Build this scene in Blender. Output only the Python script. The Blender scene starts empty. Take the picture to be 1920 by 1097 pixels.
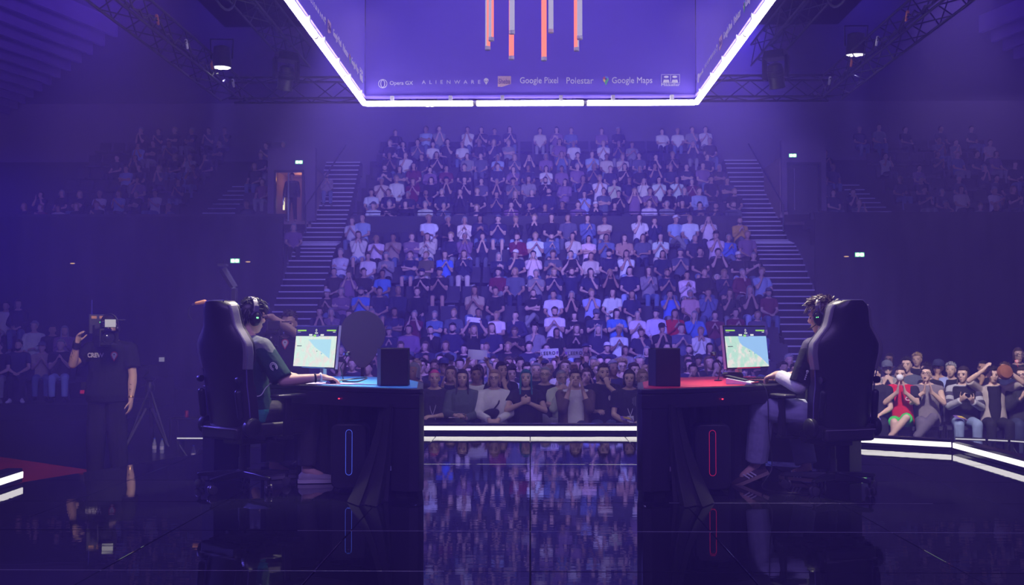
import bpy, math, random
from mathutils import Vector, Matrix, Euler
R = math.radians
RND = random.Random(11)
# light levels
WORLD_S = 0.13
WASH = 8800.0
FRONT = 9000.0
STAGE = 340.0
RIM = 2500.0
CREW = 1200.0
KEY = 1400.0
LANT = 55.0
TUBE_L = 17.0
HAZE = 0.0110
HAZE2 = 0.0255
BAFFLE = 12000.0
BEAM = 1400.0
scene = bpy.context.scene
col = scene.collection

# ------------------------------------------------------------------ camera
CAM_H = 1.11
F = 2000.0                      # focal length in pixels of the 1920 wide frame
CX, HY = 994.0, 622.0           # where the hall's depth axis vanishes
cam_d = bpy.data.cameras.new('camera')
cam_d.sensor_width = 36.0
cam_d.lens = F / 1920.0 * 36.0
cam_d.clip_start = 0.05
cam_d.clip_end = 300
cam = bpy.data.objects.new('camera', cam_d)
col.objects.link(cam)
yaw = math.atan((CX - 960.0) / F)
pitch = math.atan((HY - 548.5) / F)
cam.location = (0, 0, CAM_H)
cam.rotation_euler = (R(90) + pitch, 0, yaw)
scene.camera = cam
CAM_M = Matrix.Translation((0, 0, CAM_H)) @ Euler((R(90) + pitch, 0, yaw)).to_matrix().to_4x4()


def at(px, py, Y):
    """world point seen at pixel (px, py) at depth Y"""
    d = CAM_M.to_3x3() @ Vector(((px - 960.0) / F, -(py - 548.5) / F, -1.0))
    t = Y / d.y
    return Vector((0, 0, CAM_H)) + d * t


def on_z(px, py, Z):
    d = CAM_M.to_3x3() @ Vector(((px - 960.0) / F, -(py - 548.5) / F, -1.0))
    t = (Z - CAM_H) / d.z
    return Vector((0, 0, CAM_H)) + d * t


# ------------------------------------------------------------------ world, exposure, large lights
scene.view_settings.view_transform = 'Standard'
scene.view_settings.look = 'None'
scene.view_settings.gamma = 1.0
scene.view_settings.use_curve_mapping = False
scene.view_settings.exposure = 0.0
world = bpy.data.worlds.new('hall_ambience')
scene.world = world
world.use_nodes = True
wb = world.node_tree.nodes['Background']
wb.inputs[0].default_value = (0.26, 0.155, 1.0, 1)
wb.inputs[1].default_value = WORLD_S


def spot(name, loc, target, color, power, size_deg, blend=0.6, radius=0.15):
    d = bpy.data.lights.new(name, 'SPOT')
    d.energy = power
    d.color = color
    d.spot_size = R(size_deg)
    d.spot_blend = blend
    d.shadow_soft_size = radius
    o = bpy.data.objects.new(name, d)
    o.location = loc
    o.rotation_euler = (Vector(target) - Vector(loc)).to_track_quat('-Z', 'Y').to_euler()
    col.objects.link(o)
    return o


VIO = (0.155, 0.112, 1.0)
# audience wash from the rig over the stage: centre stand, upper stand, sides
spot('wash_lamp', (-2.6, 14.2, 5.6), (-1.5, 29, 1.5), VIO, WASH, 60, 0.8)
spot('wash_lamp', (3.0, 14.2, 5.6), (2.5, 29, 1.5), VIO, WASH, 60, 0.8)
spot('wash_lamp', (0.3, 14.0, 6.2), (0.5, 38, 7.8), (0.27, 0.20, 1.0), WASH * 1.3, 56, 0.9)
spot('wash_lamp', (0.2, 14.6, 5.2), (0.4, 42, 10.2), (0.36, 0.29, 1.0), WASH * 1.25, 44, 1.0)  # extra lamp added to brighten the rear wall and the haze before it
spot('wash_lamp', (-3.9, 14.0, 6.0), (-12, 36, 6.5), VIO, WASH * 0.25, 44, 0.9)
spot('wash_lamp', (4.3, 14.0, 6.0), (13, 36, 6.5), VIO, WASH * 0.28, 44, 0.9)
spot('wash_lamp', (0.2, 13.6, 5.8), (0.2, 15.5, -0.3), (0.62, 0.5, 1.0), FRONT, 75, 0.9)
spot('wash_lamp', (0.4, 13.8, 6.3), (0.4, 19.5, -0.2), VIO, WASH * 0.45, 75, 0.9)
spot('wash_lamp', (4.4, 11.0, 5.6), (6.6, 16.2, -0.3), (0.8, 0.66, 1.0), FRONT * 0.36, 50, 0.9)
spot('wash_lamp', (-4.4, 11.0, 5.6), (-10.5, 24.5, 0.0), VIO, WASH * 0.22, 30, 0.9)
# unseen soft violet fill added behind the camera, blue rim from the left wing
def area(name, loc, target, color, power, sx, sy):
    d = bpy.data.lights.new(name, 'AREA')
    d.shape = 'RECTANGLE'
    d.size, d.size_y = sx, sy
    d.energy = power
    d.color = color
    o = bpy.data.objects.new(name, d)
    o.location = loc
    o.rotation_euler = (Vector(target) - Vector(loc)).to_track_quat('-Z', 'Y').to_euler()
    col.objects.link(o)
    return o


area('stage_fill', (0, 1.5, 6.0), (0, 8.5, 0.4), (0.36, 0.21, 1.0), STAGE, 5, 1.2)  # added fill lifting the dark foreground, no such lamp in view
spot('rim_lamp', (-7.5, 10.5, 3.2), (-2.1, 7.6, 0.7), (0.12, 0.08, 1.0), RIM, 30, 0.6)
spot('crew_fill', (-2.0, 5.0, 4.6), (-4.5, 12.0, 0.5), (1.0, 0.72, 0.8), CREW, 24, 0.8)  # fill spot added to brighten the camera crew, stands for no fixture
scene.cycles.max_bounces = 6
scene.cycles.diffuse_bounces = 2
scene.cycles.glossy_bounces = 3
scene.cycles.transmission_bounces = 4
scene.cycles.adaptive_threshold = 0.04
spot('player_lamp', (-1.2, 8.9, 4.6), (-1.85, 7.7, 0.9), (1.0, 0.84, 0.9), KEY, 30, 0.8)
area('lantern_lamp', (0, 10.7, 6.1), (0, 10.7, 0), (0.62, 0.5, 1.0), LANT, 3.4, 3.6)
spot('player_lamp', (1.2, 8.9, 4.6), (1.9, 7.7, 0.9), (1.0, 0.84, 0.9), KEY, 30, 0.8)

# ------------------------------------------------------------------ materials
MATS = {}


def _new(name):
    m = bpy.data.materials.new(name)
    m.use_nodes = True
    nt = m.node_tree
    return m, nt, nt.nodes['Principled BSDF']


def mat(name, color=(0.1, 0.1, 0.1), rough=0.6, metal=0.0, spec=0.5, noise=0.0, nscale=20.0, bump=0.0, bscale=80.0):
    if name in MATS:
        return MATS[name]
    m, nt, b = _new(name)
    c = (*color, 1)
    b.inputs['Base Color'].default_value = c
    b.inputs['Roughness'].default_value = rough
    b.inputs['Metallic'].default_value = metal
    b.inputs['Specular IOR Level'].default_value = spec
    if noise or bump:
        tc = nt.nodes.new('ShaderNodeTexCoord')
    if noise:
        n = nt.nodes.new('ShaderNodeTexNoise')
        n.inputs['Scale'].default_value = nscale
        n.inputs['Detail'].default_value = 4
        nt.links.new(tc.outputs['Object'], n.inputs['Vector'])
        mx = nt.nodes.new('ShaderNodeMixRGB')
        mx.inputs[1].default_value = tuple(max(0, x * (1 - noise)) for x in color) + (1,)
        mx.inputs[2].default_value = tuple(min(1, x * (1 + noise)) for x in color) + (1,)
        nt.links.new(n.outputs['Fac'], mx.inputs[0])
        nt.links.new(mx.outputs[0], b.inputs['Base Color'])
    if bump:
        n2 = nt.nodes.new('ShaderNodeTexNoise')
        n2.inputs['Scale'].default_value = bscale
        n2.inputs['Detail'].default_value = 3
        nt.links.new(tc.outputs['Object'], n2.inputs['Vector'])
        bp = nt.nodes.new('ShaderNodeBump')
        bp.inputs['Strength'].default_value = bump
        bp.inputs['Distance'].default_value = 0.01
        nt.links.new(n2.outputs['Fac'], bp.inputs['Height'])
        nt.links.new(bp.outputs[0], b.inputs['Normal'])
    MATS[name] = m
    return m


def objcol(name, rough=0.8, spec=0.3, noise=0.15, nscale=25.0, bump=0.0):
    """colour is the object's own colour, with a little cloth mottling"""
    if name in MATS:
        return MATS[name]
    m, nt, b = _new(name)
    oi = nt.nodes.new('ShaderNodeObjectInfo')
    tc = nt.nodes.new('ShaderNodeTexCoord')
    n = nt.nodes.new('ShaderNodeTexNoise')
    n.inputs['Scale'].default_value = nscale
    mr = nt.nodes.new('ShaderNodeMapRange')
    mr.inputs['To Min'].default_value = 1 - noise
    mr.inputs['To Max'].default_value = 1 + noise
    mx = nt.nodes.new('ShaderNodeVectorMath')
    mx.operation = 'SCALE'
    nt.links.new(tc.outputs['Object'], n.inputs['Vector'])
    nt.links.new(n.outputs['Fac'], mr.inputs['Value'])
    nt.links.new(oi.outputs['Color'], mx.inputs[0])
    nt.links.new(mr.outputs[0], mx.inputs['Scale'])
    nt.links.new(mx.outputs[0], b.inputs['Base Color'])
    b.inputs['Roughness'].default_value = rough
    b.inputs['Specular IOR Level'].default_value = spec
    if bump:
        bp = nt.nodes.new('ShaderNodeBump')
        bp.inputs['Strength'].default_value = bump
        bp.inputs['Distance'].default_value = 0.02
        nt.links.new(n.outputs['Fac'], bp.inputs['Height'])
        nt.links.new(bp.outputs[0], b.inputs['Normal'])
    MATS[name] = m
    return m


BIG_LIGHTS = ('tube_white', 'led_white', 'tube_orange', 'sea_left', 'sea_right')


def emit(name, color, strength):
    if name in MATS:
        return MATS[name]
    m = bpy.data.materials.new(name)
    m.use_nodes = True
    nt = m.node_tree
    nt.nodes.clear()
    e = nt.nodes.new('ShaderNodeEmission')
    e.inputs[0].default_value = (*color, 1)
    e.inputs[1].default_value = strength
    o = nt.nodes.new('ShaderNodeOutputMaterial')
    nt.links.new(e.outputs[0], o.inputs['Surface'])
    if name not in BIG_LIGHTS:
        m.cycles.emission_sampling = 'NONE'
    MATS[name] = m
    return m


SKIN = objcol('skin', 0.55, 0.35, 0.06, 12)
CLOTH = objcol('cloth', 0.9, 0.2, 0.18, 14, 0.4)
HAIR = objcol('hair', 0.5, 0.4, 0.35, 60)
BLACK = mat('black_plastic', (0.012, 0.012, 0.014), 0.42)
MATTE = mat('matte_black', (0.010, 0.010, 0.012), 0.85, noise=0.2)
LEATHER = mat('black_leather', (0.024, 0.022, 0.027), 0.36, bump=0.12, bscale=220)
BOLSTER = mat('grey_leather', (0.22, 0.21, 0.24), 0.40, bump=0.1, bscale=220)
METAL = mat('dark_metal', (0.06, 0.06, 0.07), 0.35, metal=0.9)
STEEL = mat('bright_metal', (0.55, 0.55, 0.6), 0.25, metal=1.0)
WHITEP = mat('white_plastic', (0.75, 0.75, 0.78), 0.4)


# ------------------------------------------------------------------ mesh builder
class MB:
    def __init__(self, M=None):
        self.v, self.f = [], []
        self.M = M

    def add(self, vs, fs):
        o = len(self.v)
        flip = False
        if self.M is not None:
            vs = [self.M @ Vector(p) for p in vs]
            flip = self.M.determinant() < 0
        self.v += [tuple(p) for p in vs]
        for f in fs:
            f = tuple(i + o for i in f)
            self.f.append(f[::-1] if flip else f)
        return self

    def box(self, c, s, rot=None, top=None):
        hx, hy, hz = s[0] / 2, s[1] / 2, s[2] / 2
        t = top or (1, 1)
        p = [(-hx, -hy, -hz), (hx, -hy, -hz), (hx, hy, -hz), (-hx, hy, -hz),
             (-hx * t[0], -hy * t[1], hz), (hx * t[0], -hy * t[1], hz), (hx * t[0], hy * t[1], hz), (-hx * t[0], hy * t[1], hz)]
        Rm = Euler(rot).to_matrix() if rot is not None and not isinstance(rot, Matrix) else (rot or Matrix.Identity(3))
        p = [Rm @ Vector(q) + Vector(c) for q in p]
        return self.add(p, [(0, 3, 2, 1), (4, 5, 6, 7), (0, 1, 5, 4), (1, 2, 6, 5), (2, 3, 7, 6), (3, 0, 4, 7)])

    @staticmethod
    def frame(d):
        d = Vector(d).normalized()
        a = Vector((0, 0, 1)) if abs(d.z) < 0.9 else Vector((1, 0, 0))
        u = d.cross(a).normalized()
        return u, d.cross(u).normalized(), d

    def rings(self, rings, cap0=True, cap1=True):
        n = len(rings[0])
        vs = [p for r in rings for p in r]
        fs = []
        for i in range(len(rings) - 1):
            for j in range(n):
                k = (j + 1) % n
                fs.append((i * n + j, i * n + k, (i + 1) * n + k, (i + 1) * n + j))
        if cap0:
            fs.append(tuple(range(n))[::-1])
        if cap1:
            fs.append(tuple((len(rings) - 1) * n + j for j in range(n)))
        return self.add(vs, fs)

    def ring(self, c, u, v, ru, rv, n):
        return [Vector(c) + u * (ru * math.cos(2 * math.pi * j / n)) + v * (rv * math.sin(2 * math.pi * j / n)) for j in range(n)]

    def cone(self, p0, p1, r0, r1, n=10):
        p0, p1 = Vector(p0), Vector(p1)
        u, v, d = self.frame(p1 - p0)
        return self.rings([self.ring(p0, u, v, r0, r0, n), self.ring(p1, u, v, r1, r1, n)])

    def cap(self, p0, p1, r0, r1, n=10, m=3):
        p0, p1 = Vector(p0), Vector(p1)
        u, v, d = self.frame(p1 - p0)
        rr = []
        for i in range(m):
            a = math.pi / 2 * (1 - (i + 0.15) / m)
            rr.append(self.ring(p0 - d * r0 * math.sin(a), u, v, r0 * math.cos(a), r0 * math.cos(a), n))
        rr.append(self.ring(p0, u, v, r0, r0, n))
        rr.append(self.ring(p1, u, v, r1, r1, n))
        for i in range(m - 1, -1, -1):
            a = math.pi / 2 * (1 - (i + 0.15) / m)
            rr.append(self.ring(p1 + d * r1 * math.sin(a), u, v, r1 * math.cos(a), r1 * math.cos(a), n))
        return self.rings(rr)

    def ell(self, c, r, Rm=None, n=12, m=8):
        c = Vector(c)
        Rm = Rm or Matrix.Identity(3)
        vs = [c + Rm @ Vector((0, 0, -r[2]))]
        for i in range(1, m):
            a = -math.pi / 2 + math.pi * i / m
            for j in range(n):
                b = 2 * math.pi * j / n
                vs.append(c + Rm @ Vector((r[0] * math.cos(a) * math.cos(b), r[1] * math.cos(a) * math.sin(b), r[2] * math.sin(a))))
        vs.append(c + Rm @ Vector((0, 0, r[2])))
        fs = []
        for j in range(n):
            k = (j + 1) % n
            fs.append((0, 1 + k, 1 + j))
            for i in range(m - 2):
                fs.append((1 + i * n + j, 1 + i * n + k, 1 + (i + 1) * n + k, 1 + (i + 1) * n + j))
            fs.append((1 + (m - 2) * n + j, 1 + (m - 2) * n + k, len(vs) - 1))
        return self.add(vs, fs)

    def tube(self, pts, r, n=6):
        pts = [Vector(p) for p in pts]
        rad = r if isinstance(r, (list, tuple)) else [r] * len(pts)
        u = None
        rr = []
        for i, p in enumerate(pts):
            d = (pts[min(i + 1, len(pts) - 1)] - pts[max(i - 1, 0)])
            if d.length < 1e-9:
                d = Vector((0, 0, 1))
            d.normalize()
            if u is None:
                u, v, _ = self.frame(d)
            else:
                u = (u - d * u.dot(d))
                u = u.normalized() if u.length > 1e-6 else self.frame(d)[0]
            v = d.cross(u)
            rr.append(self.ring(p, u, v, rad[i], rad[i], n))
        return self.rings(rr)

    def prism(self, poly, z0, z1, top=None):
        """vertical prism from a plan polygon (counter-clockwise)"""
        n = len(poly)
        t = top or poly
        return self.rings([[Vector((x, y, z0)) for x, y in poly], [Vector((x, y, z1)) for x, y in t]])

    def plate(self, poly, p, u, v, w):
        """polygon poly (a, b) laid at p along u and v, extruded along w"""
        p, u, v, w = Vector(p), Vector(u), Vector(v), Vector(w)
        a = [p + u * x + v * y for x, y in poly]
        return self.rings([a, [q + w for q in a]])

    def lathe(self, prof, c=(0, 0, 0), n=16, axis='Z'):
        c = Vector(c)
        rr = []
        for r, h in prof:
            ring = []
            for j in range(n):
                a = 2 * math.pi * j / n
                x, y = r * math.cos(a), r * math.sin(a)
                ring.append(c + (Vector((x, y, h)) if axis == 'Z' else Vector((x, h, -y)) if axis == 'Y' else Vector((h, x, y))))
            rr.append(ring)
        return self.rings(rr)

    def grid(self, fn, nu, nv, thick=None):
        """surface fn(u, v) in 0..1; thick(u,v) gives the offset vector to a back side"""
        P = [[Vector(fn(i / nu, j / nv)) for i in range(nu + 1)] for j in range(nv + 1)]
        W = nu + 1
        vs = [p for r in P for p in r]
        fs = [(j * W + i, j * W + i + 1, (j + 1) * W + i + 1, (j + 1) * W + i) for j in range(nv) for i in range(nu)]
        if thick is not None:
            N = len(vs)
            vs = vs + [P[j][i] + Vector(thick(i / nu, j / nv)) for j in range(nv + 1) for i in range(nu + 1)]
            fs += [tuple(N + k for k in f[::-1]) for f in fs]
            edge = [(0, i) for i in range(nu + 1)] + [(j, nu) for j in range(1, nv + 1)] + [(nv, i) for i in range(nu - 1, -1, -1)] + [(j, 0) for j in range(nv - 1, 0, -1)]
            for a, b in zip(edge, edge[1:] + edge[:1]):
                i0, i1 = a[0] * W + a[1], b[0] * W + b[1]
                fs.append((i1, i0, N + i0, N + i1))
        return self.add(vs, fs)

    def mesh(self, name, smooth=True):
        me = bpy.data.meshes.new(name)
        me.from_pydata(self.v, [], self.f)
        me.update()
        if smooth:
            me.shade_smooth()
            me.set_sharp_from_angle(angle=R(38))
        return me

    def build(self, name, material, parent=None, smooth=True, bevel=0, loc=None, color=None):
        me = self.mesh(name, smooth)
        return obj(name, me, material, parent, bevel, loc, color)


def obj(name, me, material=None, parent=None, bevel=0, loc=None, color=None):
    o = bpy.data.objects.new(name, me)
    if material is not None and not me.materials:
        me.materials.append(material)
    col.objects.link(o)
    if parent is not None:
        o.parent = parent
    if loc is not None:
        o.location = loc
    if bevel:
        b = o.modifiers.new('bevel', 'BEVEL')
        b.width = bevel
        b.segments = 2
        b.limit_method = 'ANGLE'
        b.angle_limit = R(40)
        b.harden_normals = False
    if color is not None:
        o.color = (*color, 1)
    return o


def empty(name, loc=(0, 0, 0), rz=0.0):
    o = bpy.data.objects.new(name, None)
    o.empty_display_size = 0.1
    o.location = loc
    o.rotation_euler = (0, 0, rz)
    col.objects.link(o)
    return o


def tag(o, label=None, cat=None, group=None, kind=None):
    if label:
        o['label'] = label
    if cat:
        o['category'] = cat
    if group:
        o['group'] = group
    if kind:
        o['kind'] = kind
    return o


def struct(o, label=None):
    o['kind'] = 'structure'
    if label:
        o['label'] = label
    return o


def copy_tree(o, parent=None):
    c = o.copy()
    col.objects.link(c)
    c.parent = parent
    for ch in o.children:
        copy_tree(ch, c)
    return c


def remesh(mb, name, voxel, smooth_it=3, ratio=None, material=None):
    """melt the shapes in mb into one continuous skin"""
    me = mb.mesh(name + '_raw', False)
    o = bpy.data.objects.new(name + '_raw', me)
    col.objects.link(o)
    r = o.modifiers.new('r', 'REMESH')
    r.mode = 'VOXEL'
    r.voxel_size = voxel
    if smooth_it:
        s = o.modifiers.new('s', 'SMOOTH')
        s.iterations = smooth_it
        s.factor = 0.5
    if ratio:
        d = o.modifiers.new('d', 'DECIMATE')
        d.ratio = ratio
    bpy.context.view_layer.update()
    dg = bpy.context.evaluated_depsgraph_get()
    out = bpy.data.meshes.new_from_object(o.evaluated_get(dg))
    out.name = name
    out.shade_smooth()
    bpy.data.objects.remove(o)
    bpy.data.meshes.remove(me)
    out.materials.clear()
    if material is not None:
        out.materials.append(material)
    return out


def text_mesh(body, size, extrude=0.002, align='LEFT', spacing=1.0, shear=0.0, bold=0.0):
    c = bpy.data.curves.new('lettering', 'FONT')
    c.body = body
    c.size = size
    c.extrude = extrude
    c.align_x = align
    c.align_y = 'CENTER'
    c.space_character = spacing
    c.shear = shear
    c.offset = bold
    c.resolution_u = 3
    o = bpy.data.objects.new('lettering', c)
    col.objects.link(o)
    bpy.context.view_layer.update()
    dg = bpy.context.evaluated_depsgraph_get()
    me = bpy.data.meshes.new_from_object(o.evaluated_get(dg))
    bpy.data.objects.remove(o)
    bpy.data.curves.remove(c)
    return me

# ------------------------------------------------------------------ people: figures face -Y, origin on the floor under the hips
V = Vector


def ik(S, W, hint, l1, l2):
    S, W, hint = V(S), V(W), V(hint)
    d = W - S
    L = max(min(d.length, (l1 + l2) * 0.995), abs(l1 - l2) + 0.02)
    u = d.normalized()
    W = S + u * L
    a = (l1 * l1 - l2 * l2 + L * L) / (2 * L)
    h = math.sqrt(max(l1 * l1 - a * a, 0))
    w = hint - S
    w = (w - u * w.dot(u))
    w = w.normalized() if w.length > 1e-5 else V((0, 0, -1))
    return S + u * a + w * h, W


def skel(sh=0.185, lean=0.0, side=0.0, wr=((-0.1, -0.3, 0.62), (0.1, -0.3, 0.62)), hint=((-0.4, 0.1, 0.6), (0.4, 0.1, 0.6)),
         hd=((0.3, -0.9, -0.1), (-0.3, -0.9, -0.1)), hn=((0, 0, -1), (0, 0, -1)), curl=0.35, yaw=0.0, pit=0.0, roll=0.0,
         kn=None, an=None, toe=None, stand=False, up=0.0, l1=0.285, l2=0.255, fem=False, shz=0.0):
    """joint positions of a figure; index 0 is its own right side (-X)"""
    J = {}
    base = 0.93 if stand else 0.53
    J['pel'] = V((0, 0, base))
    J['chest'] = V((side * 0.6, 0.03 - lean * 0.7, base + 0.36))
    J['neck'] = V((side, 0.03 - lean, base + 0.545))
    J['head'] = J['neck'] + V((0, -0.025 - 0.3 * lean, 0.144))
    J['R'] = Euler((pit, roll, yaw)).to_matrix()
    J['sh'] = [V((side + s * sh, 0.035 - lean * 0.95, base + 0.468 + shz)) for s in (-1, 1)]
    J['el'], J['wr'] = [], []
    for i in (0, 1):
        e, w = ik(J['sh'][i], wr[i], hint[i], l1, l2)
        J['el'].append(e)
        J['wr'].append(w)
    J['hd'] = [V(h).normalized() for h in hd]
    J['hn'] = [V(h).normalized() for h in hn]
    J['curl'] = curl if isinstance(curl, (tuple, list)) else (curl, curl)
    J['hip'] = [V((s * 0.085, 0, base - 0.01)) for s in (-1, 1)]
    if stand:
        J['kn'] = kn or [V((s * 0.11, -0.02, 0.50)) for s in (-1, 1)]
        J['an'] = an or [V((s * 0.13, 0.02, 0.09)) for s in (-1, 1)]
    else:
        J['kn'] = kn or [V((s * 0.125, -0.43, 0.52)) for s in (-1, 1)]
        J['an'] = an or [V((s * 0.12, -0.40, 0.09)) for s in (-1, 1)]
    J['kn'] = [V(k) for k in J['kn']]
    J['an'] = [V(k) for k in J['an']]
    J['toe'] = [V(t).normalized() for t in (toe or ((-0.2, -1, 0), (0.2, -1, 0)))]
    J['fem'] = fem
    J['k'] = sh / 0.185
    return J


def spine(J, t):
    """t 0 at pelvis, 1 at the base of the neck"""
    a, b, c = J['pel'], J['chest'], J['neck']
    if t < 0.66:
        return a.lerp(b, t / 0.66)
    return b.lerp(c, (t - 0.66) / 0.34)


TORSO = [(-0.14, 0.145, 0.105), (0.0, 0.165, 0.125), (0.2, 0.148, 0.112), (0.42, 0.143, 0.108), (0.62, 0.162, 0.118), (0.82, 0.168, 0.112), (0.93, 0.135, 0.085), (1.02, 0.065, 0.062)]


def torso(mb, J, grow, t0=-0.14, t1=1.02, loose=0.0, n=18):
    rr = []
    ts = sorted(set([t0, t1] + [t for t, _, _ in TORSO if t0 < t < t1]))
    for t in ts:
        for (ta, xa, ya), (tb, xb, yb) in zip(TORSO, TORSO[1:]):
            if ta <= max(t, -0.14) <= tb:
                f = (max(t, -0.14) - ta) / (tb - ta)
                rx, ry = xa + (xb - xa) * f, ya + (yb - ya) * f
                break
        k = J['k']
        if J['fem'] and 0.5 < t < 0.8:
            ry += 0.018
        lo = loose * max(0, 1 - abs(t - 0.15) / 0.6)
        rr.append(mb.ring(spine(J, t), V((1, 0, 0)), V((0, 1, 0)), rx * k + grow + lo, ry + grow + lo, n))
    mb.rings(rr)


def head(mb, J, fine=False):
    H = Matrix.Translation(J['head']) @ J['R'].to_4x4()
    h = MB(H)
    n, m = (20, 14) if fine else (14, 10)
    h.ell((0, 0.012, 0.032), (0.073, 0.094, 0.086), None, n, m)
    h.ell((0, -0.018, -0.028), (0.060, 0.071, 0.086), None, n, m)
    h.ell((0, -0.042, -0.086), (0.037, 0.041, 0.033), None, n, m)
    h.cap((-0.045, -0.070, 0.024), (0.045, -0.070, 0.024), 0.014, 0.014)
    h.cone((0, -0.080, 0.018), (0, -0.107, -0.026), 0.009, 0.013, 8)
    h.ell((0, -0.094, -0.030), (0.017, 0.016, 0.010))
    h.ell((0, -0.082, -0.060), (0.024, 0.013, 0.007))
    h.ell((0, -0.080, -0.071), (0.020, 0.013, 0.008))
    for s in (-1, 1):
        h.ell((s * 0.040, -0.058, -0.022), (0.022, 0.022, 0.024))
        h.ell((s * 0.073, 0.012, -0.008), (0.011, 0.021, 0.031), Euler((0.2, 0, s * -0.3)).to_matrix())
    mb.add(h.v, h.f)
    top = H @ V((0, 0.022, -0.065))
    mb.cap(J['neck'] - V((0, 0, 0.03)), top, 0.058 if not J['fem'] else 0.05, 0.052 if not J['fem'] else 0.046)


def hand(mb, W, d, n, side, curl, sc=1.0, fr=0.0088):
    """palm, four unequal fingers with knuckle bends, thumb from the side of the palm"""
    W, d, n = V(W), V(d).normalized(), V(n)
    n = (n - d * n.dot(d)).normalized()
    a = n.cross(d).normalized() * side        # towards the thumb
    Rm = Matrix((a, d, n)).transposed()
    mb.ell(W + d * 0.048 * sc, (0.041 * sc, 0.056 * sc, 0.0165 * sc), Rm, 12, 8)
    mb.cap(W - d * 0.02 * sc, W + d * 0.03 * sc, 0.026 * sc, 0.024 * sc)
    for k, (off, L) in enumerate(((0.030, 0.070), (0.010, 0.079), (-0.010, 0.073), (-0.029, 0.056))):
        p = W + d * (0.088 - 0.006 * abs(k - 1.2)) * sc + a * off * sc
        dd = (d + a * (off * 2.0)).normalized()
        ang = curl * (0.8 + 0.12 * k)
        for seg, f in enumerate((0.45, 0.32, 0.23)):
            ang_s = ang * (1, 1.3, 0.8)[seg]
            dd = (dd * math.cos(ang_s) + n * math.sin(ang_s)).normalized()
            q = p + dd * L * f * sc
            mb.cap(p, q, fr * sc * (1.05, 0.98, 0.9)[seg], fr * sc * (0.98, 0.9, 0.78)[seg], 8, 2)
            p = q
            n = (n - dd * n.dot(dd)).normalized()
        n = V(Rm.col[2])
    p = W + d * 0.026 * sc + a * 0.030 * sc
    t = (d * 0.62 + a * 0.72 + n * (0.15 + 0.4 * curl)).normalized()
    for seg, L in enumerate((0.038, 0.030, 0.024)):
        q = p + t * L * sc
        mb.cap(p, q, fr * sc * (1.45, 1.2, 1.05)[seg], fr * sc * (1.2, 1.05, 0.85)[seg], 8, 2)
        p = q
        t = (t + d * 0.25 * (1 + curl) + n * 0.35 * curl).normalized()


def body(J, name, voxel, ratio=None, fine=False, legs=True, fr=0.0088, fat=1.0):
    mb = MB()
    torso(mb, J, -0.006)
    head(mb, J, fine)
    for i in (0, 1):
        s = -1 if i == 0 else 1
        mb.ell(J['sh'][i], (0.056, 0.056, 0.056))
        mb.cap(J['neck'] + V((s * 0.02, 0.005, 0.0)), J['sh'][i] + V((-s * 0.02, 0, 0.005)), 0.046, 0.046)
        mb.cap(J['sh'][i], J['el'][i], 0.049 * fat, 0.038 * fat)
        mid = J['el'][i].lerp(J['wr'][i], 0.3)
        mb.cap(J['el'][i], mid, 0.039 * fat, 0.041 * fat)
        mb.cap(mid, J['wr'][i], 0.041 * fat, 0.027)
        hand(mb, J['wr'][i], J['hd'][i], J['hn'][i], s, J['curl'][i], 1.0, fr)
        if legs:
            mb.cap(J['hip'][i], J['kn'][i], 0.078, 0.055)
            mid = J['kn'][i].lerp(J['an'][i], 0.32)
            mb.cap(J['kn'][i], mid, 0.053, 0.055)
            mb.cap(mid, J['an'][i], 0.055, 0.036)
            mb.cap(J['an'][i], J['an'][i] + J['toe'][i] * 0.1 - V((0, 0, 0.04)), 0.036, 0.03)
    return remesh(mb, name, voxel, 3, ratio, SKIN)


def shirt(J, name, voxel, sleeve=0.62, ratio=None, grow=0.016, loose=0.02, hem=-0.1, top=0.985, rs=(0.068, 0.066, 0.050)):
    """sleeve 0..1 covers part of the upper arm, 1..2 reaches down the forearm"""
    mb = MB()
    torso(mb, J, grow, hem, top, loose)
    for i in (0, 1):
        S, E, W = J['sh'][i], J['el'][i], J['wr'][i]
        mb.ell(S, (rs[0], rs[0], rs[0] * 0.98))
        c = J['chest'].lerp(J['neck'], 0.55)
        mb.cap(S.lerp(c, 0.6), S, rs[0] * 0.95, rs[0])
        mb.cap(J['neck'] + V(((-1, 1)[i] * 0.045, 0.004, -0.026)), S, 0.05, rs[0] * 0.96)
        if sleeve <= 0:
            continue
        if sleeve <= 1:
            mb.cone(S, S.lerp(E, sleeve), rs[0], rs[1] * 1.03, 14)
        else:
            mb.cap(S, E, rs[0], rs[1] * 0.92, 12)
            mb.cone(E, E.lerp(W, sleeve - 1), rs[1] * 0.92, rs[2], 14)
    return remesh(mb, name, voxel, 2, ratio, CLOTH)


def trousers(J, name, voxel, length=1.93, ratio=None, grow=0.014, rs=(0.098, 0.076, 0.062)):
    mb = MB()
    torso(mb, J, grow, -0.15, 0.12)
    for i in (0, 1):
        H, K, A = J['hip'][i], J['kn'][i], J['an'][i]
        mb.ell(H, (0.098, 0.1, 0.092))
        if length <= 1:
            mb.cone(H, H.lerp(K, length), rs[0], rs[1] * 1.12, 16)
        else:
            mb.cap(H, K, rs[0], rs[1], 14)
            mb.cone(K, K.lerp(A, length - 1), rs[1], rs[2], 14)
    return remesh(mb, name, voxel, 2, ratio, CLOTH)


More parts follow.
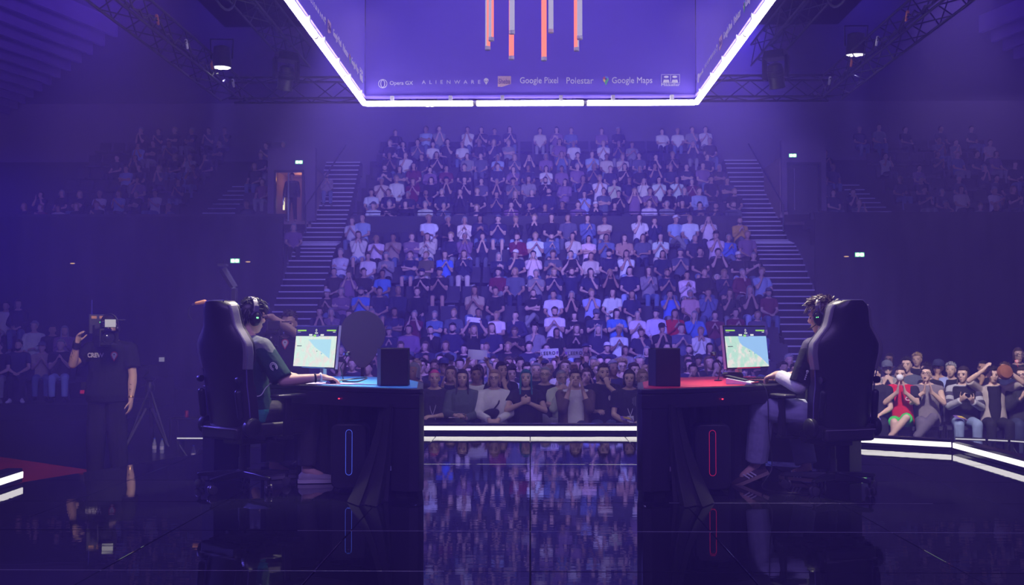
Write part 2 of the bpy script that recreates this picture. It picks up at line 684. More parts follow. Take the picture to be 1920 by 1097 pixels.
def shoe_mesh(J, i, name='shoe', stripes=False, sc=1.0):
    mb = MB()
    A, t = J['an'][i], J['toe'][i].copy()
    u, s = t, V((-t.y, t.x, 0)).normalized()
    w = s.cross(u) if s.cross(u).z > 0 else u.cross(s)
    base = A - w * 0.088 * sc - u * 0.055 * sc
    rr = []
    prof = [(0.0, 0.028, 0.055, 0.0), (0.03, 0.036, 0.088, 0.0), (0.085, 0.038, 0.10, 0.0), (0.13, 0.040, 0.078, 0), (0.18, 0.045, 0.062, 0), (0.225, 0.044, 0.05, 0.003), (0.255, 0.032, 0.04, 0.006), (0.272, 0.012, 0.026, 0.010)]
    for x, hw, hh, z0 in prof:
        c = base + u * x * sc
        ring = []
        for k in range(12):
            a = 2 * math.pi * k / 12
            ring.append(c + s * hw * sc * math.cos(a) * (1.0 if math.sin(a) < 0.2 else 0.85) + w * (z0 + hh / 2 + hh / 2 * max(-1, 1.25 * math.sin(a)) * (1 if math.sin(a) < 0 else 0.8)) * sc)
        rr.append(ring)
    mb.rings(rr)
    return mb.mesh(name)


# hair, in head space (face towards -Y)
def hair_mesh(style, seed=0, n=26, m=18):
    r = random.Random(seed)
    mb = MB()
    c = V((0, 0.014, 0.034))
    vs, fs = [], []

    def hairline(dx, dy, dz):
        front = -dy
        if style == 'buzz':
            lim = 0.42 if front > 0.35 else (0.05 if front > -0.2 else -0.45)
        else:
            lim = 0.40 if front > 0.45 else (-0.05 if front > 0.0 else (-0.28 if front > -0.35 else -0.62))
        return dz - lim
    for i in range(m + 1):
        a = -math.pi / 2 + math.pi * i / m
        for j in range(n):
            b = 2 * math.pi * j / n
            d = V((math.cos(a) * math.cos(b), math.cos(a) * math.sin(b), math.sin(a)))
            h = hairline(*d)
            g = 1.0 + (0.055 if style == 'buzz' else 0.14) + (r.uniform(-0.03, 0.05) if style != 'buzz' else 0)
            if style == 'curly':
                g += r.uniform(0.0, 0.22)
            if h < 0:
                g = 0.9
            vs.append(c + V((d.x * 0.073 * g, d.y * 0.094 * g, d.z * 0.087 * g)))
    for i in range(m):
        for j in range(n):
            k = (j + 1) % n
            fs.append((i * n + j, i * n + k, (i + 1) * n + k, (i + 1) * n + j))
    mb.add(vs, fs)
    if style in ('short', 'curly'):
        for k in range(46):
            b, a = r.uniform(0, 2 * math.pi), r.uniform(0.2, 1.5)
            d = V((math.cos(a) * math.cos(b), math.cos(a) * math.sin(b), math.sin(a)))
            if hairline(*d) < 0.05:
                continue
            p = c + V((d.x * 0.078, d.y * 0.1, d.z * 0.094))
            q = p + (V((d.x, d.y - 0.6, d.z * 0.5)).normalized() + V((r.uniform(-.5, .5), r.uniform(-.5, .5), r.uniform(-.2, .4)))) * 0.022
            mb.cone(p, q, 0.016, 0.002, 5)
    if style in ('long', 'bob', 'pony'):
        L = {'long': 0.34, 'bob': 0.16, 'pony': 0.10}[style]
        def fn(u, v):
            ang = -1.95 + 3.9 * u            # round the back, from temple to temple
            w = 1.0 + 0.12 * v
            x = math.sin(ang) * 0.084 * w
            y = math.cos(ang) * 0.10 * w + 0.014
            z = 0.05 - L * v * (0.85 + 0.15 * math.cos(ang)) + 0.004 * math.sin(u * 40)
            return (x + 0.004 * math.sin(u * 33), y - 0.03 * v * (1 if abs(ang) > 1.2 else 0), z)
        mb.grid(fn, 22, 8, lambda u, v: (-math.sin(-1.95 + 3.9 * u) * 0.022, -math.cos(-1.95 + 3.9 * u) * 0.022, 0))
    if style == 'pony':
        mb.tube([(0, 0.105, 0.06), (0, 0.145, 0.03), (0, 0.15, -0.06), (0, 0.13, -0.17)], [0.02, 0.032, 0.03, 0.008], 8)
    if style == 'bun':
        mb.ell((0, 0.07, 0.125), (0.04, 0.04, 0.036))
    return mb.mesh('hair_' + style)


def cap_mesh(back=False):
    mb = MB()
    s = 1 if not back else -1
    prof = [(0.086, 0.0), (0.088, 0.03), (0.082, 0.062), (0.062, 0.085), (0.03, 0.097), (0.004, 0.1)]
    rr = []
    for r_, h in prof:
        rr.append([V((r_ * 0.98 * math.cos(2 * math.pi * j / 20), 0.012 + r_ * 1.2 * math.sin(2 * math.pi * j / 20), 0.045 + h)) for j in range(20)])
    mb.rings(rr)
    mb.ell((0, 0.012, 0.148), (0.008, 0.008, 0.006))
    def fn(u, v):
        a = -1.15 + 2.3 * u
        rad = 0.085 + 0.075 * v * math.cos(a) ** 0.6
        return (math.sin(a) * rad * 0.95, s * (-math.cos(a) * rad * 1.12 - 0.002) + 0.012, 0.052 - 0.012 * v - 0.02 * math.sin(a) ** 2)
    mb.grid(fn, 12, 3, lambda u, v: (0, 0, 0.006))
    return mb.mesh('cap')


HAIRM = {}
for st in ('short', 'buzz', 'curly', 'long', 'bob', 'pony', 'bun'):
    HAIRM[st] = hair_mesh(st, len(st))
    HAIRM[st].materials.append(HAIR)
HAIRM['cap'] = cap_mesh()
HAIRM['cap'].materials.append(CLOTH)
EYE = mat('eye', (0.02, 0.015, 0.015), 0.2)
eye_m = MB().ell((0, 0, 0), (0.0125, 0.008, 0.0075)).mesh('eye')
eye_m.materials.append(EYE)
brow_m = MB().cap((-0.015, 0, 0), (0.015, -0.003, 0.003), 0.0045, 0.0035, 6, 2).mesh('eyebrow')
brow_m.materials.append(HAIR)
mouth_m = MB().ell((0, 0, 0), (0.019, 0.006, 0.0045)).mesh('mouth')
mouth_m.materials.append(mat('lips', (0.25, 0.08, 0.08), 0.5))


def glasses_mesh():
    mb = MB()
    for s in (-1, 1):
        pts = [V((s * 0.032 + 0.026 * math.cos(a), -0.098 + 0.10 * abs(0.026 * math.cos(a)), -0.002 + 0.019 * math.sin(a))) for a in [2 * math.pi * k / 12 for k in range(13)]]
        mb.tube(pts, 0.0028, 5)
        mb.tube([(s * 0.058, -0.096, 0.004), (s * 0.075, -0.05, 0.004), (s * 0.08, 0.015, 0.002)], 0.0026, 5)
    mb.tube([(-0.008, -0.1, 0), (0, -0.104, 0.003), (0.008, -0.1, 0)], 0.0025, 5)
    me = mb.mesh('glasses')
    me.materials.append(BLACK)
    return me


GLASSES = glasses_mesh()
beard_m = MB()
beard_m.ell((0, -0.035, -0.085), (0.05, 0.053, 0.042))
beard_m.ell((0, -0.012, -0.062), (0.064, 0.058, 0.042))
BEARD = remesh(beard_m, 'beard', 0.008, 2, None, HAIR)


def head_matrix(J):
    return Matrix.Translation(J['head']) @ J['R'].to_4x4()


def put(name, me, parent, M=None, color=None, material=None):
    o = obj(name, me, material, parent, color=color)
    if M is not None:
        o.matrix_local = M
    return o


def face(root, J, hair_c, glasses=False, mouth=True):
    H = head_matrix(J)
    for s in (-1, 1):
        put('eye', eye_m, root, H @ Matrix.Translation((s * 0.031, -0.0765, 0.0)))
        put('eyebrow', brow_m, root, H @ Matrix.Translation((s * 0.032, -0.083, 0.022)) @ Matrix.Scale(s, 4, (1, 0, 0)), hair_c)
    if mouth:
        put('mouth', mouth_m, root, H @ Matrix.Translation((0, -0.092, -0.0655)))
    if glasses:
        put('glasses', GLASSES, root, H)


# ---- crowd poses
def P(**k):
    return k


POSES = {
    'clap': P(wr=((-0.06, -0.26, 0.90), (0.06, -0.25, 0.88)), hd=((0.30, -0.55, 0.75), (-0.30, -0.55, 0.75)), hn=((1, 0, 0), (-1, 0, 0)), curl=0.15, hint=((-0.30, 0.0, 0.5), (0.30, 0.0, 0.5))),
    'mouth': P(wr=((-0.06, -0.21, 1.0), (0.06, -0.21, 1.0)), hd=((0.35, -0.05, 0.95), (-0.35, -0.05, 0.95)), hn=((0.7, 0.7, 0), (-0.7, 0.7, 0)), curl=0.3, hint=((-0.24, -0.1, 0.5), (0.24, -0.1, 0.5)), lean=0.05),
    'lap': P(wr=((-0.09, -0.27, 0.655), (0.09, -0.27, 0.655)), hd=((0.5, -0.8, -0.2), (-0.5, -0.8, -0.2)), hn=((0, 0, -1), (0, 0, -1)), curl=0.35),
    'knees': P(wr=((-0.13, -0.34, 0.635), (0.13, -0.34, 0.635)), hd=((0.1, -0.95, -0.25), (-0.1, -0.95, -0.25)), hn=((0, -0.2, -1), (0, -0.2, -1)), curl=0.3, lean=0.08),
    'crossed': P(wr=((0.07, -0.21, 0.84), (-0.09, -0.19, 0.80)), hd=((0.95, 0.1, 0.05), (-0.95, 0.15, 0.05)), hn=((0, 1, 0), (0, 1, 0)), curl=0.25, hint=((-0.4, -0.1, 0.7), (0.4, -0.1, 0.7))),
    'raised': P(wr=((-0.16, -0.16, 1.42), (0.15, -0.16, 1.43)), hd=((0.3, -0.1, 0.9), (-0.3, -0.1, 0.9)), hn=((1, -0.2, 0), (-1, -0.2, 0)), curl=0.15, hint=((-0.6, -0.1, 1.15), (0.6, -0.1, 1.15))),
    'chin': P(wr=((-0.03, -0.17, 1.0), (0.12, -0.24, 0.66)), hd=((0.15, 0.1, 0.95), (-0.9, -0.3, 0)), hn=((0.2, 1, 0), (0, 0, -1)), curl=(0.7, 0.4), hint=((-0.3, -0.15, 0.6), (0.4, 0, 0.6)), lean=0.05),
    'phone': P(wr=((-0.07, -0.30, 0.86), (0.08, -0.29, 0.84)), hd=((0.3, -0.75, 0.5), (-0.3, -0.75, 0.5)), hn=((0.6, 0.3, 0.6), (-0.6, 0.3, 0.6)), curl=0.55),
    'cup': P(wr=((-0.095, -0.15, 1.06), (0.095, -0.15, 1.06)), hd=((0.15, -0.35, 0.92), (-0.15, -0.35, 0.92)), hn=((1, 0.2, 0), (-1, 0.2, 0)), curl=0.2, hint=((-0.32, -0.1, 0.6), (0.32, -0.1, 0.6))),
    'sign': P(wr=((-0.16, -0.20, 1.36), (0.16, -0.20, 1.36)), hd=((0.1, -0.2, 0.97), (-0.1, -0.2, 0.97)), hn=((0.6, -0.7, 0), (-0.6, -0.7, 0)), curl=0.6, hint=((-0.45, -0.2, 1.0), (0.45, -0.2, 1.0))),
    'relaxed': P(wr=((-0.16, -0.24, 0.66), (0.05, -0.22, 0.72)), hd=((0.3, -0.9, -0.2), (-0.9, -0.3, 0)), hn=((0, 0, -1), (0, 0.4, -1)), curl=0.35, lean=-0.03, side=0.03),
}
PHRASE = {'clap': 'clapping', 'mouth': 'hands at mouth', 'lap': 'hands in lap', 'knees': 'hands on knees', 'crossed': 'arms crossed', 'raised': 'arms raised overhead',
          'chin': 'fist to chin', 'phone': 'looking at hands', 'cup': 'cupping mouth', 'sign': 'holding sign', 'relaxed': 'leaning back'}
POSE_HEAD = {'clap': (0.1, -0.12, 0), 'mouth': (-0.1, -0.05, 0.05), 'lap': (0.25, -0.1, 0), 'knees': (-0.2, -0.18, 0), 'crossed': (0.15, -0.15, -0.05), 'raised': (0, -0.2, 0),
             'chin': (-0.25, -0.05, 0.08), 'phone': (0.1, 0.12, 0), 'cup': (0.0, -0.2, 0), 'sign': (0.0, -0.1, 0), 'relaxed': (-0.3, -0.1, 0.08)}
CROWD = {}
for pn, pk in POSES.items():
    y_, p_, r_ = POSE_HEAD[pn]
    J = skel(sh=0.182, yaw=y_, pit=p_, roll=r_, **pk)
    CROWD[pn] = dict(J=J, body=body(J, 'person_' + pn, 0.0145, 0.5, legs=False, fr=0.0105),
                     tee=shirt(J, 'tee_' + pn, 0.016, 0.66, 0.4), long=shirt(J, 'sweater_' + pn, 0.016, 1.93, 0.4, grow=0.021))
JS = skel()
JX = skel(kn=((-0.11, -0.42, 0.55), (0.06, -0.46, 0.62)), an=((-0.1, -0.40, 0.09), (-0.20, -0.50, 0.30)), toe=((0, -1, 0), (-0.6, -0.8, -0.3)))
LEGS = {}
for ln, JJ in (('plain', JS), ('crossed', JX)):
    LEGS[ln] = dict(J=JJ, long=trousers(JJ, 'trousers_' + ln, 0.018, 1.93, 0.4), short=trousers(JJ, 'shorts_' + ln, 0.018, 0.86, 0.4),
                    shoes=[shoe_mesh(JJ, 0), shoe_mesh(JJ, 1)])
    for s_ in LEGS[ln]['shoes']:
        s_.materials.append(CLOTH)
    mbl = MB()
    for i in (0, 1):
        mbl.cap(JJ['hip'][i], JJ['kn'][i], 0.076, 0.054)
        mbl.cap(JJ['kn'][i], JJ['kn'][i].lerp(JJ['an'][i], 0.3), 0.053, 0.056)
        mbl.cap(JJ['kn'][i].lerp(JJ['an'][i], 0.3), JJ['an'][i], 0.056, 0.036)
    LEGS[ln]['bare'] = remesh(mbl, 'bare_legs', 0.018, 2, 0.5, SKIN)

PAL = {'w': ('white', (0.78, 0.77, 0.80)), 'k': ('black', (0.018, 0.018, 0.022)), 'n': ('navy', (0.030, 0.035, 0.085)), 'b': ('bright blue', (0.09, 0.22, 0.75)),
       'l': ('light blue', (0.38, 0.50, 0.78)), 'g': ('grey', (0.28, 0.28, 0.30)), 's': ('slate', (0.11, 0.12, 0.18)), 'r': ('red', (0.55, 0.025, 0.03)),
       'm': ('maroon', (0.16, 0.02, 0.05)), 'p': ('pink', (0.72, 0.38, 0.46)), 'y': ('mustard', (0.62, 0.42, 0.03)), 't': ('tan', (0.45, 0.34, 0.26)),
       'd': ('denim blue', (0.13, 0.19, 0.36)), 'o': ('olive', (0.13, 0.12, 0.06)), 'v': ('mauve', (0.24, 0.15, 0.28)), 'c': ('cream', (0.66, 0.60, 0.52))}
TONES = [(0.62, 0.42, 0.33), (0.58, 0.38, 0.29), (0.66, 0.46, 0.37), (0.50, 0.31, 0.22), (0.36, 0.21, 0.14), (0.64, 0.44, 0.34)]
HAIRC = [('dark', (0.015, 0.011, 0.010)), ('brown', (0.06, 0.035, 0.02)), ('brown', (0.10, 0.06, 0.035)), ('blond', (0.36, 0.25, 0.12)), ('dark', (0.02, 0.016, 0.014)), ('grey', (0.3, 0.3, 0.31))]
ORD = ['', 'first', 'second', 'third', 'fourth', 'fifth', 'sixth', 'seventh', 'eighth', 'ninth', 'tenth', 'eleventh', 'twelfth', 'thirteenth', 'fourteenth', 'fifteenth', 'sixteenth', 'seventeenth', 'eighteenth', 'nineteenth', 'twentieth', 'twenty-first', 'twenty-second', 'twenty-third', 'twenty-fourth', 'twenty-fifth', 'twenty-sixth', 'twenty-seventh']


def spectator(loc, color, pose, rz=0.0, where='', group='', rnd=RND, legs=True, detail=False, scale=None, long=None, hair=None):
    """one seated person of the crowd: body with hair, top, trousers and shoes as children"""
    c = CROWD[pose]
    cname, crgb = PAL[color]
    flip = rnd.random() < 0.5 and pose != 'sign'
    sc = scale or rnd.uniform(0.95, 1.06)
    wx = rnd.uniform(0.95, 1.08)
    root = obj('person', c['body'], None, color=TONES[rnd.randrange(len(TONES))])
    root.location = loc
    root.rotation_euler = (0, 0, rz + rnd.uniform(-0.08, 0.08))
    root.scale = (sc * wx * (-1 if flip else 1), sc, sc)
    long = rnd.random() < 0.32 if long is None else long
    put('top', c['long' if long else 'tee'], root, None, tuple(x * rnd.uniform(0.85, 1.1) for x in crgb))
    hs = hair or rnd.choice(['short', 'short', 'short', 'buzz', 'curly', 'long', 'long', 'bob', 'cap', 'pony', 'bun'])
    hn, hc = HAIRC[rnd.randrange(len(HAIRC))]
    H = head_matrix(c['J'])
    if hs == 'cap':
        cn = rnd.choice('knkswn')
        put('cap', HAIRM['cap'], root, H, PAL[cn][1])
        put('hair', HAIRM['buzz'], root, H, hc)
    else:
        put('hair', HAIRM[hs], root, H, hc)
    if hs in ('short', 'buzz', 'cap') and rnd.random() < 0.3:
        put('beard', BEARD, root, H, hc)
    if detail:
        face(root, c['J'], hc, rnd.random() < 0.25)
    if legs:
        L = LEGS['crossed' if rnd.random() < 0.2 else 'plain']
        sh = rnd.random() < 0.2
        tc = PAL[rnd.choice('dkndkgsdcnl')][1]
        put('trousers', L['short' if sh else 'long'], root, None, tc)
        if sh:
            put('bare_legs', L['bare'], root, None, tuple(root.color[:3]))
        shc = PAL[rnd.choice('kwkgwn')][1]
        for s_ in L['shoes']:
            put('shoe', s_, root, None, shc)
    garment = 'long-sleeved top' if long else 'T-shirt'
    tag(root, f'person in {cname} {garment} {PHRASE[pose]}, {where}', 'person', group)
    return root

# ------------------------------------------------------------------ the hall
HALL_Z = -0.75
hall_m = mat('hall_floor', (0.030, 0.028, 0.045), 0.32, noise=0.5, nscale=1.2)
mb = MB()
mb.box((0, 25, HALL_Z - 0.1), (70, 60, 0.2))
struct(mb.build('floor', hall_m, smooth=False), 'dark polished hall floor around the stage')

# stage deck of glossy black square tiles
POLY = [(-3.80, 1.0), (3.98, 1.0), (3.98, 10.1), (1.3, 11.8), (-1.3, 11.8), (-2.0, 11.3), (-3.0, 9.74), (-3.74, 7.87)]


def clip(poly, x0, x1, y0, y1):
    for ax, lim, sg in ((0, x0, 1), (0, x1, -1), (1, y0, 1), (1, y1, -1)):
        out = []
        for a, b in zip(poly, poly[1:] + poly[:1]):
            da, db = sg * (a[ax] - lim), sg * (b[ax] - lim)
            if da >= 0:
                out.append(a)
            if (da < 0) != (db < 0):
                t = da / (da - db)
                out.append((a[0] + (b[0] - a[0]) * t, a[1] + (b[1] - a[1]) * t))
        poly = out
        if len(poly) < 3:
            return []
    return poly


def floor_mat():
    m, nt, b = _new('stage_gloss')
    tc = nt.nodes.new('ShaderNodeTexCoord')
    n = nt.nodes.new('ShaderNodeTexNoise')
    n.inputs['Scale'].default_value = 2.2
    n.inputs['Detail'].default_value = 6
    nt.links.new(tc.outputs['Object'], n.inputs['Vector'])
    mr = nt.nodes.new('ShaderNodeMapRange')
    mr.inputs['To Min'].default_value = 0.006
    mr.inputs['To Max'].default_value = 0.03
    nt.links.new(n.outputs['Fac'], mr.inputs['Value'])
    nt.links.new(mr.outputs[0], b.inputs['Roughness'])
    # faint scratches along the depth
    mp = nt.nodes.new('ShaderNodeMapping')
    mp.inputs['Scale'].default_value = (1.0, 6.0, 1.0)
    nt.links.new(tc.outputs['Object'], mp.inputs['Vector'])
    n2 = nt.nodes.new('ShaderNodeTexNoise')
    n2.inputs['Scale'].default_value = 3.0
    nt.links.new(mp.outputs[0], n2.inputs['Vector'])
    bp = nt.nodes.new('ShaderNodeBump')
    bp.inputs['Strength'].default_value = 0.02
    bp.inputs['Distance'].default_value = 0.01
    nt.links.new(n2.outputs['Fac'], bp.inputs['Height'])
    nt.links.new(bp.outputs[0], b.inputs['Normal'])
    b.inputs['Base Color'].default_value = (0.006, 0.006, 0.009, 1)
    b.inputs['IOR'].default_value = 1.6
    return m


GLOSS = floor_mat()
deck = MB()
deck.prism([(x * 0.997, y) for x, y in POLY], HALL_Z + 0.002, -0.025)
deck = struct(deck.build('stage_deck', MATTE, smooth=False), 'raised black stage deck with glossy square tiles')
gap = 0.0035
TILE_Y0 = 2220.0 / (940 - 622) - 7    # a joint lies at pixel row 940
for iy in range(0, 12):
    for ix in range(-4, 4):
        y0 = TILE_Y0 + iy
        p = clip(POLY, ix + gap, ix + 1 - gap, y0 + gap, y0 + 1 - gap)
        if not p:
            continue
        cx, cy = ix + 0.5, y0 + 0.5
        t = MB()
        inner = [(x - cx, y - cy) for x, y in p]
        mid = (sum(q[0] for q in inner) / len(inner), sum(q[1] for q in inner) / len(inner))
        top = [(x + (mid[0] - x) * 0.004, y + (mid[1] - y) * 0.004) for x, y in inner]
        t.rings([[Vector((x, y, -0.024)) for x, y in inner], [Vector((x, y, -0.002)) for x, y in inner], [Vector((x, y, 0)) for x, y in top]])
        o = t.build('floor_tile', GLOSS, deck, smooth=False, loc=(cx, cy, 0))
        o.rotation_euler = (RND.uniform(-0.0011, 0.0011), RND.uniform(-0.0011, 0.0011), 0)
seam_m = mat('seam_metal', (0.5, 0.48, 0.6), 0.3, metal=0.6)
for iy in (3, 4, 5, 6, 7):
    y0 = TILE_Y0 + iy
    xs = {5: (-2.6, -0.4), 6: (-1.3, 3.0), 4: (-3.4, 1.2), 7: (0.9, 2.6), 3: (-2, 2)}.get(iy, (-2, 2))
    s = MB()
    s.box(((xs[0] + xs[1]) / 2, y0, -0.0012), (xs[1] - xs[0], 0.004, 0.004))
    s.build('tile_seam', seam_m, deck, smooth=False)

# low rim with a white light strip round the stage edge
LED = emit('led_white', (0.88, 0.80, 1.0), 1.6)
rim_m = mat('rim_gloss', (0.012, 0.012, 0.02), 0.12)


def rim(a, b, label):
    a, b = V((*a, 0)), V((*b, 0))
    d = (b - a)
    L = d.length
    o = empty('stage_rim', ((a + b) / 2)[:], math.atan2(d.y, d.x))
    m_ = MB()
    m_.box((0, 0.06, 0.054), (L, 0.12, 0.104))
    m_.build('rim_body', rim_m, o, smooth=False, bevel=0.004)
    for s in (-1, 1):
        k = MB()
        k.box((0, 0.06 - s * 0.063, 0.058), (L - 0.004, 0.006, 0.046))
        k.build('light_strip', LED, o, smooth=False)
    tag(o, label, 'light strip', 'lit rims round the stage edge')
    return o


rim((-1.3, 11.68), (1.3, 11.68), 'glowing white strip along the far stage edge between the desks')
rim((1.3, 11.68), (3.92, 10.04), 'glowing white strip on the slanted stage edge behind the red desk')
rim((3.92, 10.0), (3.92, 7.2), 'glowing white strip running towards the viewer at the far side by the masked spectator')
rim((-3.70, 7.2), (-3.74, 7.84), 'short stub of glowing white strip in front of the red carpet')

# ------------------------------------------------------------------ stands
TIER_M = mat('stand_black', (0.014, 0.013, 0.02), 0.8, noise=0.3, nscale=3)
XC, XH = 0.45, 6.25
LOW = [-0.52, -0.09, 0.35, 0.94, 1.53, 2.14, 2.73, 3.36]     # tread height of the lower rows
LOW_Y = [26.0 + i for i in range(8)]
UP_Y = [35.2 + i for i in range(7)]
UP = [4.06, 4.63, 5.18, 5.78, 6.38, 7.03, 7.70]
st = empty('wall_back', (0, 0, 0))
st['kind'] = 'structure'
st['label'] = 'stepped black seating stand, balcony front and back wall of the hall'
for i, (y, z) in enumerate(zip(LOW_Y, LOW)):
    m_ = MB()
    m_.box((XC, y + 0.28, (z + HALL_Z) / 2), (2 * XH, 0.999, z - HALL_Z))
    m_.build('stand_tread', TIER_M, st, smooth=False)
# balcony front: between the lower and the upper stand
m_ = MB()
m_.box((XC, 34.45, 4.1), (2 * XH + 0.2, 0.14, 1.5))
m_.build('balcony_front', mat('balcony_dark', (0.02, 0.018, 0.03), 0.7), st, smooth=False)
m_ = MB()
m_.box((XC, 34.15, 2.0), (2 * XH, 0.5, 4.3))
m_.build('balcony_wall', TIER_M, st, smooth=False)
for i, (y, z) in enumerate(zip(UP_Y, UP)):
    for nm, x0, x1 in (('stand_tread', XC - XH - 0.4, XC + XH + 0.4), ('side_tread', -30, -9.1), ('side_tread', 9.95, 30)):
        m_ = MB()
        m_.box(((x0 + x1) / 2, y + 0.28, z - 0.5), (x1 - x0, 0.999, 1.0))
        m_.build(nm, TIER_M, st, smooth=False)
m_ = MB()
m_.box((0, 42.6, 5.0), (64, 0.3, 11.6))
m_.build('rear_wall', mat('rear_wall', (0.12, 0.10, 0.16), 0.9, noise=0.15, nscale=0.6), st, smooth=False)
# rail along the balcony
m_ = MB()
m_.tube([(XC - XH, 34.5, 4.98), (XC + XH, 34.5, 4.98)], 0.02, 6)
m_.build('balcony_rail', METAL, st)

# side walls under the side stands: heavy black drapes with folds
DRAPE = mat('drape', (0.012, 0.011, 0.018), 0.95)


def drape(name, x0, x1, y, z0, z1, label):
    n = int(abs(x1 - x0) * 7)

    def fn(u, v):
        x = x0 + (x1 - x0) * u
        return (x, y + 0.05 * math.sin(x * 9.0) + 0.03 * math.sin(x * 3.7 + 1), z0 + (z1 - z0) * v)
    g = MB()
    g.grid(fn, n, 2, lambda u, v: (0, 0.12, 0))
    return struct(g.build(name, DRAPE), label)


drape('wall_left', -30, -8.0, 34.3, HALL_Z, 4.85, 'black draped wall under the left side stand')
drape('wall_right', 9.15, 30, 34.3, HALL_Z, 4.95, 'black draped wall under the right side stand')
for nm, xw in (('wall_left', -26.5), ('wall_right', 26.5)):
    m_ = MB()
    m_.box((xw, 27.5, 4.8), (0.3, 30, 11.2))
    struct(m_.build(nm, TIER_M, smooth=False), 'dark outer side wall of the hall')
for nm, x0, x1 in (('balcony_front', -30, -8.0), ('balcony_front', 9.1, 30)):
    m_ = MB()
    m_.box(((x0 + x1) / 2, 34.7, 4.86), (x1 - x0, 0.1, 0.22))
    m_.build(nm, MATS['balcony_dark'], st, smooth=False)

# staircases: every step its own piece with a pale nosing
nose_m = mat('step_nosing', (0.62, 0.6, 0.7), 0.5)
step_m = mat('step_dark', (0.007, 0.0065, 0.010), 0.85, spec=0.2)
CU = {}


def step_mesh(w, d, h):
    k = (round(w, 2), round(d, 2), round(h, 2))
    if k not in CU:
        a = MB().box((0, 0, -h / 2), (w, d, h)).mesh('step', False)
        a.materials.append(step_m)
        b = MB().box((0, -d / 2 - 0.004, -0.02), (w, 0.02, 0.036)).mesh('nosing', False)
        b.materials.append(nose_m)
        CU[k] = (a, b)
    return CU[k]


def stair(name, pts, w, label):
    """pts: (x, y, z) of each tread"""
    o = empty(name, (0, 0, 0))
    struct(o, label)
    for (x, y, z) in pts:
        a, b = step_mesh(w, 0.36, 0.5)
        s = obj('step', a, None, o, loc=(x, y, z))
        n_ = obj('nosing', b, None, s)
    return o


def interp(ys, zs, y):
    for (a, za), (b, zb) in zip(zip(ys, zs), zip(ys[1:], zs[1:])):
        if a <= y <= b:
            return za + (zb - za) * (y - a) / (b - a)
    return zs[0] if y < ys[0] else zs[-1]


YS = [25.3] + LOW_Y + [34.2] + UP_Y
ZS = [HALL_Z] + LOW + [3.9] + UP
for side, nm in ((-1, 'left'), (1, 'right')):
    pts = []
    y = 25.6
    while y < 41.9:
        xo = XH + 0.72 + 0.055 * max(0, y - 28)
        pts.append((XC + side * xo, y, interp(YS, ZS, y) + (0.04 if side > 0 else 0)))
        y += 1 / 3
    stair('trim_%d' % (1 if side < 0 else 2), pts, 1.32, f'staircase with pale step edges on the {nm} side of the centre stand')
for k, (xa, xs) in enumerate(((-10.95, -1), (12.0, 1))):
    pts = [(xa - 0.08 * xs * (i - 6), 35.4 + i / 3, interp(UP_Y, UP, 35.4 + i / 3)) for i in range(13)]
    stair('trim_%d' % (3 + k), pts, 1.15, 'short stairs with pale step edges in the %s side stand' % ('left' if xs < 0 else 'right'))

# vomitory portals with a door, beside the stairs
portal_m = mat('portal_wall', (0.16, 0.12, 0.20), 0.8, noise=0.1, nscale=2)


def exit_sign(c, w, label):
    o = empty('exit_sign', c)
    m_ = MB()
    m_.box((0, 0.05, 0), (w, 0.08, w * 0.5))
    m_.build('sign_case', mat('sign_green', (0.02, 0.35, 0.2), 0.5), o, smooth=False, bevel=0.01)
    m_ = MB()
    m_.box((0, 0.004, 0), (w * 0.96, 0.01, w * 0.44))
    m_.build('sign_glow', emit('exit_green', (0.25, 1.0, 0.62), 1.6), o, smooth=False)
    for s in (-1, 1):
        m_ = MB()
        pl = [(0.2 * w * math.cos(a), 0.19 * w * math.sin(a)) for a in [2 * math.pi * k / 10 for k in range(10)]]
        m_.plate(pl, (s * 0.22 * w, -0.004, 0), (1, 0, 0), (0, 0, 1), (0, 0.006, 0))
        m_.build('pictogram', emit('exit_white', (0.9, 1.0, 0.96), 4.0), o, smooth=False)
    return tag(o, label, 'sign', 'green exit signs')


def portal(name, x0, x1, z0, z1, dx0, dx1, dz1, y, warm, label):
    o = empty(name, (0, 0, 0))
    struct(o, label)
    m_ = MB()
    for (a, b, c, d) in ((x0, x1, dz1, z1), (x0, dx0, z0, dz1), (dx1, x1, z0, dz1)):
        m_.box(((a + b) / 2, y + 0.15, (c + d) / 2), (b - a, 0.3, d - c))
    m_.build('surround', portal_m, o, smooth=False)
    f_ = MB()
    for (a, b, c, d) in ((dx0, dx1, dz1 - 0.08, dz1), (dx0, dx0 + 0.07, z0, dz1 - 0.08), (dx1 - 0.07, dx1, z0, dz1 - 0.08)):
        f_.box(((a + b) / 2, y - 0.02, (c + d) / 2), (b - a, 0.12, d - c))
    f_.build('door_frame', METAL, o, smooth=False)
    r_ = MB()
    r_.box(((dx0 + dx1) / 2, y + 2.6, (z0 + dz1) / 2), (dx1 - dx0 + 0.4, 0.1, dz1 - z0 + 0.4))
    r_.box((dx0 - 0.15, y + 1.4, (z0 + dz1) / 2), (0.1, 2.4, dz1 - z0 + 0.4))
    r_.box((dx1 + 0.15, y + 1.4, (z0 + dz1) / 2), (0.1, 2.4, dz1 - z0 + 0.4))
    r_.box(((dx0 + dx1) / 2, y + 1.4, z0 - 0.05), (dx1 - dx0 + 0.4, 2.4, 0.1))
    r_.box(((dx0 + dx1) / 2, y + 1.4, dz1 + 0.15), (dx1 - dx0 + 0.4, 2.4, 0.1))
    r_.build('passage', mat('passage', (0.35, 0.25, 0.22), 0.8), o, smooth=False)
    return o


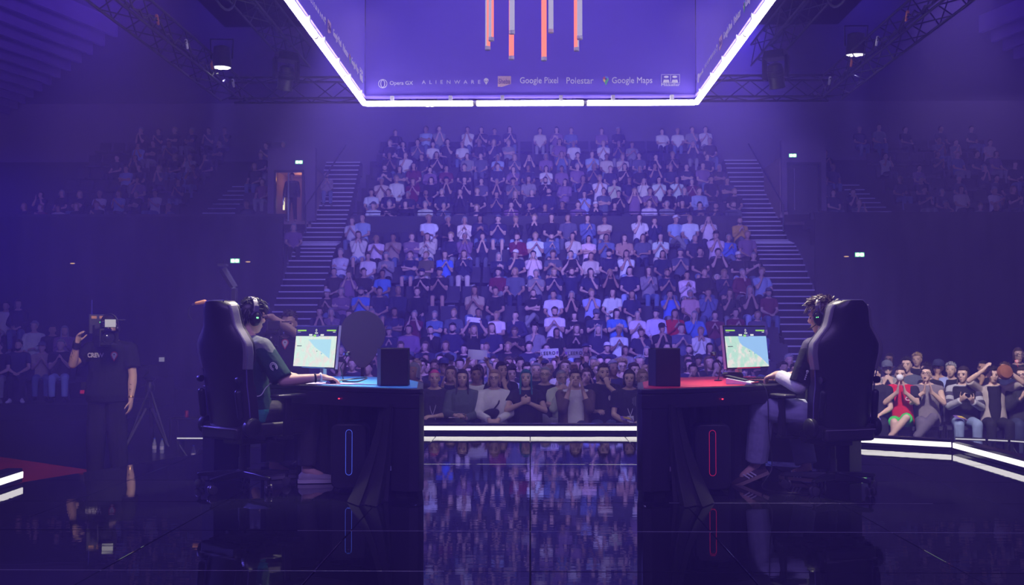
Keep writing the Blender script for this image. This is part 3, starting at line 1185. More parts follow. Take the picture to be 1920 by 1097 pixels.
PA = portal('door_1', -8.98, -7.35, 4.9, 7.42, -8.75, -7.72, 6.63, 36.2, True, 'violet portal wall with an open lit doorway by the left stairs')
lp = bpy.data.lights.new('corridor_lamp', 'POINT')
lp.energy = 7
lp.color = (1.0, 0.42, 0.26)
lp.shadow_soft_size = 0.1
lo = bpy.data.objects.new('corridor_lamp', lp)
lo.location = (-8.2, 37.7, 6.5)
col.objects.link(lo)
m_ = MB()
m_.box((-8.34, 36.5, 5.72), (0.05, 0.7, 1.7), (0, 0, 0.25))
m_.build('door_leaf', mat('door_leaf', (0.09, 0.12, 0.11), 0.35), PA, smooth=False, bevel=0.005)
m_ = MB()
m_.cap((-8.42, 36.1, 5.45), (-8.42, 36.1, 5.75), 0.02, 0.02)
m_.build('door_handle', STEEL, PA)
m_ = MB()
m_.box((-8.58, 36.9, 5.6), (0.06, 0.04, 0.5))
m_.build('corridor_tube', emit('corridor_glow', (1.0, 0.85, 0.8), 1.2), PA, smooth=False)
m_ = MB()
m_.tube([(-7.66, 36.1, 4.9), (-7.66, 36.1, 6.45)], 0.02, 6)
m_.build('rail_post', STEEL, PA)
PB = portal('door_2', 8.55, 10.05, 5.2, 7.62, 8.72, 9.86, 6.85, 36.2, False, 'violet portal wall with a dark doorway by the right stairs')
m_ = MB()
m_.box((9.29, 36.35, 5.95), (1.0, 0.06, 1.7))
m_.build('door_leaf', mat('door_dark', (0.03, 0.028, 0.045), 0.5), PB, smooth=False)
m_ = MB()
m_.tube([(8.9, 35.9, 5.2), (8.9, 35.9, 6.6)], 0.02, 6)
m_.build('rail_post', STEEL, PB)
for nm, xa, ya, za in (('banister', -7.45, 35.2, 5.3), ('banister', 8.35, 35.2, 5.3)):
    m_ = MB()
    m_.tube([(xa, ya, za - 0.9), (xa, ya, za), (xa + (0.45 if xa < 0 else -0.1), ya + 5, za + 2.9)], 0.03, 6)
    m_.build(nm, METAL, st)
p = at(560.5, 304, 36.1)
exit_sign(p, 0.26, 'green exit sign above the lit doorway beside the left stairs')
p = at(1486.5, 291.5, 36.1)
exit_sign(p, 0.26, 'green exit sign above the dark doorway beside the right stairs')
p = at(440.5, 489, 34.05)
exit_sign(p, 0.30, 'green exit sign on the black drape left of the stairs')
p = at(1612, 477.5, 34.05)
exit_sign(p, 0.30, 'green exit sign on the black drape right of the stairs')
for px, py, lab in ((465, 491, 'small warm lamp on the drape next to the left exit sign'), (1587, 481, 'small warm lamp on the drape next to the right exit sign'), (136, 494, 'small warm lamp on the drape above the standing camera operator')):
    m_ = MB()
    m_.ell((0, 0, 0), (0.085, 0.04, 0.018))
    tag(m_.build('wall_lamp', emit('wall_lamp', (1.0, 0.55, 0.32), 0.8), loc=at(px, py, 34.0)), lab, 'lamp', 'small warm wall lamps')

# ceiling with hanging acoustic baffles at both upper corners
m_ = MB()
m_.box((0, 33.0, 10.45), (64, 22, 0.3))
struct(m_.build('ceiling', mat('ceiling_black', (0.010, 0.010, 0.016), 0.9), smooth=False), 'black hall ceiling')
baf_m = mat('baffle_violet', (0.10, 0.07, 0.22), 0.7, noise=0.25, nscale=1.5)
for s, n_, x_off in ((-1, 12, 0), (1, 8, 0.9)):
    for i in range(n_):
        xe, ye = s * (12.15 + x_off + 0.78 * i), 30.8 + 1.0 * i
        m_ = MB()
        w = V((s * 0.28, -1, 0)).normalized()
        o = V((xe, ye, 10.0))
        m_.add([o + w * t + V((dx, 0, dz)) for t in (0, 14) for dx, dz in ((-0.06, -0.25), (0.06, -0.25), (0.06, 0.25), (-0.06, 0.25))],
               [(0, 1, 2, 3), (7, 6, 5, 4), (0, 4, 5, 1), (1, 5, 6, 2), (2, 6, 7, 3), (3, 7, 4, 0)])
        b_ = m_.build('ceiling_baffle', baf_m, smooth=False)
        tag(b_, 'violet hanging ceiling baffle, %s from the stage in the upper %s corner' % (ORD[i + 1], 'left' if s < 0 else 'right'), 'baffle', 'hanging ceiling baffles')
spot('baffle_lamp', (-4.3, 12, 5.9), (-16.5, 31, 10), (0.22, 0.10, 1.0), BAFFLE, 34, 0.8)
spot('baffle_lamp', (4.3, 12, 5.9), (17, 31, 10), (0.22, 0.10, 1.0), BAFFLE * 0.6, 34, 0.8)

# ------------------------------------------------------------------ hanging light box with printed banner walls
LX, LY0, LY1, LZ0, LZ1 = 2.03, 8.45, 13.0, 3.985, 6.2
lantern = empty('light_box', (0, (LY0 + LY1) / 2, LZ0))
tag(lantern, 'big hanging violet box with sponsor banners and glowing white tube edge', 'light box')
ban_m = mat('banner_violet', (0.15, 0.095, 0.72), 0.75, noise=0.06, nscale=3)
LAV = mat('print_lavender', (0.80, 0.76, 0.92), 0.7)
PRT = {'lav': LAV, 'red': mat('print_red', (0.75, 0.12, 0.15), 0.7), 'blue': mat('print_blue', (0.15, 0.35, 0.85), 0.7), 'green': mat('print_green', (0.10, 0.55, 0.25), 0.7),
       'yellow': mat('print_yellow', (0.85, 0.6, 0.1), 0.7), 'rose': mat('print_rose', (0.72, 0.48, 0.60), 0.7), 'deep': mat('print_deep', (0.12, 0.06, 0.35), 0.7)}
WID = 2 * LX


def bx(px):
    return (px - 994.0) / F * 12.97


def bz(py):
    return CAM_H + (622.0 - py) / F * 12.97 - LZ0


def word(panel, body_, x0, x1, zc, h, m='lav', spacing=1.0, name='lettering'):
    me = text_mesh(body_, 0.1, 0.002, 'LEFT', spacing)
    xs = [v.co.x for v in me.vertices]
    ys = [v.co.y for v in me.vertices]
    sx = (x1 - x0) / (max(xs) - min(xs))
    sy = h / (max(ys) - min(ys))
    for v in me.vertices:
        x, y, z = v.co
        v.co = (x0 + (x - min(xs)) * sx, -0.006 + z, zc + (y - (max(ys) + min(ys)) / 2) * sy)
    me.materials.append(PRT[m])
    return obj(name, me, None, panel)


def flat(panel, poly, m='lav', name='logo', y=-0.004):
    k = MB()
    k.plate(poly, (0, y, 0), (1, 0, 0), (0, 0, 1), (0, 0.003, 0))
    return k.build(name, PRT[m], panel, smooth=False)


def circ(cx, cz, r, n=20, a0=0, a1=2 * math.pi, rz=None):
    rz = rz or r
    return [(cx + r * math.cos(a0 + (a1 - a0) * k / n), cz + rz * math.sin(a0 + (a1 - a0) * k / n)) for k in range(n)]


def ringp(panel, cx, cz, r, w, rx=None, name='logo'):
    k = MB()
    n = 28
    rx = rx or r
    pts = [V((cx + rx * math.cos(2 * math.pi * i / n), -0.004, cz + r * math.sin(2 * math.pi * i / n))) for i in range(n + 1)]
    k.tube(pts, w, 5)
    return k.build(name, LAV, panel)


def logos(panel, shift=0.0):
    z = bz(148)
    # ring mark and name
    ringp(panel, bx(714.5), bz(151.5), 0.052, 0.004)
    ringp(panel, bx(714.5), bz(151.5), 0.044, 0.004, 0.024)
    word(panel, 'Opera GX', bx(728), bx(772), bz(151.5), 0.062)
    # spaced capitals and head mark
    word(panel, 'ALIENWARE', bx(789), bx(900), bz(149), 0.045, spacing=2.2)
    hx, hz = bx(911), bz(148)
    flat(panel, [(hx + 0.030 * math.cos(a) * (1 if math.sin(a) > 0 else (1 + 0.75 * math.sin(a))), hz + 0.012 + (0.030 if math.sin(a) > 0 else 0.052) * math.sin(a)) for a in [2 * math.pi * k / 20 for k in range(20)]])
    for s in (-1, 1):
        flat(panel, [(hx + s * (0.012 + 0.009 * math.cos(a)) , hz + 0.006 + 0.006 * math.sin(a) + 0.008 * math.cos(a) - 0.004) for a in [2 * math.pi * k / 10 * s for k in range(10)]], 'deep', 'logo_eye', -0.007)
    # rose badge
    b0, b1 = bx(933), bx(958)
    flat(panel, [(b0, bz(158)), (b0 + 0.05, bz(158.5)), (b1, bz(153)), (b1, bz(138)), (b0, bz(138))], 'rose')
    word(panel, 'Sheba', b0 + 0.012, b1 - 0.01, bz(148), 0.065, 'deep')
    word(panel, 'Google Pixel', bx(975), bx(1047), bz(148), 0.100)
    word(panel, 'Polestar', bx(1063), bx(1114), bz(147), 0.078)
    # map pin mark in four colours
    px, pz = bx(1137.5), bz(144.5)
    flat(panel, circ(px, pz, 0.036, 10, 0.4, 2.0) + [(px, pz)], 'blue')
    flat(panel, circ(px, pz, 0.036, 8, 2.0, 3.2) + [(px, pz)], 'red')
    flat(panel, [(px, pz), (px - 0.036, pz), (px - 0.030, pz - 0.022), (px - 0.016, pz - 0.042)], 'yellow')
    flat(panel, [(px, pz), (px - 0.016, pz - 0.042), (px, pz - 0.078), (px + 0.018, pz - 0.04), (px + 0.034, pz - 0.012), (px + 0.033, pz + 0.014)], 'green')
    flat(panel, circ(px, pz, 0.013, 10), 'deep', 'logo', -0.008)
    word(panel, 'Google Maps', bx(1149), bx(1225), bz(148.5), 0.100)
    # framed pair of plain panels with a name beneath
    f0, f1 = bx(1242), bx(1277)
    ftop, fbot = bz(136), bz(153)
    k = MB()
    for (a, b, c, d) in ((f0, f1, ftop - 0.004, ftop), (f0, f1, fbot, fbot + 0.004), (f0, f0 + 0.004, fbot, ftop), (f1 - 0.004, f1, fbot, ftop), ((f0 + f1) / 2 - 0.002, (f0 + f1) / 2 + 0.002, fbot, ftop)):
        k.box(((a + b) / 2, -0.004, (c + d) / 2), (b - a, 0.004, d - c))
    k.build('logo_frame', LAV, panel, smooth=False)
    for i in (0, 1):
        cx = f0 + (f1 - f0) * (0.27 + 0.46 * i)
        flat(panel, circ(cx, ftop - 0.03, 0.03, 12, rz=0.014))
        flat(panel, [(cx - 0.04, fbot + 0.01), (cx + 0.04, fbot + 0.01), (cx + 0.03, fbot + 0.045), (cx - 0.03, fbot + 0.045)])
    word(panel, 'Mikkeller', f0, f1, bz(155.8), 0.032)
    for ch in panel.children:
        ch.location.x += shift


for nm, loc, rz, lg in (('rear', (0, (LY1 - LY0) / 2, 0), 0, True), ('left', (-LX, -0.01, 0), R(90), True), ('right', (LX, -0.01, 0), R(-90), True), ('front', (0, -(LY1 - LY0) / 2, 0), R(180), False)):
    m_ = MB()
    w = WID if nm in ('rear', 'front') else (LY1 - LY0)
    m_.box((0, 0.03, (LZ1 - LZ0) / 2), (w, 0.05, LZ1 - LZ0))
    m_.box((0, 0.0, 0.012), (w, 0.03, 0.024))
    pn = m_.build('banner_wall', ban_m, lantern, smooth=False, loc=loc)
    pn.rotation_euler = (0, 0, rz)
    if lg:
        logos(pn, 0 if nm == 'rear' else (1 if nm == 'left' else -1) * ((LY1 - LY0) - WID) / 2)
# glowing tubes below the box edge, in lengths with dark joints and pale clips
TUBE_M = emit('tube_white', (0.87, 0.80, 1.0), TUBE_L)
TZ = 3.905 - LZ0
clip_m = mat('clip_pale', (0.7, 0.68, 0.75), 0.4)
hy = (LY1 - LY0) / 2


def light_tube(a, b, n):
    a, b = V(a), V(b)
    for i in range(n):
        p, q = a.lerp(b, i / n), a.lerp(b, (i + 1) / n)
        d = (q - p).normalized()
        k = MB()
        k.cap(p + d * 0.035, q - d * 0.035, 0.034, 0.034, 12, 2)
        k.build('light_tube', TUBE_M, lantern)
        k = MB()
        k.cone(q - d * 0.03, q + d * 0.03, 0.03, 0.03, 10)
        k.build('tube_joint', WHITEP, lantern)
        for t in (0.25, 0.78):
            c = p.lerp(q, t)
            k = MB()
            k.box(c + V((0, 0, 0.055)), (0.045, 0.045, 0.075))
            k.build('tube_clip', clip_m, lantern, smooth=False)


light_tube((-LX, hy - 0.04, TZ), (LX, hy - 0.04, TZ), 3)
light_tube((-LX, -hy, TZ), (-LX, hy - 0.04, TZ), 3)
light_tube((LX, -hy, TZ), (LX, hy - 0.04, TZ), 3)
light_tube((-LX, -hy, TZ), (LX, -hy, TZ), 3)

# vertical two-colour tubes hanging inside the box
ORG = emit('tube_orange', (1.0, 0.20, 0.17), 1.5)
WHT = emit('tube_pale', (0.60, 0.53, 0.95), 0.78)
for px, bot, kind_, yy, lab in ((914.5, 88, 'split', 10.9, 'leftmost hanging tube, half white and half orange'), (921, 71, 'wo', 10.6, 'second hanging tube from the left, pale with thin orange edge'),
                                (960, 58, 'w', 10.5, 'short pale hanging tube in front of the left orange one'), (959, 106, 'o', 11.0, 'orange hanging tube left of the middle'),
                                (1020, 108, 'o', 10.7, 'longest orange hanging tube near the middle'), (1033, 56, 'w', 11.0, 'shortest pale hanging tube right of the longest orange one'),
                                (1081, 90, 'split2', 10.9, 'half orange half white hanging tube towards the right'), (1087, 68, 'w', 10.6, 'rightmost pale hanging tube')):
    b_ = at(px, bot, yy)
    o = empty('hanging_tube', b_)
    tag(o, lab, 'light tube', 'hanging light tubes')
    L, r_ = 5.6 - b_.z, 0.026
    if kind_ in ('o', 'w'):
        k = MB()
        k.cone((0, 0, 0), (0, 0, L), r_, r_, 16)
        k.build('tube', ORG if kind_ == 'o' else WHT, o)
    else:
        a_mid = {'split': R(-20), 'wo': R(10), 'split2': R(20)}[kind_]
        for j, mm in ((0, ORG), (1, WHT)):
            if kind_ == 'split2':
                mm = WHT if j == 0 else ORG
            k = MB()
            pts = [(r_ * math.cos(a_mid - R(90) + R(180) * (j + t / 8)), r_ * math.sin(a_mid - R(90) + R(180) * (j + t / 8))) for t in range(9)]
            k.prism(pts, 0, L)
            k.build('tube_half', mm, o)
    k = MB()
    k.lathe([(0.004, -0.035), (0.028, -0.032), (0.029, -0.006), (0.029, 0.004)], n=16)
    k.build('end_cap', clip_m, o)

# ------------------------------------------------------------------ lighting truss round the box
TR = 0.28
TRM = mat('truss_black', (0.012, 0.012, 0.016), 0.6)


def truss(name, a, b, label, sect=TR, n=None, up=V((0, 0, 1)), chord=0.015):
    a, b = V(a), V(b)
    L = (b - a).length
    d = (b - a).normalized()
    s = d.cross(up).normalized() if abs(d.dot(up)) < 0.95 else V((1, 0, 0))
    w = s.cross(d).normalized()
    o = empty(name, a)
    tag(o, label, 'truss', 'lighting trusses')
    cor = [(-1, -1), (1, -1), (1, 1), (-1, 1)]
    h = sect / 2
    for i, j in cor:
        k = MB()
        k.tube([s * i * h + w * j * h, d * L + s * i * h + w * j * h], chord, 6)
        k.build('chord', TRM, o)
    n = n or max(2, int(L / sect / 1.2))
    k = MB()
    for t in range(n):
        for e in range(4):
            (i0, j0), (i1, j1) = cor[e], cor[(e + 1) % 4]
            if t % 2:
                (i0, j0), (i1, j1) = (i1, j1), (i0, j0)
            k.tube([d * (L * t / n) + s * i0 * h + w * j0 * h, d * (L * (t + 1) / n) + s * i1 * h + w * j1 * h], chord * 0.5, 5)
    lat = k.build('lattice', TRM, o)
    lat['kind'] = 'stuff'
    return o


TXL, TYB, TZB = 4.02, 14.2, 4.36
truss('lighting_truss', (-TXL, 4.0, TZB), (-TXL, TYB, TZB), 'dark lighting truss running overhead on the left side of the stage')
truss('lighting_truss', (TXL, 4.0, TZB), (TXL, TYB, TZB), 'dark lighting truss running overhead on the right side of the stage')
truss('lighting_truss', (-TXL, TYB, TZB), (TXL, TYB, TZB), 'dark lighting truss crossing behind the hanging banner box')
truss('lighting_truss', (-3.1, 5.0, TZB + 0.45), (-3.1, TYB, TZB + 0.45), 'inner lighting truss between box and left outer truss')
truss('lighting_truss', (3.1, 5.0, TZB + 0.45), (3.1, TYB, TZB + 0.45), 'inner lighting truss between box and right outer truss')
# dark masking plates above the truss
for s, nm in ((-1, 'left'), (1, 'right')):
    m_ = MB()
    m_.prism([(s * 2.15, 4.0), (s * 4.15, 4.0), (s * 4.15, 14.3), (s * 2.15, 14.3)][::s], 5.25, 5.3)
    struct(m_.build('trim_%d' % (5 if s < 0 else 6), MATTE, smooth=False), 'black rigging deck above the %s trusses' % nm)
m_ = MB()
m_.prism([(-4.15, 14.3), (-4.15, 13.2), (4.15, 13.2), (4.15, 14.3)][::-1], 5.25, 5.3)
struct(m_.build('trim_7', MATTE, smooth=False), 'black rigging deck above the rear truss')
# cables looped along the outer trusses
cab_m = mat('cable_black', (0.02, 0.02, 0.025), 0.5)
orange_m = mat('connector_orange', (0.75, 0.25, 0.08), 0.5)
for s, nm in ((-1, 'left'), (1, 'right')):
    for i in range(9):
        y0 = 6.0 + i * 0.92
        k = MB()
        pts = [V((s * (TXL - 0.25), y0 + 0.92 * t / 10, TZB - 0.08 - 0.09 * math.sin(math.pi * t / 10) + 0.03 * math.sin(t * 2.1 + i))) for t in range(11)]
        k.tube(pts, 0.011, 5)
        c = k.build('power_cable', cab_m)
        tag(c, 'black cable loop %s from the rear on the %s truss' % (ORD[9 - i], nm), 'cable', 'cable loops under the trusses')
        k = MB()
        k.cap((s * (TXL - 0.25), y0, TZB - 0.06), (s * (TXL - 0.25), y0 + 0.05, TZB - 0.13), 0.018, 0.014, 8, 2)
        k.build('connector', orange_m if i % 2 else WHITEP, c)


def moving_head(loc, yaw_, tilt, label, lit=False, sc=1.0):
    o = empty('moving_head_lamp', loc)
    o.rotation_euler = (0, 0, yaw_)
    o.scale = (sc, sc, sc)
    k = MB()
    k.box((0, 0, 0), (0.36, 0.26, 0.13), None, (0.85, 0.85))
    k.build('lamp_base', BLACK, o, bevel=0.01)
    for s in (-1, 1):
        k = MB()
        k.box((s * 0.185, 0, -0.2), (0.05, 0.12, 0.36))
        k.build('yoke_arm', BLACK, o, bevel=0.015)
    M = Matrix.Translation((0, 0, -0.3)) @ Euler((tilt, 0, 0)).to_matrix().to_4x4()
    k = MB(M)
    k.lathe([(0.06, 0.17), (0.11, 0.14), (0.13, 0.05), (0.125, -0.05), (0.118, -0.17), (0.128, -0.21), (0.128, -0.225)], n=18)
    hd_ = k.build('lamp_head', BLACK, o)
    k = MB(M)
    for i in range(5):
        k.lathe([(0.132, 0.06 - 0.025 * i), (0.138, 0.052 - 0.025 * i), (0.132, 0.044 - 0.025 * i)], n=18)
    k.build('cooling_fin', BLACK, hd_)
    k = MB(M)
    k.lathe([(0.11, -0.215), (0.10, -0.232), (0.05, -0.238), (0.002, -0.24)], n=18)
    k.build('lens', emit('lens_glow', (0.93, 0.88, 1.0), 3.0) if lit else mat('lens_dark', (0.02, 0.02, 0.03), 0.08), hd_)
    tag(o, label, 'spotlight', 'moving head spotlights')
    return o


def par_can(loc, label, tilt=0.0):
    """round wash lamp seen from below, its face split into bright cells"""
    o = empty('wash_light', loc)
    o.rotation_euler = (tilt, 0, 0)
    k = MB()
    k.lathe([(0.05, 0.26), (0.10, 0.24), (0.115, 0.08), (0.118, 0.0), (0.110, -0.003)], n=20)
    h_ = k.build('lamp_housing', BLACK, o)
    k = MB()
    k.tube([(-0.13, 0, 0.1), (-0.14, 0, 0.34), (0.14, 0, 0.34), (0.13, 0, 0.1)], 0.012, 6)
    k.build('yoke', METAL, o)
    k = MB()
    k.lathe([(0.112, 0.0), (0.108, -0.006), (0.002, -0.006)], n=20)
    k.build('lens_plate', emit('lens_plate', (0.7, 0.66, 0.9), 1.4), h_)
    for i in range(7):
        a = 2 * math.pi * i / 6
        c = (0, 0) if i == 6 else (0.068 * math.cos(a), 0.068 * math.sin(a))
        k = MB()
        k.lathe([(0.031, -0.004), (0.029, -0.012), (0.002, -0.018)], (c[0], c[1], 0), 12)
        k.build('lens_cell', emit('lens_cell', (0.92, 0.9, 1.0), 7.0), h_)
    tag(o, label, 'spotlight', 'round wash lamps')
    return o


pl = at(416, 126, 12.9)
par_can(pl, 'bright round wash lamp hanging under the left truss', R(2))
spot('beam_lamp', pl - V((0, 0, 0.05)), pl - V((0.0, -0.15, 3)), (0.42, 0.36, 1.0), BEAM, 26, 0.5, 0.1)
pr = at(1604, 102, 12.9)
par_can(pr, 'bright round wash lamp hanging under the right truss', R(6))
spot('beam_lamp', pr - V((0, 0, 0.05)), pr - V((0.05, -0.15, 3)), (0.42, 0.36, 1.0), BEAM, 26, 0.5, 0.1)
par_can(at(805, 196, 14.4), 'bright round wash lamp just below the rear glowing tube', 0)
moving_head((-3.55, 9.6, 4.72), 0.3, 0.5, 'dark moving head lamp hanging on the left truss near the top edge')
moving_head((3.45, 9.7, 4.72), -0.3, 0.5, 'dark moving head lamp hanging on the right truss near the top edge')
moving_head((-3.1, 13.4, 4.60), 0.6, 0.3, 'dark moving head lamp behind the left bright wash lamp', sc=0.8)
moving_head((3.1, 13.4, 4.60), -0.6, 0.3, 'dark moving head lamp behind the right bright wash lamp', sc=0.8)
for s, nm in ((-1, 'left'), (1, 'right')):
    k = MB()
    k.tube([V((s * 3.0, 10.2 + 0.5 * math.cos(a), 4.55 + 0.28 * math.sin(a))) for a in [R(-200) + R(220) * i / 14 for i in range(15)]], 0.013, 5)
    tag(k.build('hanging_cable', cab_m), 'loose cable loop hanging beside the %s edge of the banner box' % nm, 'cable')

# ------------------------------------------------------------------ players' stations (laid out for +X, mirrored for -X)
ZD = 0.73
CYAN = mat('desk_cyan', (0.10, 0.55, 0.95), 0.45)
REDT = mat('desk_red', (0.62, 0.01, 0.05), 0.45)
DESK = mat('desk_dark', (0.022, 0.018, 0.032), 0.35, noise=0.15, nscale=6)
CURT = mat('curtain_black', (0.018, 0.016, 0.022), 0.9)
PCM = mat('tower_dark', (0.013, 0.012, 0.018), 0.4)
BLUE_E = emit('ring_blue', (0.07, 0.12, 1.0), 0.9)
RED_E = emit('ring_red', (1.0, 0.02, 0.12), 0.42)
PAT = mat('skirt_cloth', (0.014, 0.013, 0.018), 0.8, noise=0.3, nscale=30)


def offset_path(path, d):
    out = []
    for i, p in enumerate(path):
        a = V((*path[max(i - 1, 0)], 0))
        b = V((*path[min(i + 1, len(path) - 1)], 0))
        t = (b - a).normalized()
        out.append((p[0] - t.y * d, p[1] + t.x * d))
    return out


def wall_along(mb, path, th, z0, z1):
    o = offset_path(path, th)
    rr = []
    for p, q in zip(path, o):
        rr.append([V((p[0], p[1], z0)), V((q[0], q[1], z0)), V((q[0], q[1], z1)), V((p[0], p[1], z1))])
    mb.rings(rr)


def station(s):
    left = s < 0
    S = Matrix.Diagonal((s, 1, 1, 1))
    side = 'blue' if left else 'red'
    desk = empty('gaming_desk', (0, 0, 0))
    tag(desk, f'dark curved gaming desk with a {"cyan" if left else "red"} top at the {"left" if left else "right"} player', 'desk', 'players desks')

    def part(fn, name, m, bevel=0, smooth=True, parent=desk):
        k = MB(S)
        fn(k)
        return k.build(name, m, parent, smooth, bevel)
    edge = [(0.715, 7.15), (0.735, 7.095), (0.80, 7.085), (1.05, 7.20), (1.35, 7.40), (1.65, 7.61), (1.9, 7.79), (2.2, 8.03), (2.48, 8.26)]
    outline = edge + [(2.30, 9.0), (2.0, 9.15), (1.45, 9.0), (1.02, 8.72), (0.80, 8.0)]
    part(lambda k: k.prism(outline, ZD - 0.035, ZD), 'desktop', DESK, 0.006)
    inner = [(0.76, 7.17), (0.82, 7.125), (1.05, 7.235), (1.35, 7.435), (1.5, 7.54), (1.72, 8.1), (1.9, 9.05), (1.47, 8.96), (1.05, 8.69), (0.84, 8.0)]
    part(lambda k: k.prism(inner, ZD, ZD + 0.004), 'table_mat', CYAN if left else REDT)
    part(lambda k: wall_along(k, edge[1:], 0.03, ZD - 0.13, ZD - 0.036), 'apron', DESK, 0.004)
    part(lambda k: wall_along(k, [(0.80, 7.95), (0.725, 7.3), (0.715, 7.17), (0.74, 7.105), (0.80, 7.09), (0.93, 7.155)], 0.04, 0.05, ZD - 0.036), 'end_panel', DESK, 0.004)
    part(lambda k: wall_along(k, [(0.83, 7.9), (0.765, 7.3), (0.76, 7.2), (0.82, 7.135), (0.9, 7.18)], 0.03, 0.0, 0.05), 'plinth', MATTE)
    part(lambda k: k.box((2.37, 8.33, (ZD - 0.036) / 2 + 0.02), (0.15, 0.34, ZD - 0.076), (0, 0, 0.65)), 'leg_panel', DESK, 0.004)
    part(lambda k: k.box((2.37, 8.33, 0.02), (0.1, 0.28, 0.04), (0, 0, 0.65)), 'leg_foot', METAL)
    part(lambda k: wall_along(k, [(2.26, 8.95), (2.0, 9.08), (1.47, 8.93), (1.05, 8.66), (0.86, 8.0)], 0.02, 0.02, ZD - 0.036), 'modesty_panel', MATTE)
    # black curtain tied at the end panel, flaring out over the floor
    def cur(u, v):
        w = 1 - v
        x = 0.915 + (0.10 + 0.16 * w ** 1.6) * u
        y = 7.12 + 0.12 * u * v - 0.30 * w ** 2.2 * (0.55 + 0.45 * math.sin(u * 3.0))
        fold = (0.012 + 0.035 * w) * math.sin(u * 13 + 0.6) + 0.012 * w * math.sin(u * 31)
        return (x + fold * 0.5, y + fold, 0.005 + 0.62 * v)
    part(lambda k: k.grid(cur, 34, 16, lambda u, v: (0, 0.006, 0)), 'curtain', CURT)
    def skirt(u, v):
        w = 1 - v
        x = 1.03 + 0.72 * u
        return (x, 7.62 + 0.42 * u - 0.03 * w + 0.02 * math.sin(u * 23) * (0.3 + w) + 0.012 * math.sin(u * 51), 0.004 + 0.58 * v)
    part(lambda k: k.grid(skirt, 46, 6, lambda u, v: (0, 0.006, 0)), 'cloth_skirt', PAT)
    part(lambda k: k.ell((1.32, 7.365, ZD - 0.082), (0.006, 0.004, 0.004)), 'indicator', emit('indicator_red', (1.0, 0.02, 0.05), 6))

    # computer tower under the desk, with a glowing stadium ring on its face
    pc = empty('computer_tower', (s * 1.263, 7.52, 0))
    k = MB(S)
    hw, hd, hh, r_ = 0.125, 0.075, 0.47, 0.05
    pl = []
    for (cx, cz, a0) in ((hw - r_, r_ + 0.015, -90), (hw - r_, hh - r_, 0), (-hw + r_, hh - r_, 90), (-hw + r_, r_ + 0.015, 180)):
        pl += [(cx + r_ * math.cos(R(a0 + 15 * t)), cz + r_ * math.sin(R(a0 + 15 * t))) for t in range(7)]
    k.plate(pl, (0, -hd, 0), (1, 0, 0), (0, 0, 1), (0, 2 * hd, 0))
    k.build('tower_case', PCM, pc, bevel=0.012)
    k = MB(S)
    ring = []
    for (cz, a0) in ((0.405, 0), (0.135, 180)):
        ring += [V((0.022 * math.cos(R(a0 + 22.5 * t)), -hd - 0.001, cz + 0.022 * math.sin(R(a0 + 22.5 * t)))) for t in range(9)]
    ring.append(ring[0])
    k.tube(ring, 0.0019, 5)
    k.build('light_ring', BLUE_E if left else RED_E, pc)
    k = MB(S)
    k.ell((0, -hd - 0.001, 0.40), (0.008, 0.003, 0.01))
    k.build('power_button', METAL, pc)
    k = MB(S)
    for sx in (-1, 1):
        k.box((sx * 0.09, 0, 0.008), (0.03, 0.13, 0.016))
    k.build('foot_rail', BLACK, pc, smooth=False)
    tag(pc, f'dark computer tower with a glowing {side} stadium ring under the {"cyan" if left else "red"} desk', 'computer', 'computer towers')

    # monitor on a white stand
    mon = empty('monitor', (s * 1.63, 8.07, ZD + 0.004), s * R(44))
    tilt = Matrix.Rotation(R(-6), 4, 'X')
    M0 = S @ Matrix.Translation((0, 0, 0.262)) @ tilt
    k = MB(M0)
    k.box((0, 0.016, 0), (0.55, 0.03, 0.325))
    k.build('bezel', BLACK, mon, bevel=0.004)
    k = MB(M0)
    k.box((0, 0.036, 0), (0.44, 0.03, 0.24), None, (0.9, 0.9))
    k.build('rear_shell', WHITEP, mon, bevel=0.01)
    k = MB(M0)
    k.box((-0.277, 0.014, 0), (0.004, 0.02, 0.325))
    k.build('edge_strip', clip_m, mon, smooth=False)
    k = MB(M0)
    k.box((0.0, -0.001, -0.157), (0.30, 0.003, 0.004))
    k.build('light_bar', emit('bar_blue', (0.15, 0.35, 1.0), 0.8) if left else emit('bar_red', (1, 0.05, 0.15), 0.8), mon, smooth=False)
    k = MB(S)
    k.box((0, 0.075, 0.15), (0.05, 0.035, 0.30), None, (0.8, 0.8))
    k.build('stand_column', WHITEP, mon, bevel=0.006)
    k = MB(S)
    k.prism([(-0.12, -0.06), (0.12, -0.06), (0.05, 0.12), (-0.05, 0.12)], 0, 0.012)
    k.build('stand_base', WHITEP, mon, bevel=0.004)
    # what the screen shows (never mirrored): header bar, map with land and sea
    MS = Matrix.Translation((0, 0, 0.262)) @ tilt
    W2, H2 = 0.268, 0.152

    def pane(poly, name, m, lay, par):
        k = MB(MS)
        k.plate([(-W2 + 2 * W2 * a, H2 - 2 * H2 * b) for a, b in poly][::-1], (0, -0.0012 - 0.0003 * lay, 0), (1, 0, 0), (0, 0, 1), (0, 0.0004, 0))
        return k.build(name, m, par, smooth=False)
    scr = pane([(0, 0), (1, 0), (1, 1), (0, 1)], 'screen', emit('screen_navy', (0.028, 0.022, 0.16), 1.0), 0, mon)
    land = map_mat('map_left' if left else 'map_right', (0.74, 0.91, 0.93) if left else (0.52, 0.78, 0.76))
    T0 = 0.235
    pane([(0, T0), (1, T0), (1, 1), (0, 1)], 'map_land', land, 1, scr)
    sea = [(0.32, 0.11), (0.88, 0.10), (0.87, 0.72), (0.71, 0.55), (0.5, 0.36)] if left else [(0.31, 0), (1, 0), (1, 0.97), (0.8, 0.67), (0.6, 0.46), (0.40, 0.30), (0.33, 0.18)]
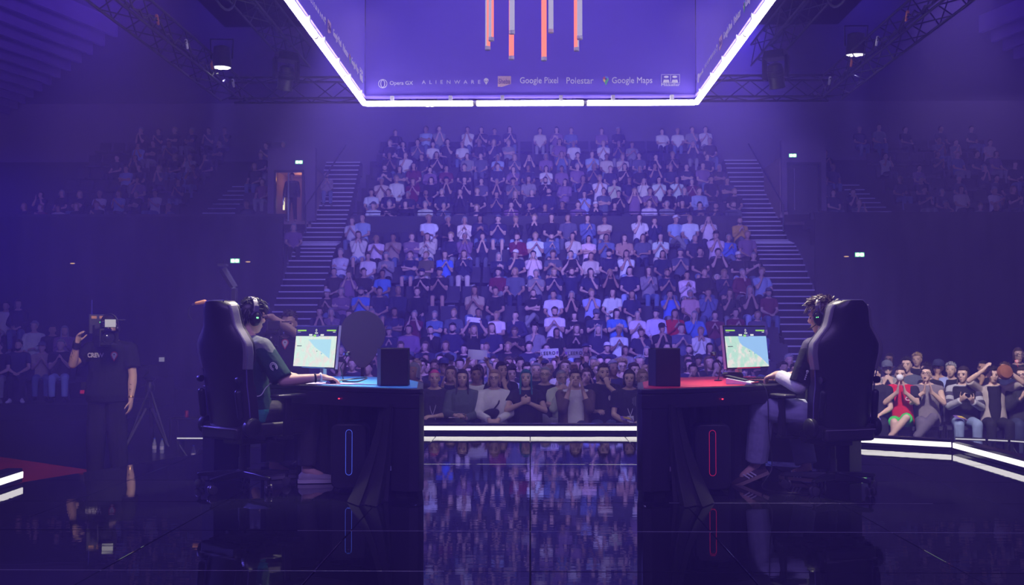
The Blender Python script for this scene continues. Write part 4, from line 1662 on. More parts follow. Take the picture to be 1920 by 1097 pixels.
    pane([(a, T0 + (1 - T0) * b) for a, b in sea], 'map_sea', emit('sea_left', (0.44, 0.73, 1.0), 1.08) if left else emit('sea_right', (0.31, 0.53, 1.0), 1.08), 2, scr)
    bar = emit('bar_green', (0.42, 0.85, 0.12), 0.9)
    for a, b in ((0.03, 0.25), (0.75, 0.97)):
        pane([(a, 0.075), (b, 0.075), (b, 0.11), (a, 0.11)], 'health_bar', bar, 1, scr)
    wt = emit('screen_white', (0.9, 0.9, 1.0), 1.0)
    for a, b, c, d, m in ((0.33, 0.41, 0.185, 0.225, wt), (0.61, 0.69, 0.185, 0.225, wt), (0.47, 0.54, 0.145, 0.17, wt), (0.44, 0.505, 0.195, 0.25, emit('pill_green', (0.35, 0.8, 0.2), 0.9)), (0.505, 0.57, 0.195, 0.25, emit('pill_violet', (0.18, 0.14, 0.6), 0.9)),
                          (0.05, 0.17, 0.475, 0.495, emit('map_ink', (0.12, 0.14, 0.16), 0.8)), (0.035, 0.115, 0.125, 0.14, emit('name_violet', (0.5, 0.4, 0.9), 0.8)), (0.9, 0.96, 0.125, 0.14, wt), (0.55, 0.565, 0.60, 0.625, MATS['map_ink']), (0.66, 0.69, 0.65, 0.68, emit('map_dot', (0.25, 0.6, 0.95), 0.9))):
        pane([(a, c), (b, c), (b, d), (a, d)], 'screen_mark', m, 3, scr)
    k = MB(MS)
    cx, cz = 0.0, H2 - 2 * H2 * 0.09
    k.tube([V((cx + 0.007 * math.cos(a), -0.0022, cz + 0.010 * math.sin(a))) for a in [2 * math.pi * t / 12 for t in range(13)]], 0.0015, 4)
    k.build('screen_emblem', wt, scr)
    tag(mon, 'monitor with a %s map under a navy bar, on the %s desk' % ('pale green coast' if left else 'map half covered by blue sea', 'cyan' if left else 'red') if left else 'monitor showing a map half covered by blue sea, on the red desk', 'monitor', 'players monitors')

    # privacy box on the desk corner
    k = MB()
    x0, x1 = (-1.075, -0.848) if left else (0.826, 1.037)
    pl = [(x0, 7.49), (x0 + 0.04, 7.385), (x1, 7.40), (x1 - 0.005, 7.56), (x1 - 0.06, 7.62), (x0 + 0.07, 7.62)]
    k.prism(pl, 0, 0.258)
    bxo = k.build('shield_box', mat('box_blueblack', (0.02, 0.019, 0.03), 0.6), None, bevel=0.003, loc=(0, 0, ZD + 0.0045))
    k = MB()
    k.prism([(x0 + 0.045, 7.378), (x1 - 0.004, 7.393), (x1 - 0.004, 7.398), (x0 + 0.045, 7.383)], 0.006, 0.252)
    k.build('front_cover', mat('box_brown', (0.035, 0.026, 0.03), 0.75, noise=0.3, nscale=40), bxo)
    k = MB()
    k.prism([(x0 + 0.01, 7.45), (x1, 7.41), (x1 - 0.005, 7.56), (x0 + 0.07, 7.61)], 0.258, 0.261)
    k.build('lid', MATTE, bxo)
    tag(bxo, 'black angular box standing on the corner of the %s desk' % ('cyan' if left else 'red'), 'box', 'boxes on the desk corners')
    return desk


def map_mat(name, base):
    m = bpy.data.materials.new(name)
    m.use_nodes = True
    nt = m.node_tree
    nt.nodes.clear()
    tc = nt.nodes.new('ShaderNodeTexCoord')
    n = nt.nodes.new('ShaderNodeTexNoise')
    n.inputs['Scale'].default_value = 16
    n.inputs['Detail'].default_value = 6
    n2 = nt.nodes.new('ShaderNodeTexNoise')
    n2.inputs['Scale'].default_value = 150
    nt.links.new(tc.outputs['Object'], n.inputs['Vector'])
    nt.links.new(tc.outputs['Object'], n2.inputs['Vector'])
    r = nt.nodes.new('ShaderNodeValToRGB')
    r.color_ramp.elements[0].position = 0.48
    r.color_ramp.elements[0].color = (*base, 1)
    r.color_ramp.elements[1].position = 0.62
    r.color_ramp.elements[1].color = (0.88, 0.80, 0.88, 1)
    r2 = nt.nodes.new('ShaderNodeValToRGB')
    r2.color_ramp.elements[0].position = 0.28
    r2.color_ramp.elements[0].color = (0.35, 0.5, 0.6, 1)
    r2.color_ramp.elements[1].position = 0.36
    r2.color_ramp.elements[1].color = (1, 1, 1, 1)
    mx = nt.nodes.new('ShaderNodeMixRGB')
    mx.blend_type = 'MULTIPLY'
    mx.inputs[0].default_value = 0.8
    e = nt.nodes.new('ShaderNodeEmission')
    e.inputs[1].default_value = 1.02
    o = nt.nodes.new('ShaderNodeOutputMaterial')
    nt.links.new(n.outputs['Fac'], r.inputs[0])
    nt.links.new(n2.outputs['Fac'], r2.inputs[0])
    nt.links.new(r.outputs[0], mx.inputs[1])
    nt.links.new(r2.outputs[0], mx.inputs[2])
    nt.links.new(mx.outputs[0], e.inputs[0])
    nt.links.new(e.outputs[0], o.inputs[0])
    return m


station(-1)
station(1)

# small things on the desks
DZ = ZD + 0.0045


def keyboard(c, rz, label, glow):
    o = empty('keyboard', c, rz)
    k = MB()
    k.box((0, 0, 0.011), (0.44, 0.14, 0.022), None, (0.98, 0.95))
    k.build('keyboard_body', BLACK, o, bevel=0.004)
    k0 = MB().box((0, 0, 0.005), (0.0165, 0.0165, 0.010), None, (0.8, 0.8)).mesh('key', False)
    k0.materials.append(mat('key_black', (0.03, 0.025, 0.03), 0.5))
    for r_ in range(5):
        for cc in range(20):
            obj('key', k0, None, o, loc=(-0.2 + cc * 0.021, -0.052 + r_ * 0.026, 0.022))
    k = MB()
    k.box((0, 0, 0.0225), (0.43, 0.13, 0.001))
    k.build('key_glow', glow, o, smooth=False)
    tag(o, label, 'keyboard', 'keyboards')


def mouse(c, rz, label):
    o = empty('mouse', c, rz)
    k = MB()
    k.ell((0, 0, 0.012), (0.031, 0.06, 0.026), None, 14, 8)
    k.box((0, 0, 0.004), (0.054, 0.1, 0.008))
    mm = remesh(k, 'mouse_body', 0.004, 3, None, BLACK)
    obj('mouse_body', mm, None, o)
    k = MB()
    k.lathe([(0.007, -0.003), (0.007, 0.003)], (0, -0.03, 0.034), 10, 'X')
    k.build('scroll_wheel', METAL, o)
    tag(o, label, 'mouse', 'computer mice')


def cable(pts, r_, m, label, n=5):
    P_ = [V(p) for p in pts]
    out = []
    for i in range(len(P_) - 1):
        a, b, c, d = P_[max(i - 1, 0)], P_[i], P_[i + 1], P_[min(i + 2, len(P_) - 1)]
        for t in [k / 6 for k in range(6)]:
            out.append(0.5 * ((2 * b) + (c - a) * t + (2 * a - 5 * b + 4 * c - d) * t * t + (3 * b - a - 3 * c + d) * t ** 3))
    out.append(P_[-1])
    k = MB()
    k.tube(out, r_, n)
    return tag(k.build('cable', m), label, 'cable')


keyboard((1.76, 7.98, DZ), R(-24 + 6), 'black keyboard with red glow in front of the sea map monitor', emit('key_red', (1.0, 0.05, 0.1), 0.5))
keyboard((-1.80, 8.02, DZ), R(24), 'black keyboard on the cyan desk behind the forearm', emit('key_blue', (0.1, 0.2, 1.0), 0.4))
mouse((-1.43, 7.66, DZ), R(30), 'black mouse under the hand on the cyan desk')
mouse((2.3, 8.35, DZ), R(-20), 'black mouse on the far end of the red desk')
k = MB()
k.prism([(-1.75, 7.70), (-1.36, 7.50), (-1.20, 7.72), (-1.6, 7.93)], 0, 0.003)
tag(k.build('mouse_pad', mat('pad_print', (0.55, 0.45, 0.62), 0.6, noise=0.6, nscale=9), loc=(0, 0, DZ)), 'colourful printed mouse pad under the hand on the cyan desk', 'mouse pad')
k = MB()
k.prism([(-1.42, 7.56), (-1.08, 7.535), (-1.07, 7.55), (-1.4, 7.62)], 0, 0.004)
tag(k.build('paper_card', mat('card_violet', (0.35, 0.2, 0.4), 0.6), loc=(0, 0, DZ)), 'flat violet card lying on the cyan desk', 'card')
# folded black and white tablet with red edge on the red desk
tb = empty('folding_tablet', (1.50, 7.66, DZ), R(-20))
k = MB()
k.add([(-0.10, -0.02, 0), (0.09, -0.05, 0), (0.12, 0.06, 0.0), (-0.07, 0.09, 0.0), (-0.10, -0.02, 0.045), (0.09, -0.05, 0.012), (0.12, 0.06, 0.012), (-0.07, 0.09, 0.05)],
      [(0, 3, 2, 1), (4, 5, 6, 7), (0, 1, 5, 4), (1, 2, 6, 5), (2, 3, 7, 6), (3, 0, 4, 7)])
k.build('tablet_body', WHITEP, tb, bevel=0.003)
k = MB()
k.box((0.105, 0.0, 0.016), (0.012, 0.12, 0.006), (0, 0, -0.25))
k.build('red_edge', mat('edge_red', (0.8, 0.03, 0.05), 0.4), tb, smooth=False)
k = MB()
k.box((-0.03, 0.03, 0.045), (0.15, 0.09, 0.004), (0, 0.2, -0.15))
k.build('dark_cover', BLACK, tb, smooth=False)
tag(tb, 'white wedge-shaped tablet with red edge on the red desk', 'tablet')
# desk microphone with foam head in front of the right monitor
mc = empty('desk_microphone', (1.50, 7.93, DZ))
k = MB()
k.lathe([(0.05, 0), (0.05, 0.008), (0.01, 0.014), (0.008, 0.05)], n=16)
k.build('mic_base', BLACK, mc)
k = MB()
k.cap((-0.06, 0, 0.055), (0.05, 0, 0.05), 0.022, 0.026, 12)
k.build('foam_head', MATTE, mc)
k = MB()
k.tube([(0, 0, 0.05), (-0.02, 0, 0.06), (-0.05, 0, 0.055)], 0.006)
k.build('mic_neck', METAL, mc)
tag(mc, 'small black foam microphone lying before the sea map monitor', 'microphone')
# monitor boom arm bits: cameras on thin stems beside the monitors
for s, lab in ((1, 'tiny camera on a thin stem beside the sea map monitor'), (-1, 'tiny camera on a thin stem beside the coast map monitor')):
    pc_ = empty('player_camera', (s * 1.44, 8.22, DZ))
    k = MB()
    k.lathe([(0.03, 0), (0.03, 0.006), (0.004, 0.01)], n=12)
    k.build('camera_foot', BLACK, pc_)
    k = MB()
    k.tube([(0, 0, 0.005), (s * 0.02, -0.02, 0.1), (s * -0.03, 0, 0.19)], 0.004)
    k.build('camera_stem', METAL, pc_)
    k = MB()
    k.box((s * -0.035, 0, 0.205), (0.04, 0.05, 0.03))
    k.build('camera_body', METAL, pc_, bevel=0.004)
    k = MB()
    k.lathe([(0.010, -0.03), (0.011, -0.02)], (s * -0.035, 0, 0.205), 10, 'Y')
    k.build('camera_lens', STEEL, pc_)
    tag(pc_, lab, 'camera', 'tiny desk cameras')
cable([(-1.40, 7.95, DZ + 0.006), (-1.28, 7.9, DZ + 0.006), (-1.22, 7.98, DZ + 0.03), (-1.32, 8.08, DZ + 0.02), (-1.44, 8.05, DZ + 0.006)], 0.005, BLACK, 'black cable loop beside the white stand on the cyan desk')
cable([(-1.78, 7.60, 0.80), (-1.86, 7.52, 0.72), (-1.90, 7.49, 0.66), (-1.98, 7.45, 0.665), (-2.05, 7.42, 0.67)], 0.0035, WHITEP, 'thin white cable hanging over the edge of the cyan desk')
cable([(1.60, 7.72, 0.755), (1.67, 7.60, 0.70), (1.68, 7.57, 0.40), (1.70, 7.58, 0.15), (1.62, 7.50, 0.02), (1.85, 7.35, 0.008), (2.0, 7.45, 0.008)], 0.004, BLACK, 'black cable drooping from the red desk to the floor')

# dark map-pin shaped board on a pole behind the cyan desk
pin = empty('pin_board', (-1.49, 9.45, 0))
c = at(679.5, 625, 9.45)
k = MB()
pr_ = 0.202
pl = []
for i in range(41):
    a = R(-38 + 256 * i / 40)
    pl.append((pr_ * math.cos(a), pr_ * math.sin(a)))
pl += [(-0.09, -0.235), (-0.05, -0.285), (-0.02, -0.305), (0.02, -0.305), (0.05, -0.285), (0.09, -0.235)]
k.plate(pl[::-1], (c.x + 1.49, 0, c.z), (1, 0, 0), (0, 0, 1), (0, 0.03, 0))
k.build('pin_plate', mat('pin_dark', (0.13, 0.12, 0.13), 0.8, noise=0.1, nscale=60), pin, bevel=0.003)
k = MB()
k.tube([(c.x + 1.49, 0.02, 0.02), (c.x + 1.49, 0.02, c.z - 0.27)], 0.016, 8)
k.build('pole', BLACK, pin)
k = MB()
k.lathe([(0.15, 0.0), (0.15, 0.012), (0.03, 0.02)], (c.x + 1.49, 0.02, 0), 18)
k.build('pole_foot', BLACK, pin)
tag(pin, 'dark grey map-pin shaped board on a pole behind the cyan desk', 'sign')


# ------------------------------------------------------------------ gaming chairs (face -Y locally)
def chair(loc, rz, label, pipe):
    o = empty('gaming_chair', loc, rz)
    prof = [(0.43, 0.215), (0.50, 0.235), (0.62, 0.24), (0.74, 0.235), (0.86, 0.25), (0.96, 0.275), (1.03, 0.272), (1.09, 0.225), (1.15, 0.175), (1.22, 0.160), (1.28, 0.150), (1.315, 0.120), (1.325, 0.09)]

    def hw(z):
        for (a, wa), (b, wb) in zip(prof, prof[1:]):
            if a <= z <= b:
                t = (z - a) / (b - a)
                return wa + (wb - wa) * t
        return prof[-1][1]
    zs = [0.43 + (1.325 - 0.43) * i / 30 for i in range(31)]

    def ymid(z):
        return 0.235 + (z - 0.45) * 0.13

    def back_sec(z, u0, u1, th, nn=14):
        ring = []
        for i in range(nn + 1):
            u = u0 + (u1 - u0) * i / nn
            ring.append(V((u * hw(z), ymid(z) - 0.085 * abs(u) ** 3 * (1 if z > 0.9 or z < 0.75 else 0.8) - th, z)))
        for i in range(nn, -1, -1):
            u = u0 + (u1 - u0) * i / nn
            ring.append(V((u * hw(z), ymid(z) - 0.085 * abs(u) ** 3 + 0.035, z)))
        return ring
    k = MB()
    k.rings([back_sec(z, -1, 1, 0.035) for z in zs])
    b_ = k.build('backrest', LEATHER, o, bevel=0.012)
    for s in (-1, 1):
        k = MB()
        rr = []
        for z in zs[14:30]:
            x0, x1 = s * hw(z) * 0.80, s * hw(z) * 1.0
            ym = ymid(z) - 0.075
            ring = [V((x0, ym - 0.022, z)), V(((x0 + x1) / 2, ym - 0.034, z)), V((x1 + s * 0.006, ym - 0.02, z)), V((x1 + s * 0.008, ym + 0.045, z)), V(((x0 + x1) / 2, ym + 0.05, z))]
            rr.append(ring if s > 0 else ring[::-1])
        k.rings(rr)
        k.build('side_bolster', BOLSTER, b_, bevel=0.006)
        k = MB()
        k.tube([V((s * (hw(z) + 0.004), ymid(z) - 0.04, z)) for z in zs[:30]], 0.0045, 5)
        k.build('piping', pipe, b_)
    k = MB()
    k.tube([V((t * hw(1.325), ymid(1.325) - 0.03, 1.326)) for t in (-1, -0.5, 0, 0.5, 1)], 0.0045, 5)
    k.build('piping', pipe, b_)
    # seat
    k = MB()
    def seat_ring(y, f):
        w_ = 0.25 * f
        return [V((-w_, y, 0.375)), V((w_, y, 0.375)), V((w_ + 0.015, y, 0.43)), V((w_, y, 0.475)), V((w_ * 0.6, y, 0.462)), V((0, y, 0.458)), V((-w_ * 0.6, y, 0.462)), V((-w_, y, 0.475)), V((-w_ - 0.015, y, 0.43))]
    k.rings([seat_ring(y, f)[::-1] for y, f in ((-0.29, 0.92), (-0.27, 0.98), (-0.1, 1.0), (0.1, 1.0), (0.24, 0.95))])
    s_ = k.build('seat', LEATHER, o, bevel=0.014)
    k = MB()
    k.box((0, 0.262, 0.405), (0.40, 0.06, 0.09))
    k.build('rear_cushion', LEATHER, s_, bevel=0.02)
    k = MB()
    k.tube([(-0.2, 0.292, 0.44), (0, 0.296, 0.438), (0.2, 0.292, 0.44)], 0.004, 5)
    k.build('piping', BOLSTER, s_)
    for s in (-1, 1):
        k = MB()
        k.lathe([(0.004, -0.03), (0.062, -0.03), (0.068, -0.015), (0.068, 0.012), (0.055, 0.022), (0.05, 0.026), (0.004, 0.028)] if s > 0 else [(0.004, -0.028), (0.05, -0.026), (0.055, -0.022), (0.068, -0.012), (0.068, 0.015), (0.062, 0.03), (0.004, 0.03)], (s * 0.262, 0.2, 0.45), 24, 'X')
        k.build('hinge_cover', BLACK, o, bevel=0.003)
        k = MB()
        k.box((s * 0.255, 0.16, 0.41), (0.03, 0.16, 0.075), (0.3, 0, 0))
        k.build('hinge_bracket', BLACK, o, bevel=0.01)
        k = MB()
        k.cap((s * 0.215, 0.262, 0.53), (s * 0.21, 0.285, 0.69), 0.024, 0.024, 10)
        k.build('recline_bar', BLACK, o)
        k = MB()
        k.lathe([(0.004, -0.016), (0.024, -0.014), (0.026, 0.0), (0.024, 0.014), (0.004, 0.016)], (s * 0.222, 0.285, 0.78), 14, 'X')
        k.build('pivot_knob', BLACK, o)
        # armrest
        ar = empty('armrest', (0, 0, 0))
        ar.parent = o
        k = MB()
        k.box((s * 0.318, -0.06, 0.51), (0.032, 0.075, 0.27), None, (0.85, 0.7))
        k.box((s * 0.27, -0.06, 0.37), (0.16, 0.06, 0.025))
        k.build('arm_post', BLACK, ar, bevel=0.006)
        k = MB()
        k.prism([(s * 0.318 - 0.045, -0.20), (s * 0.318 + 0.045, -0.20), (s * 0.318 + 0.05, 0.06), (s * 0.318 - 0.05, 0.06)], 0.645, 0.672)
        k.build('arm_pad', mat('arm_pad', (0.05, 0.048, 0.055), 0.35), ar, bevel=0.01)
        k = MB()
        k.cap((s * 0.318, -0.10, 0.43), (s * 0.319, -0.10, 0.46), 0.004, 0.004, 6, 2)
        k.build('arm_button', STEEL, ar)
    k = MB()
    k.box((0, 0.02, 0.345), (0.22, 0.3, 0.055), None, (1, 1))
    k.build('tilt_mechanism', BLACK, o, bevel=0.01)
    k = MB()
    k.tube([(-0.05, -0.02, 0.34), (-0.22, -0.04, 0.33), (-0.27, -0.05, 0.33)], 0.008)
    k.build('tilt_lever', METAL, o)
    k = MB()
    k.lathe([(0.03, 0.10), (0.03, 0.22), (0.024, 0.222), (0.024, 0.34)], (0, 0.08, 0), 14)
    k.build('gas_lift', BLACK, o)
    k = MB()
    k.lathe([(0.05, 0.075), (0.055, 0.09), (0.05, 0.13), (0.035, 0.135)], (0, 0.08, 0), 16)
    k.build('base_hub', BLACK, o)
    for i in range(5):
        a = R(90 + 72 * i + 14)
        d = V((math.cos(a), math.sin(a), 0))
        n_ = V((-d.y, d.x, 0))
        k = MB()
        rr = []
        for t, w_, z0, z1 in ((0.03, 0.032, 0.078, 0.128), (0.18, 0.026, 0.085, 0.122), (0.31, 0.02, 0.085, 0.11), (0.335, 0.014, 0.087, 0.106)):
            c_ = d * t + V((0, 0.08, 0))
            rr.append([c_ - n_ * w_ + V((0, 0, z0)), c_ + n_ * w_ + V((0, 0, z0)), c_ + n_ * w_ * 0.8 + V((0, 0, z1)), c_ - n_ * w_ * 0.8 + V((0, 0, z1))])
        k.rings(rr)
        k.build('base_arm', METAL, o, bevel=0.005)
        cs = empty('caster', (0, 0, 0))
        cs.parent = o
        c_ = d * 0.318 + V((0, 0.08, 0))
        k = MB()
        k.cone(c_ + V((0, 0, 0.05)), c_ + V((0, 0, 0.09)), 0.011, 0.011, 8)
        k.ell(c_ + V((0, 0, 0.045)), (0.018, 0.018, 0.018))
        k.build('caster_stem', BLACK, cs)
        wd = V((math.cos(a + 1.1), math.sin(a + 1.1), 0))
        for s in (-1, 1):
            k = MB()
            p0 = c_ + V((0, 0, 0.031)) + wd * s * 0.010
            p1 = c_ + V((0, 0, 0.031)) + wd * s * 0.026
            u, v_, dd = MB.frame(p1 - p0)
            k.rings([k.ring(p0, u, v_, 0.026, 0.026, 18), k.ring(p0.lerp(p1, 0.2), u, v_, 0.030, 0.030, 18), k.ring(p0.lerp(p1, 0.8), u, v_, 0.030, 0.030, 18), k.ring(p1, u, v_, 0.022, 0.022, 18)])
            k.build('caster_wheel', mat('caster_grey', (0.05, 0.05, 0.055), 0.3), cs)
    tag(o, label, 'chair', 'gaming chairs')
    return o


CL, PHL = V((-1.99, 7.64, 0)), R(180 - 38)
CR, PHR = V((2.07, 7.61, 0)), R(180 + 38)
CRC = V((2.09, 7.625, 0))
chair(CL, PHL, 'black gaming chair under the player in the green jersey', mat('piping_blue', (0.12, 0.1, 0.3), 0.5))
chair(CRC, R(180 + 20), 'black gaming chair under the player in the black jersey', MATS['piping_blue'])

# ------------------------------------------------------------------ the two players
def zoned(name, base, zone, zthr, hem=None, zhem=0.0, rough=0.75):
    """jersey cloth: a jagged shoulder yoke in a second colour and a hem band, in the garment's own space"""
    m, nt, b = _new(name)
    tc = nt.nodes.new('ShaderNodeTexCoord')
    sp = nt.nodes.new('ShaderNodeSeparateXYZ')
    nt.links.new(tc.outputs['Object'], sp.inputs[0])
    w = nt.nodes.new('ShaderNodeTexVoronoi')
    w.inputs['Scale'].default_value = 14
    nt.links.new(tc.outputs['Object'], w.inputs['Vector'])
    a = nt.nodes.new('ShaderNodeMath')
    a.operation = 'MULTIPLY_ADD'
    a.inputs[1].default_value = 0.07
    nt.links.new(w.outputs['Distance'], a.inputs[0])
    nt.links.new(sp.outputs['Z'], a.inputs[2])
    g = nt.nodes.new('ShaderNodeMath')
    g.operation = 'GREATER_THAN'
    g.inputs[1].default_value = zthr
    nt.links.new(a.outputs[0], g.inputs[0])
    mx = nt.nodes.new('ShaderNodeMixRGB')
    mx.inputs[1].default_value = (*base, 1)
    mx.inputs[2].default_value = (*zone, 1)
    nt.links.new(g.outputs[0], mx.inputs[0])
    last = mx
    if hem:
        l = nt.nodes.new('ShaderNodeMath')
        l.operation = 'LESS_THAN'
        l.inputs[1].default_value = zhem
        nt.links.new(sp.outputs['Z'], l.inputs[0])
        m2 = nt.nodes.new('ShaderNodeMixRGB')
        m2.inputs[2].default_value = (*hem, 1)
        nt.links.new(l.outputs[0], m2.inputs[0])
        nt.links.new(mx.outputs[0], m2.inputs[1])
        last = m2
    nt.links.new(last.outputs[0], b.inputs['Base Color'])
    n = nt.nodes.new('ShaderNodeTexNoise')
    n.inputs['Scale'].default_value = 12
    n.inputs['Detail'].default_value = 3
    nt.links.new(tc.outputs['Object'], n.inputs['Vector'])
    bp = nt.nodes.new('ShaderNodeBump')
    bp.inputs['Strength'].default_value = 0.5
    bp.inputs['Distance'].default_value = 0.02
    nt.links.new(n.outputs['Fac'], bp.inputs['Height'])
    nt.links.new(bp.outputs[0], b.inputs['Normal'])
    b.inputs['Roughness'].default_value = rough
    b.inputs['Specular IOR Level'].default_value = 0.25
    return m


def strand_hair(name, seed, length, forward, lift, color_m, count=420, fringe=0.0):
    """a scalp shell under several hundred tapering locks"""
    r = random.Random(seed)
    base = hair_mesh('short', seed)
    mb = MB()
    mb.v = [tuple(v.co) for v in base.vertices]
    mb.f = [tuple(p.vertices) for p in base.polygons]
    c = V((0, 0.014, 0.034))
    n = 0
    while n < count:
        b, a = r.uniform(0, 2 * math.pi), r.uniform(-0.75, 1.55)
        d = V((math.cos(a) * math.cos(b), math.cos(a) * math.sin(b), math.sin(a)))
        front = -d.y
        lim = 0.42 if front > 0.45 else (-0.02 if front > 0.0 else (-0.30 if front > -0.35 else -0.66))
        if d.z < lim:
            continue
        n += 1
        p = c + V((d.x * 0.078, d.y * 0.10, d.z * 0.092))
        flow = V((d.x * 0.25, -forward if d.z > 0.2 else 0.1, -0.7 if d.z < 0.55 else 0.0)) + d * lift + V((r.uniform(-.3, .3), r.uniform(-.3, .3), r.uniform(-.2, .25)))
        flow.normalize()
        L = length * r.uniform(0.6, 1.25) * (1 + fringe * max(0, front) * (1 if d.z > 0.3 else 0))
        q = p + flow * L * 0.5 + d * 0.006
        e = p + flow * L + V((0, 0, -0.35 * L * (1 - lift)))
        mb.tube([p, q, e], [0.007, 0.0055, 0.0008], 4)
    me = mb.mesh(name)
    me.materials.append(color_m)
    return me


def headset(Mw, label, led, two=False):
    o = empty('headset', (0, 0, 0))
    o.matrix_world = Mw
    k = MB()
    rr = []
    for i in range(25):
        a = R(-8 + 196 * i / 24)
        c = V((0.090 * math.cos(a), 0.012, 0.03 + 0.104 * math.sin(a)))
        nrm = V((math.cos(a), 0, math.sin(a)))
        rr.append([c + V((0, -0.019, 0)), c + V((0, -0.019, 0)) + nrm * 0.011, c + V((0, 0.019, 0)) + nrm * 0.011, c + V((0, 0.019, 0))])
    k.rings(rr)
    k.build('headband', mat('band_grey', (0.22, 0.21, 0.24), 0.4), o, bevel=0.004)
    k = MB()
    rr = []
    for i in range(15):
        a = R(30 + 120 * i / 14)
        c = V((0.084 * math.cos(a), 0.012, 0.03 + 0.097 * math.sin(a)))
        nrm = V((math.cos(a), 0, math.sin(a)))
        rr.append([c + V((0, -0.016, 0)), c + V((0, -0.016, 0)) + nrm * 0.008, c + V((0, 0.016, 0)) + nrm * 0.008, c + V((0, 0.016, 0))])
    k.rings(rr)
    k.build('band_pad', BLACK, o)
    for s in (-1, 1):
        cup = empty('ear_cup', (0, 0, 0))
        cup.parent = o
        k = MB(Matrix.Translation((s * 0.083, 0.006, -0.018)) @ Matrix.Diagonal((1, 0.84, 1.12, 1)))
        pr = [(0.044, -0.006), (0.046, 0.006), (0.045, 0.018), (0.034, 0.030), (0.004, 0.034)]
        k.lathe(pr if s > 0 else [(r_, -h) for r_, h in pr[::-1]], n=24, axis='X')
        k.build('cup_shell', BLACK, cup)
        k = MB(Matrix.Translation((s * 0.075, 0.006, -0.018)) @ Matrix.Diagonal((1, 0.84, 1.12, 1)))
        k.lathe([(0.042, -0.008), (0.047, 0.0), (0.042, 0.008)], n=24, axis='X')
        k.build('ear_pad', MATTE, cup)
        k = MB()
        k.tube([V((s * 0.100, 0.006 + 0.040 * math.cos(a), -0.012 + 0.05 * math.sin(a))) for a in [R(20 + 140 * t / 10) for t in range(11)]], 0.006, 6)
        k.box((s * 0.100, 0.010, 0.055), (0.010, 0.03, 0.04))
        k.build('yoke', STEEL, cup)
        k = MB()
        if two:
            for dy in (-0.006, 0.006):
                k.box((s * 0.117, 0.006 + dy, -0.008), (0.004, 0.005, 0.006))
        else:
            k.box((s * 0.117, 0.006, -0.010), (0.004, 0.016, 0.010))
        k.build('status_light', emit('led_green', (0.2, 1.0, 0.35), 2.5), cup, smooth=False)
    k = MB()
    k.tube([(0.09, -0.01, -0.05), (0.085, -0.06, -0.075), (0.06, -0.10, -0.08)], 0.0035, 6)
    k.build('mic_boom', BLACK, o)
    tag(o, label, 'headset', 'players headsets')
    return o


def player(loc, rz, J, skin, name_label, jersey_m, hair_me, jeans, shoe_c, sleeve, under=None, stripes=False, jeans_rs=(0.1, 0.082, 0.066)):
    me = body(J, 'person', 0.0068, None, True, fr=0.0092)
    root = obj('person', me, None, color=skin)
    root.location = loc
    root.rotation_euler = (0, 0, rz)
    jm = shirt(J, 'jersey', 0.008, sleeve, None, grow=0.022, loose=0.03, hem=-0.12, rs=(0.074, 0.077, 0.05))
    jm.materials.clear()
    obj('jersey', jm, jersey_m, root)
    if under:
        mb = MB()
        for i in (0, 1):
            S_, E, W = J['sh'][i], J['el'][i], J['wr'][i]
            mb.cap(S_.lerp(E, 0.4), E, 0.056, 0.056, 14)
            mb.cone(E, E.lerp(W, 0.25), 0.056, 0.057, 14)
            mb.cone(E.lerp(W, 0.2), E.lerp(W, 0.85), 0.057, 0.048, 14)
        um = remesh(mb, 'undershirt', 0.007, 2, None, CLOTH)
        put('undershirt', um, root, None, under)
    tm = trousers(J, 'trousers', 0.009, 1.92, None, rs=jeans_rs)
    put('trousers', tm, root, None, jeans)
    for i in (0, 1):
        sm = shoe_mesh(J, i, 'shoe')
        so = put('shoe', sm, root, None, shoe_c, CLOTH)
        t = J['toe'][i]
        u = t.normalized()
        s_ = V((-u.y, u.x, 0)).normalized()
        w = s_.cross(u) if s_.cross(u).z > 0 else u.cross(s_)
        b_ = J['an'][i] - w * 0.088 - u * 0.055
        k = MB()
        rr = []
        for x, hw_ in ((-0.006, 0.028), (0.03, 0.04), (0.12, 0.043), (0.19, 0.048), (0.25, 0.038), (0.28, 0.012)):
            c_ = b_ + u * x
            rr.append([c_ - s_ * hw_ - w * 0.002, c_ + s_ * hw_ - w * 0.002, c_ + s_ * hw_ + w * 0.022, c_ - s_ * hw_ + w * 0.022])
        k.rings(rr)
        k.build('sole', mat('sole_tan', (0.30, 0.22, 0.17), 0.7) if stripes else mat('sole_white', (0.6, 0.58, 0.6), 0.7), so)
        if stripes:
            for q in range(3):
                for sd in (-1, 1):
                    k = MB()
                    a_ = b_ + u * (0.085 + 0.026 * q) + s_ * sd * 0.0405
                    k.tube([a_ + w * 0.025, a_ + u * 0.018 - s_ * sd * 0.004 + w * 0.05, a_ + u * 0.03 - s_ * sd * 0.016 + w * 0.066], 0.0055, 5)
                    k.build('stripe', WHITEP, so)
    H = head_matrix(J)
    put('hair', hair_me, root, H)
    face(root, J, (0.02, 0.015, 0.012))
    tag(root, name_label, 'person', 'players')
    return root


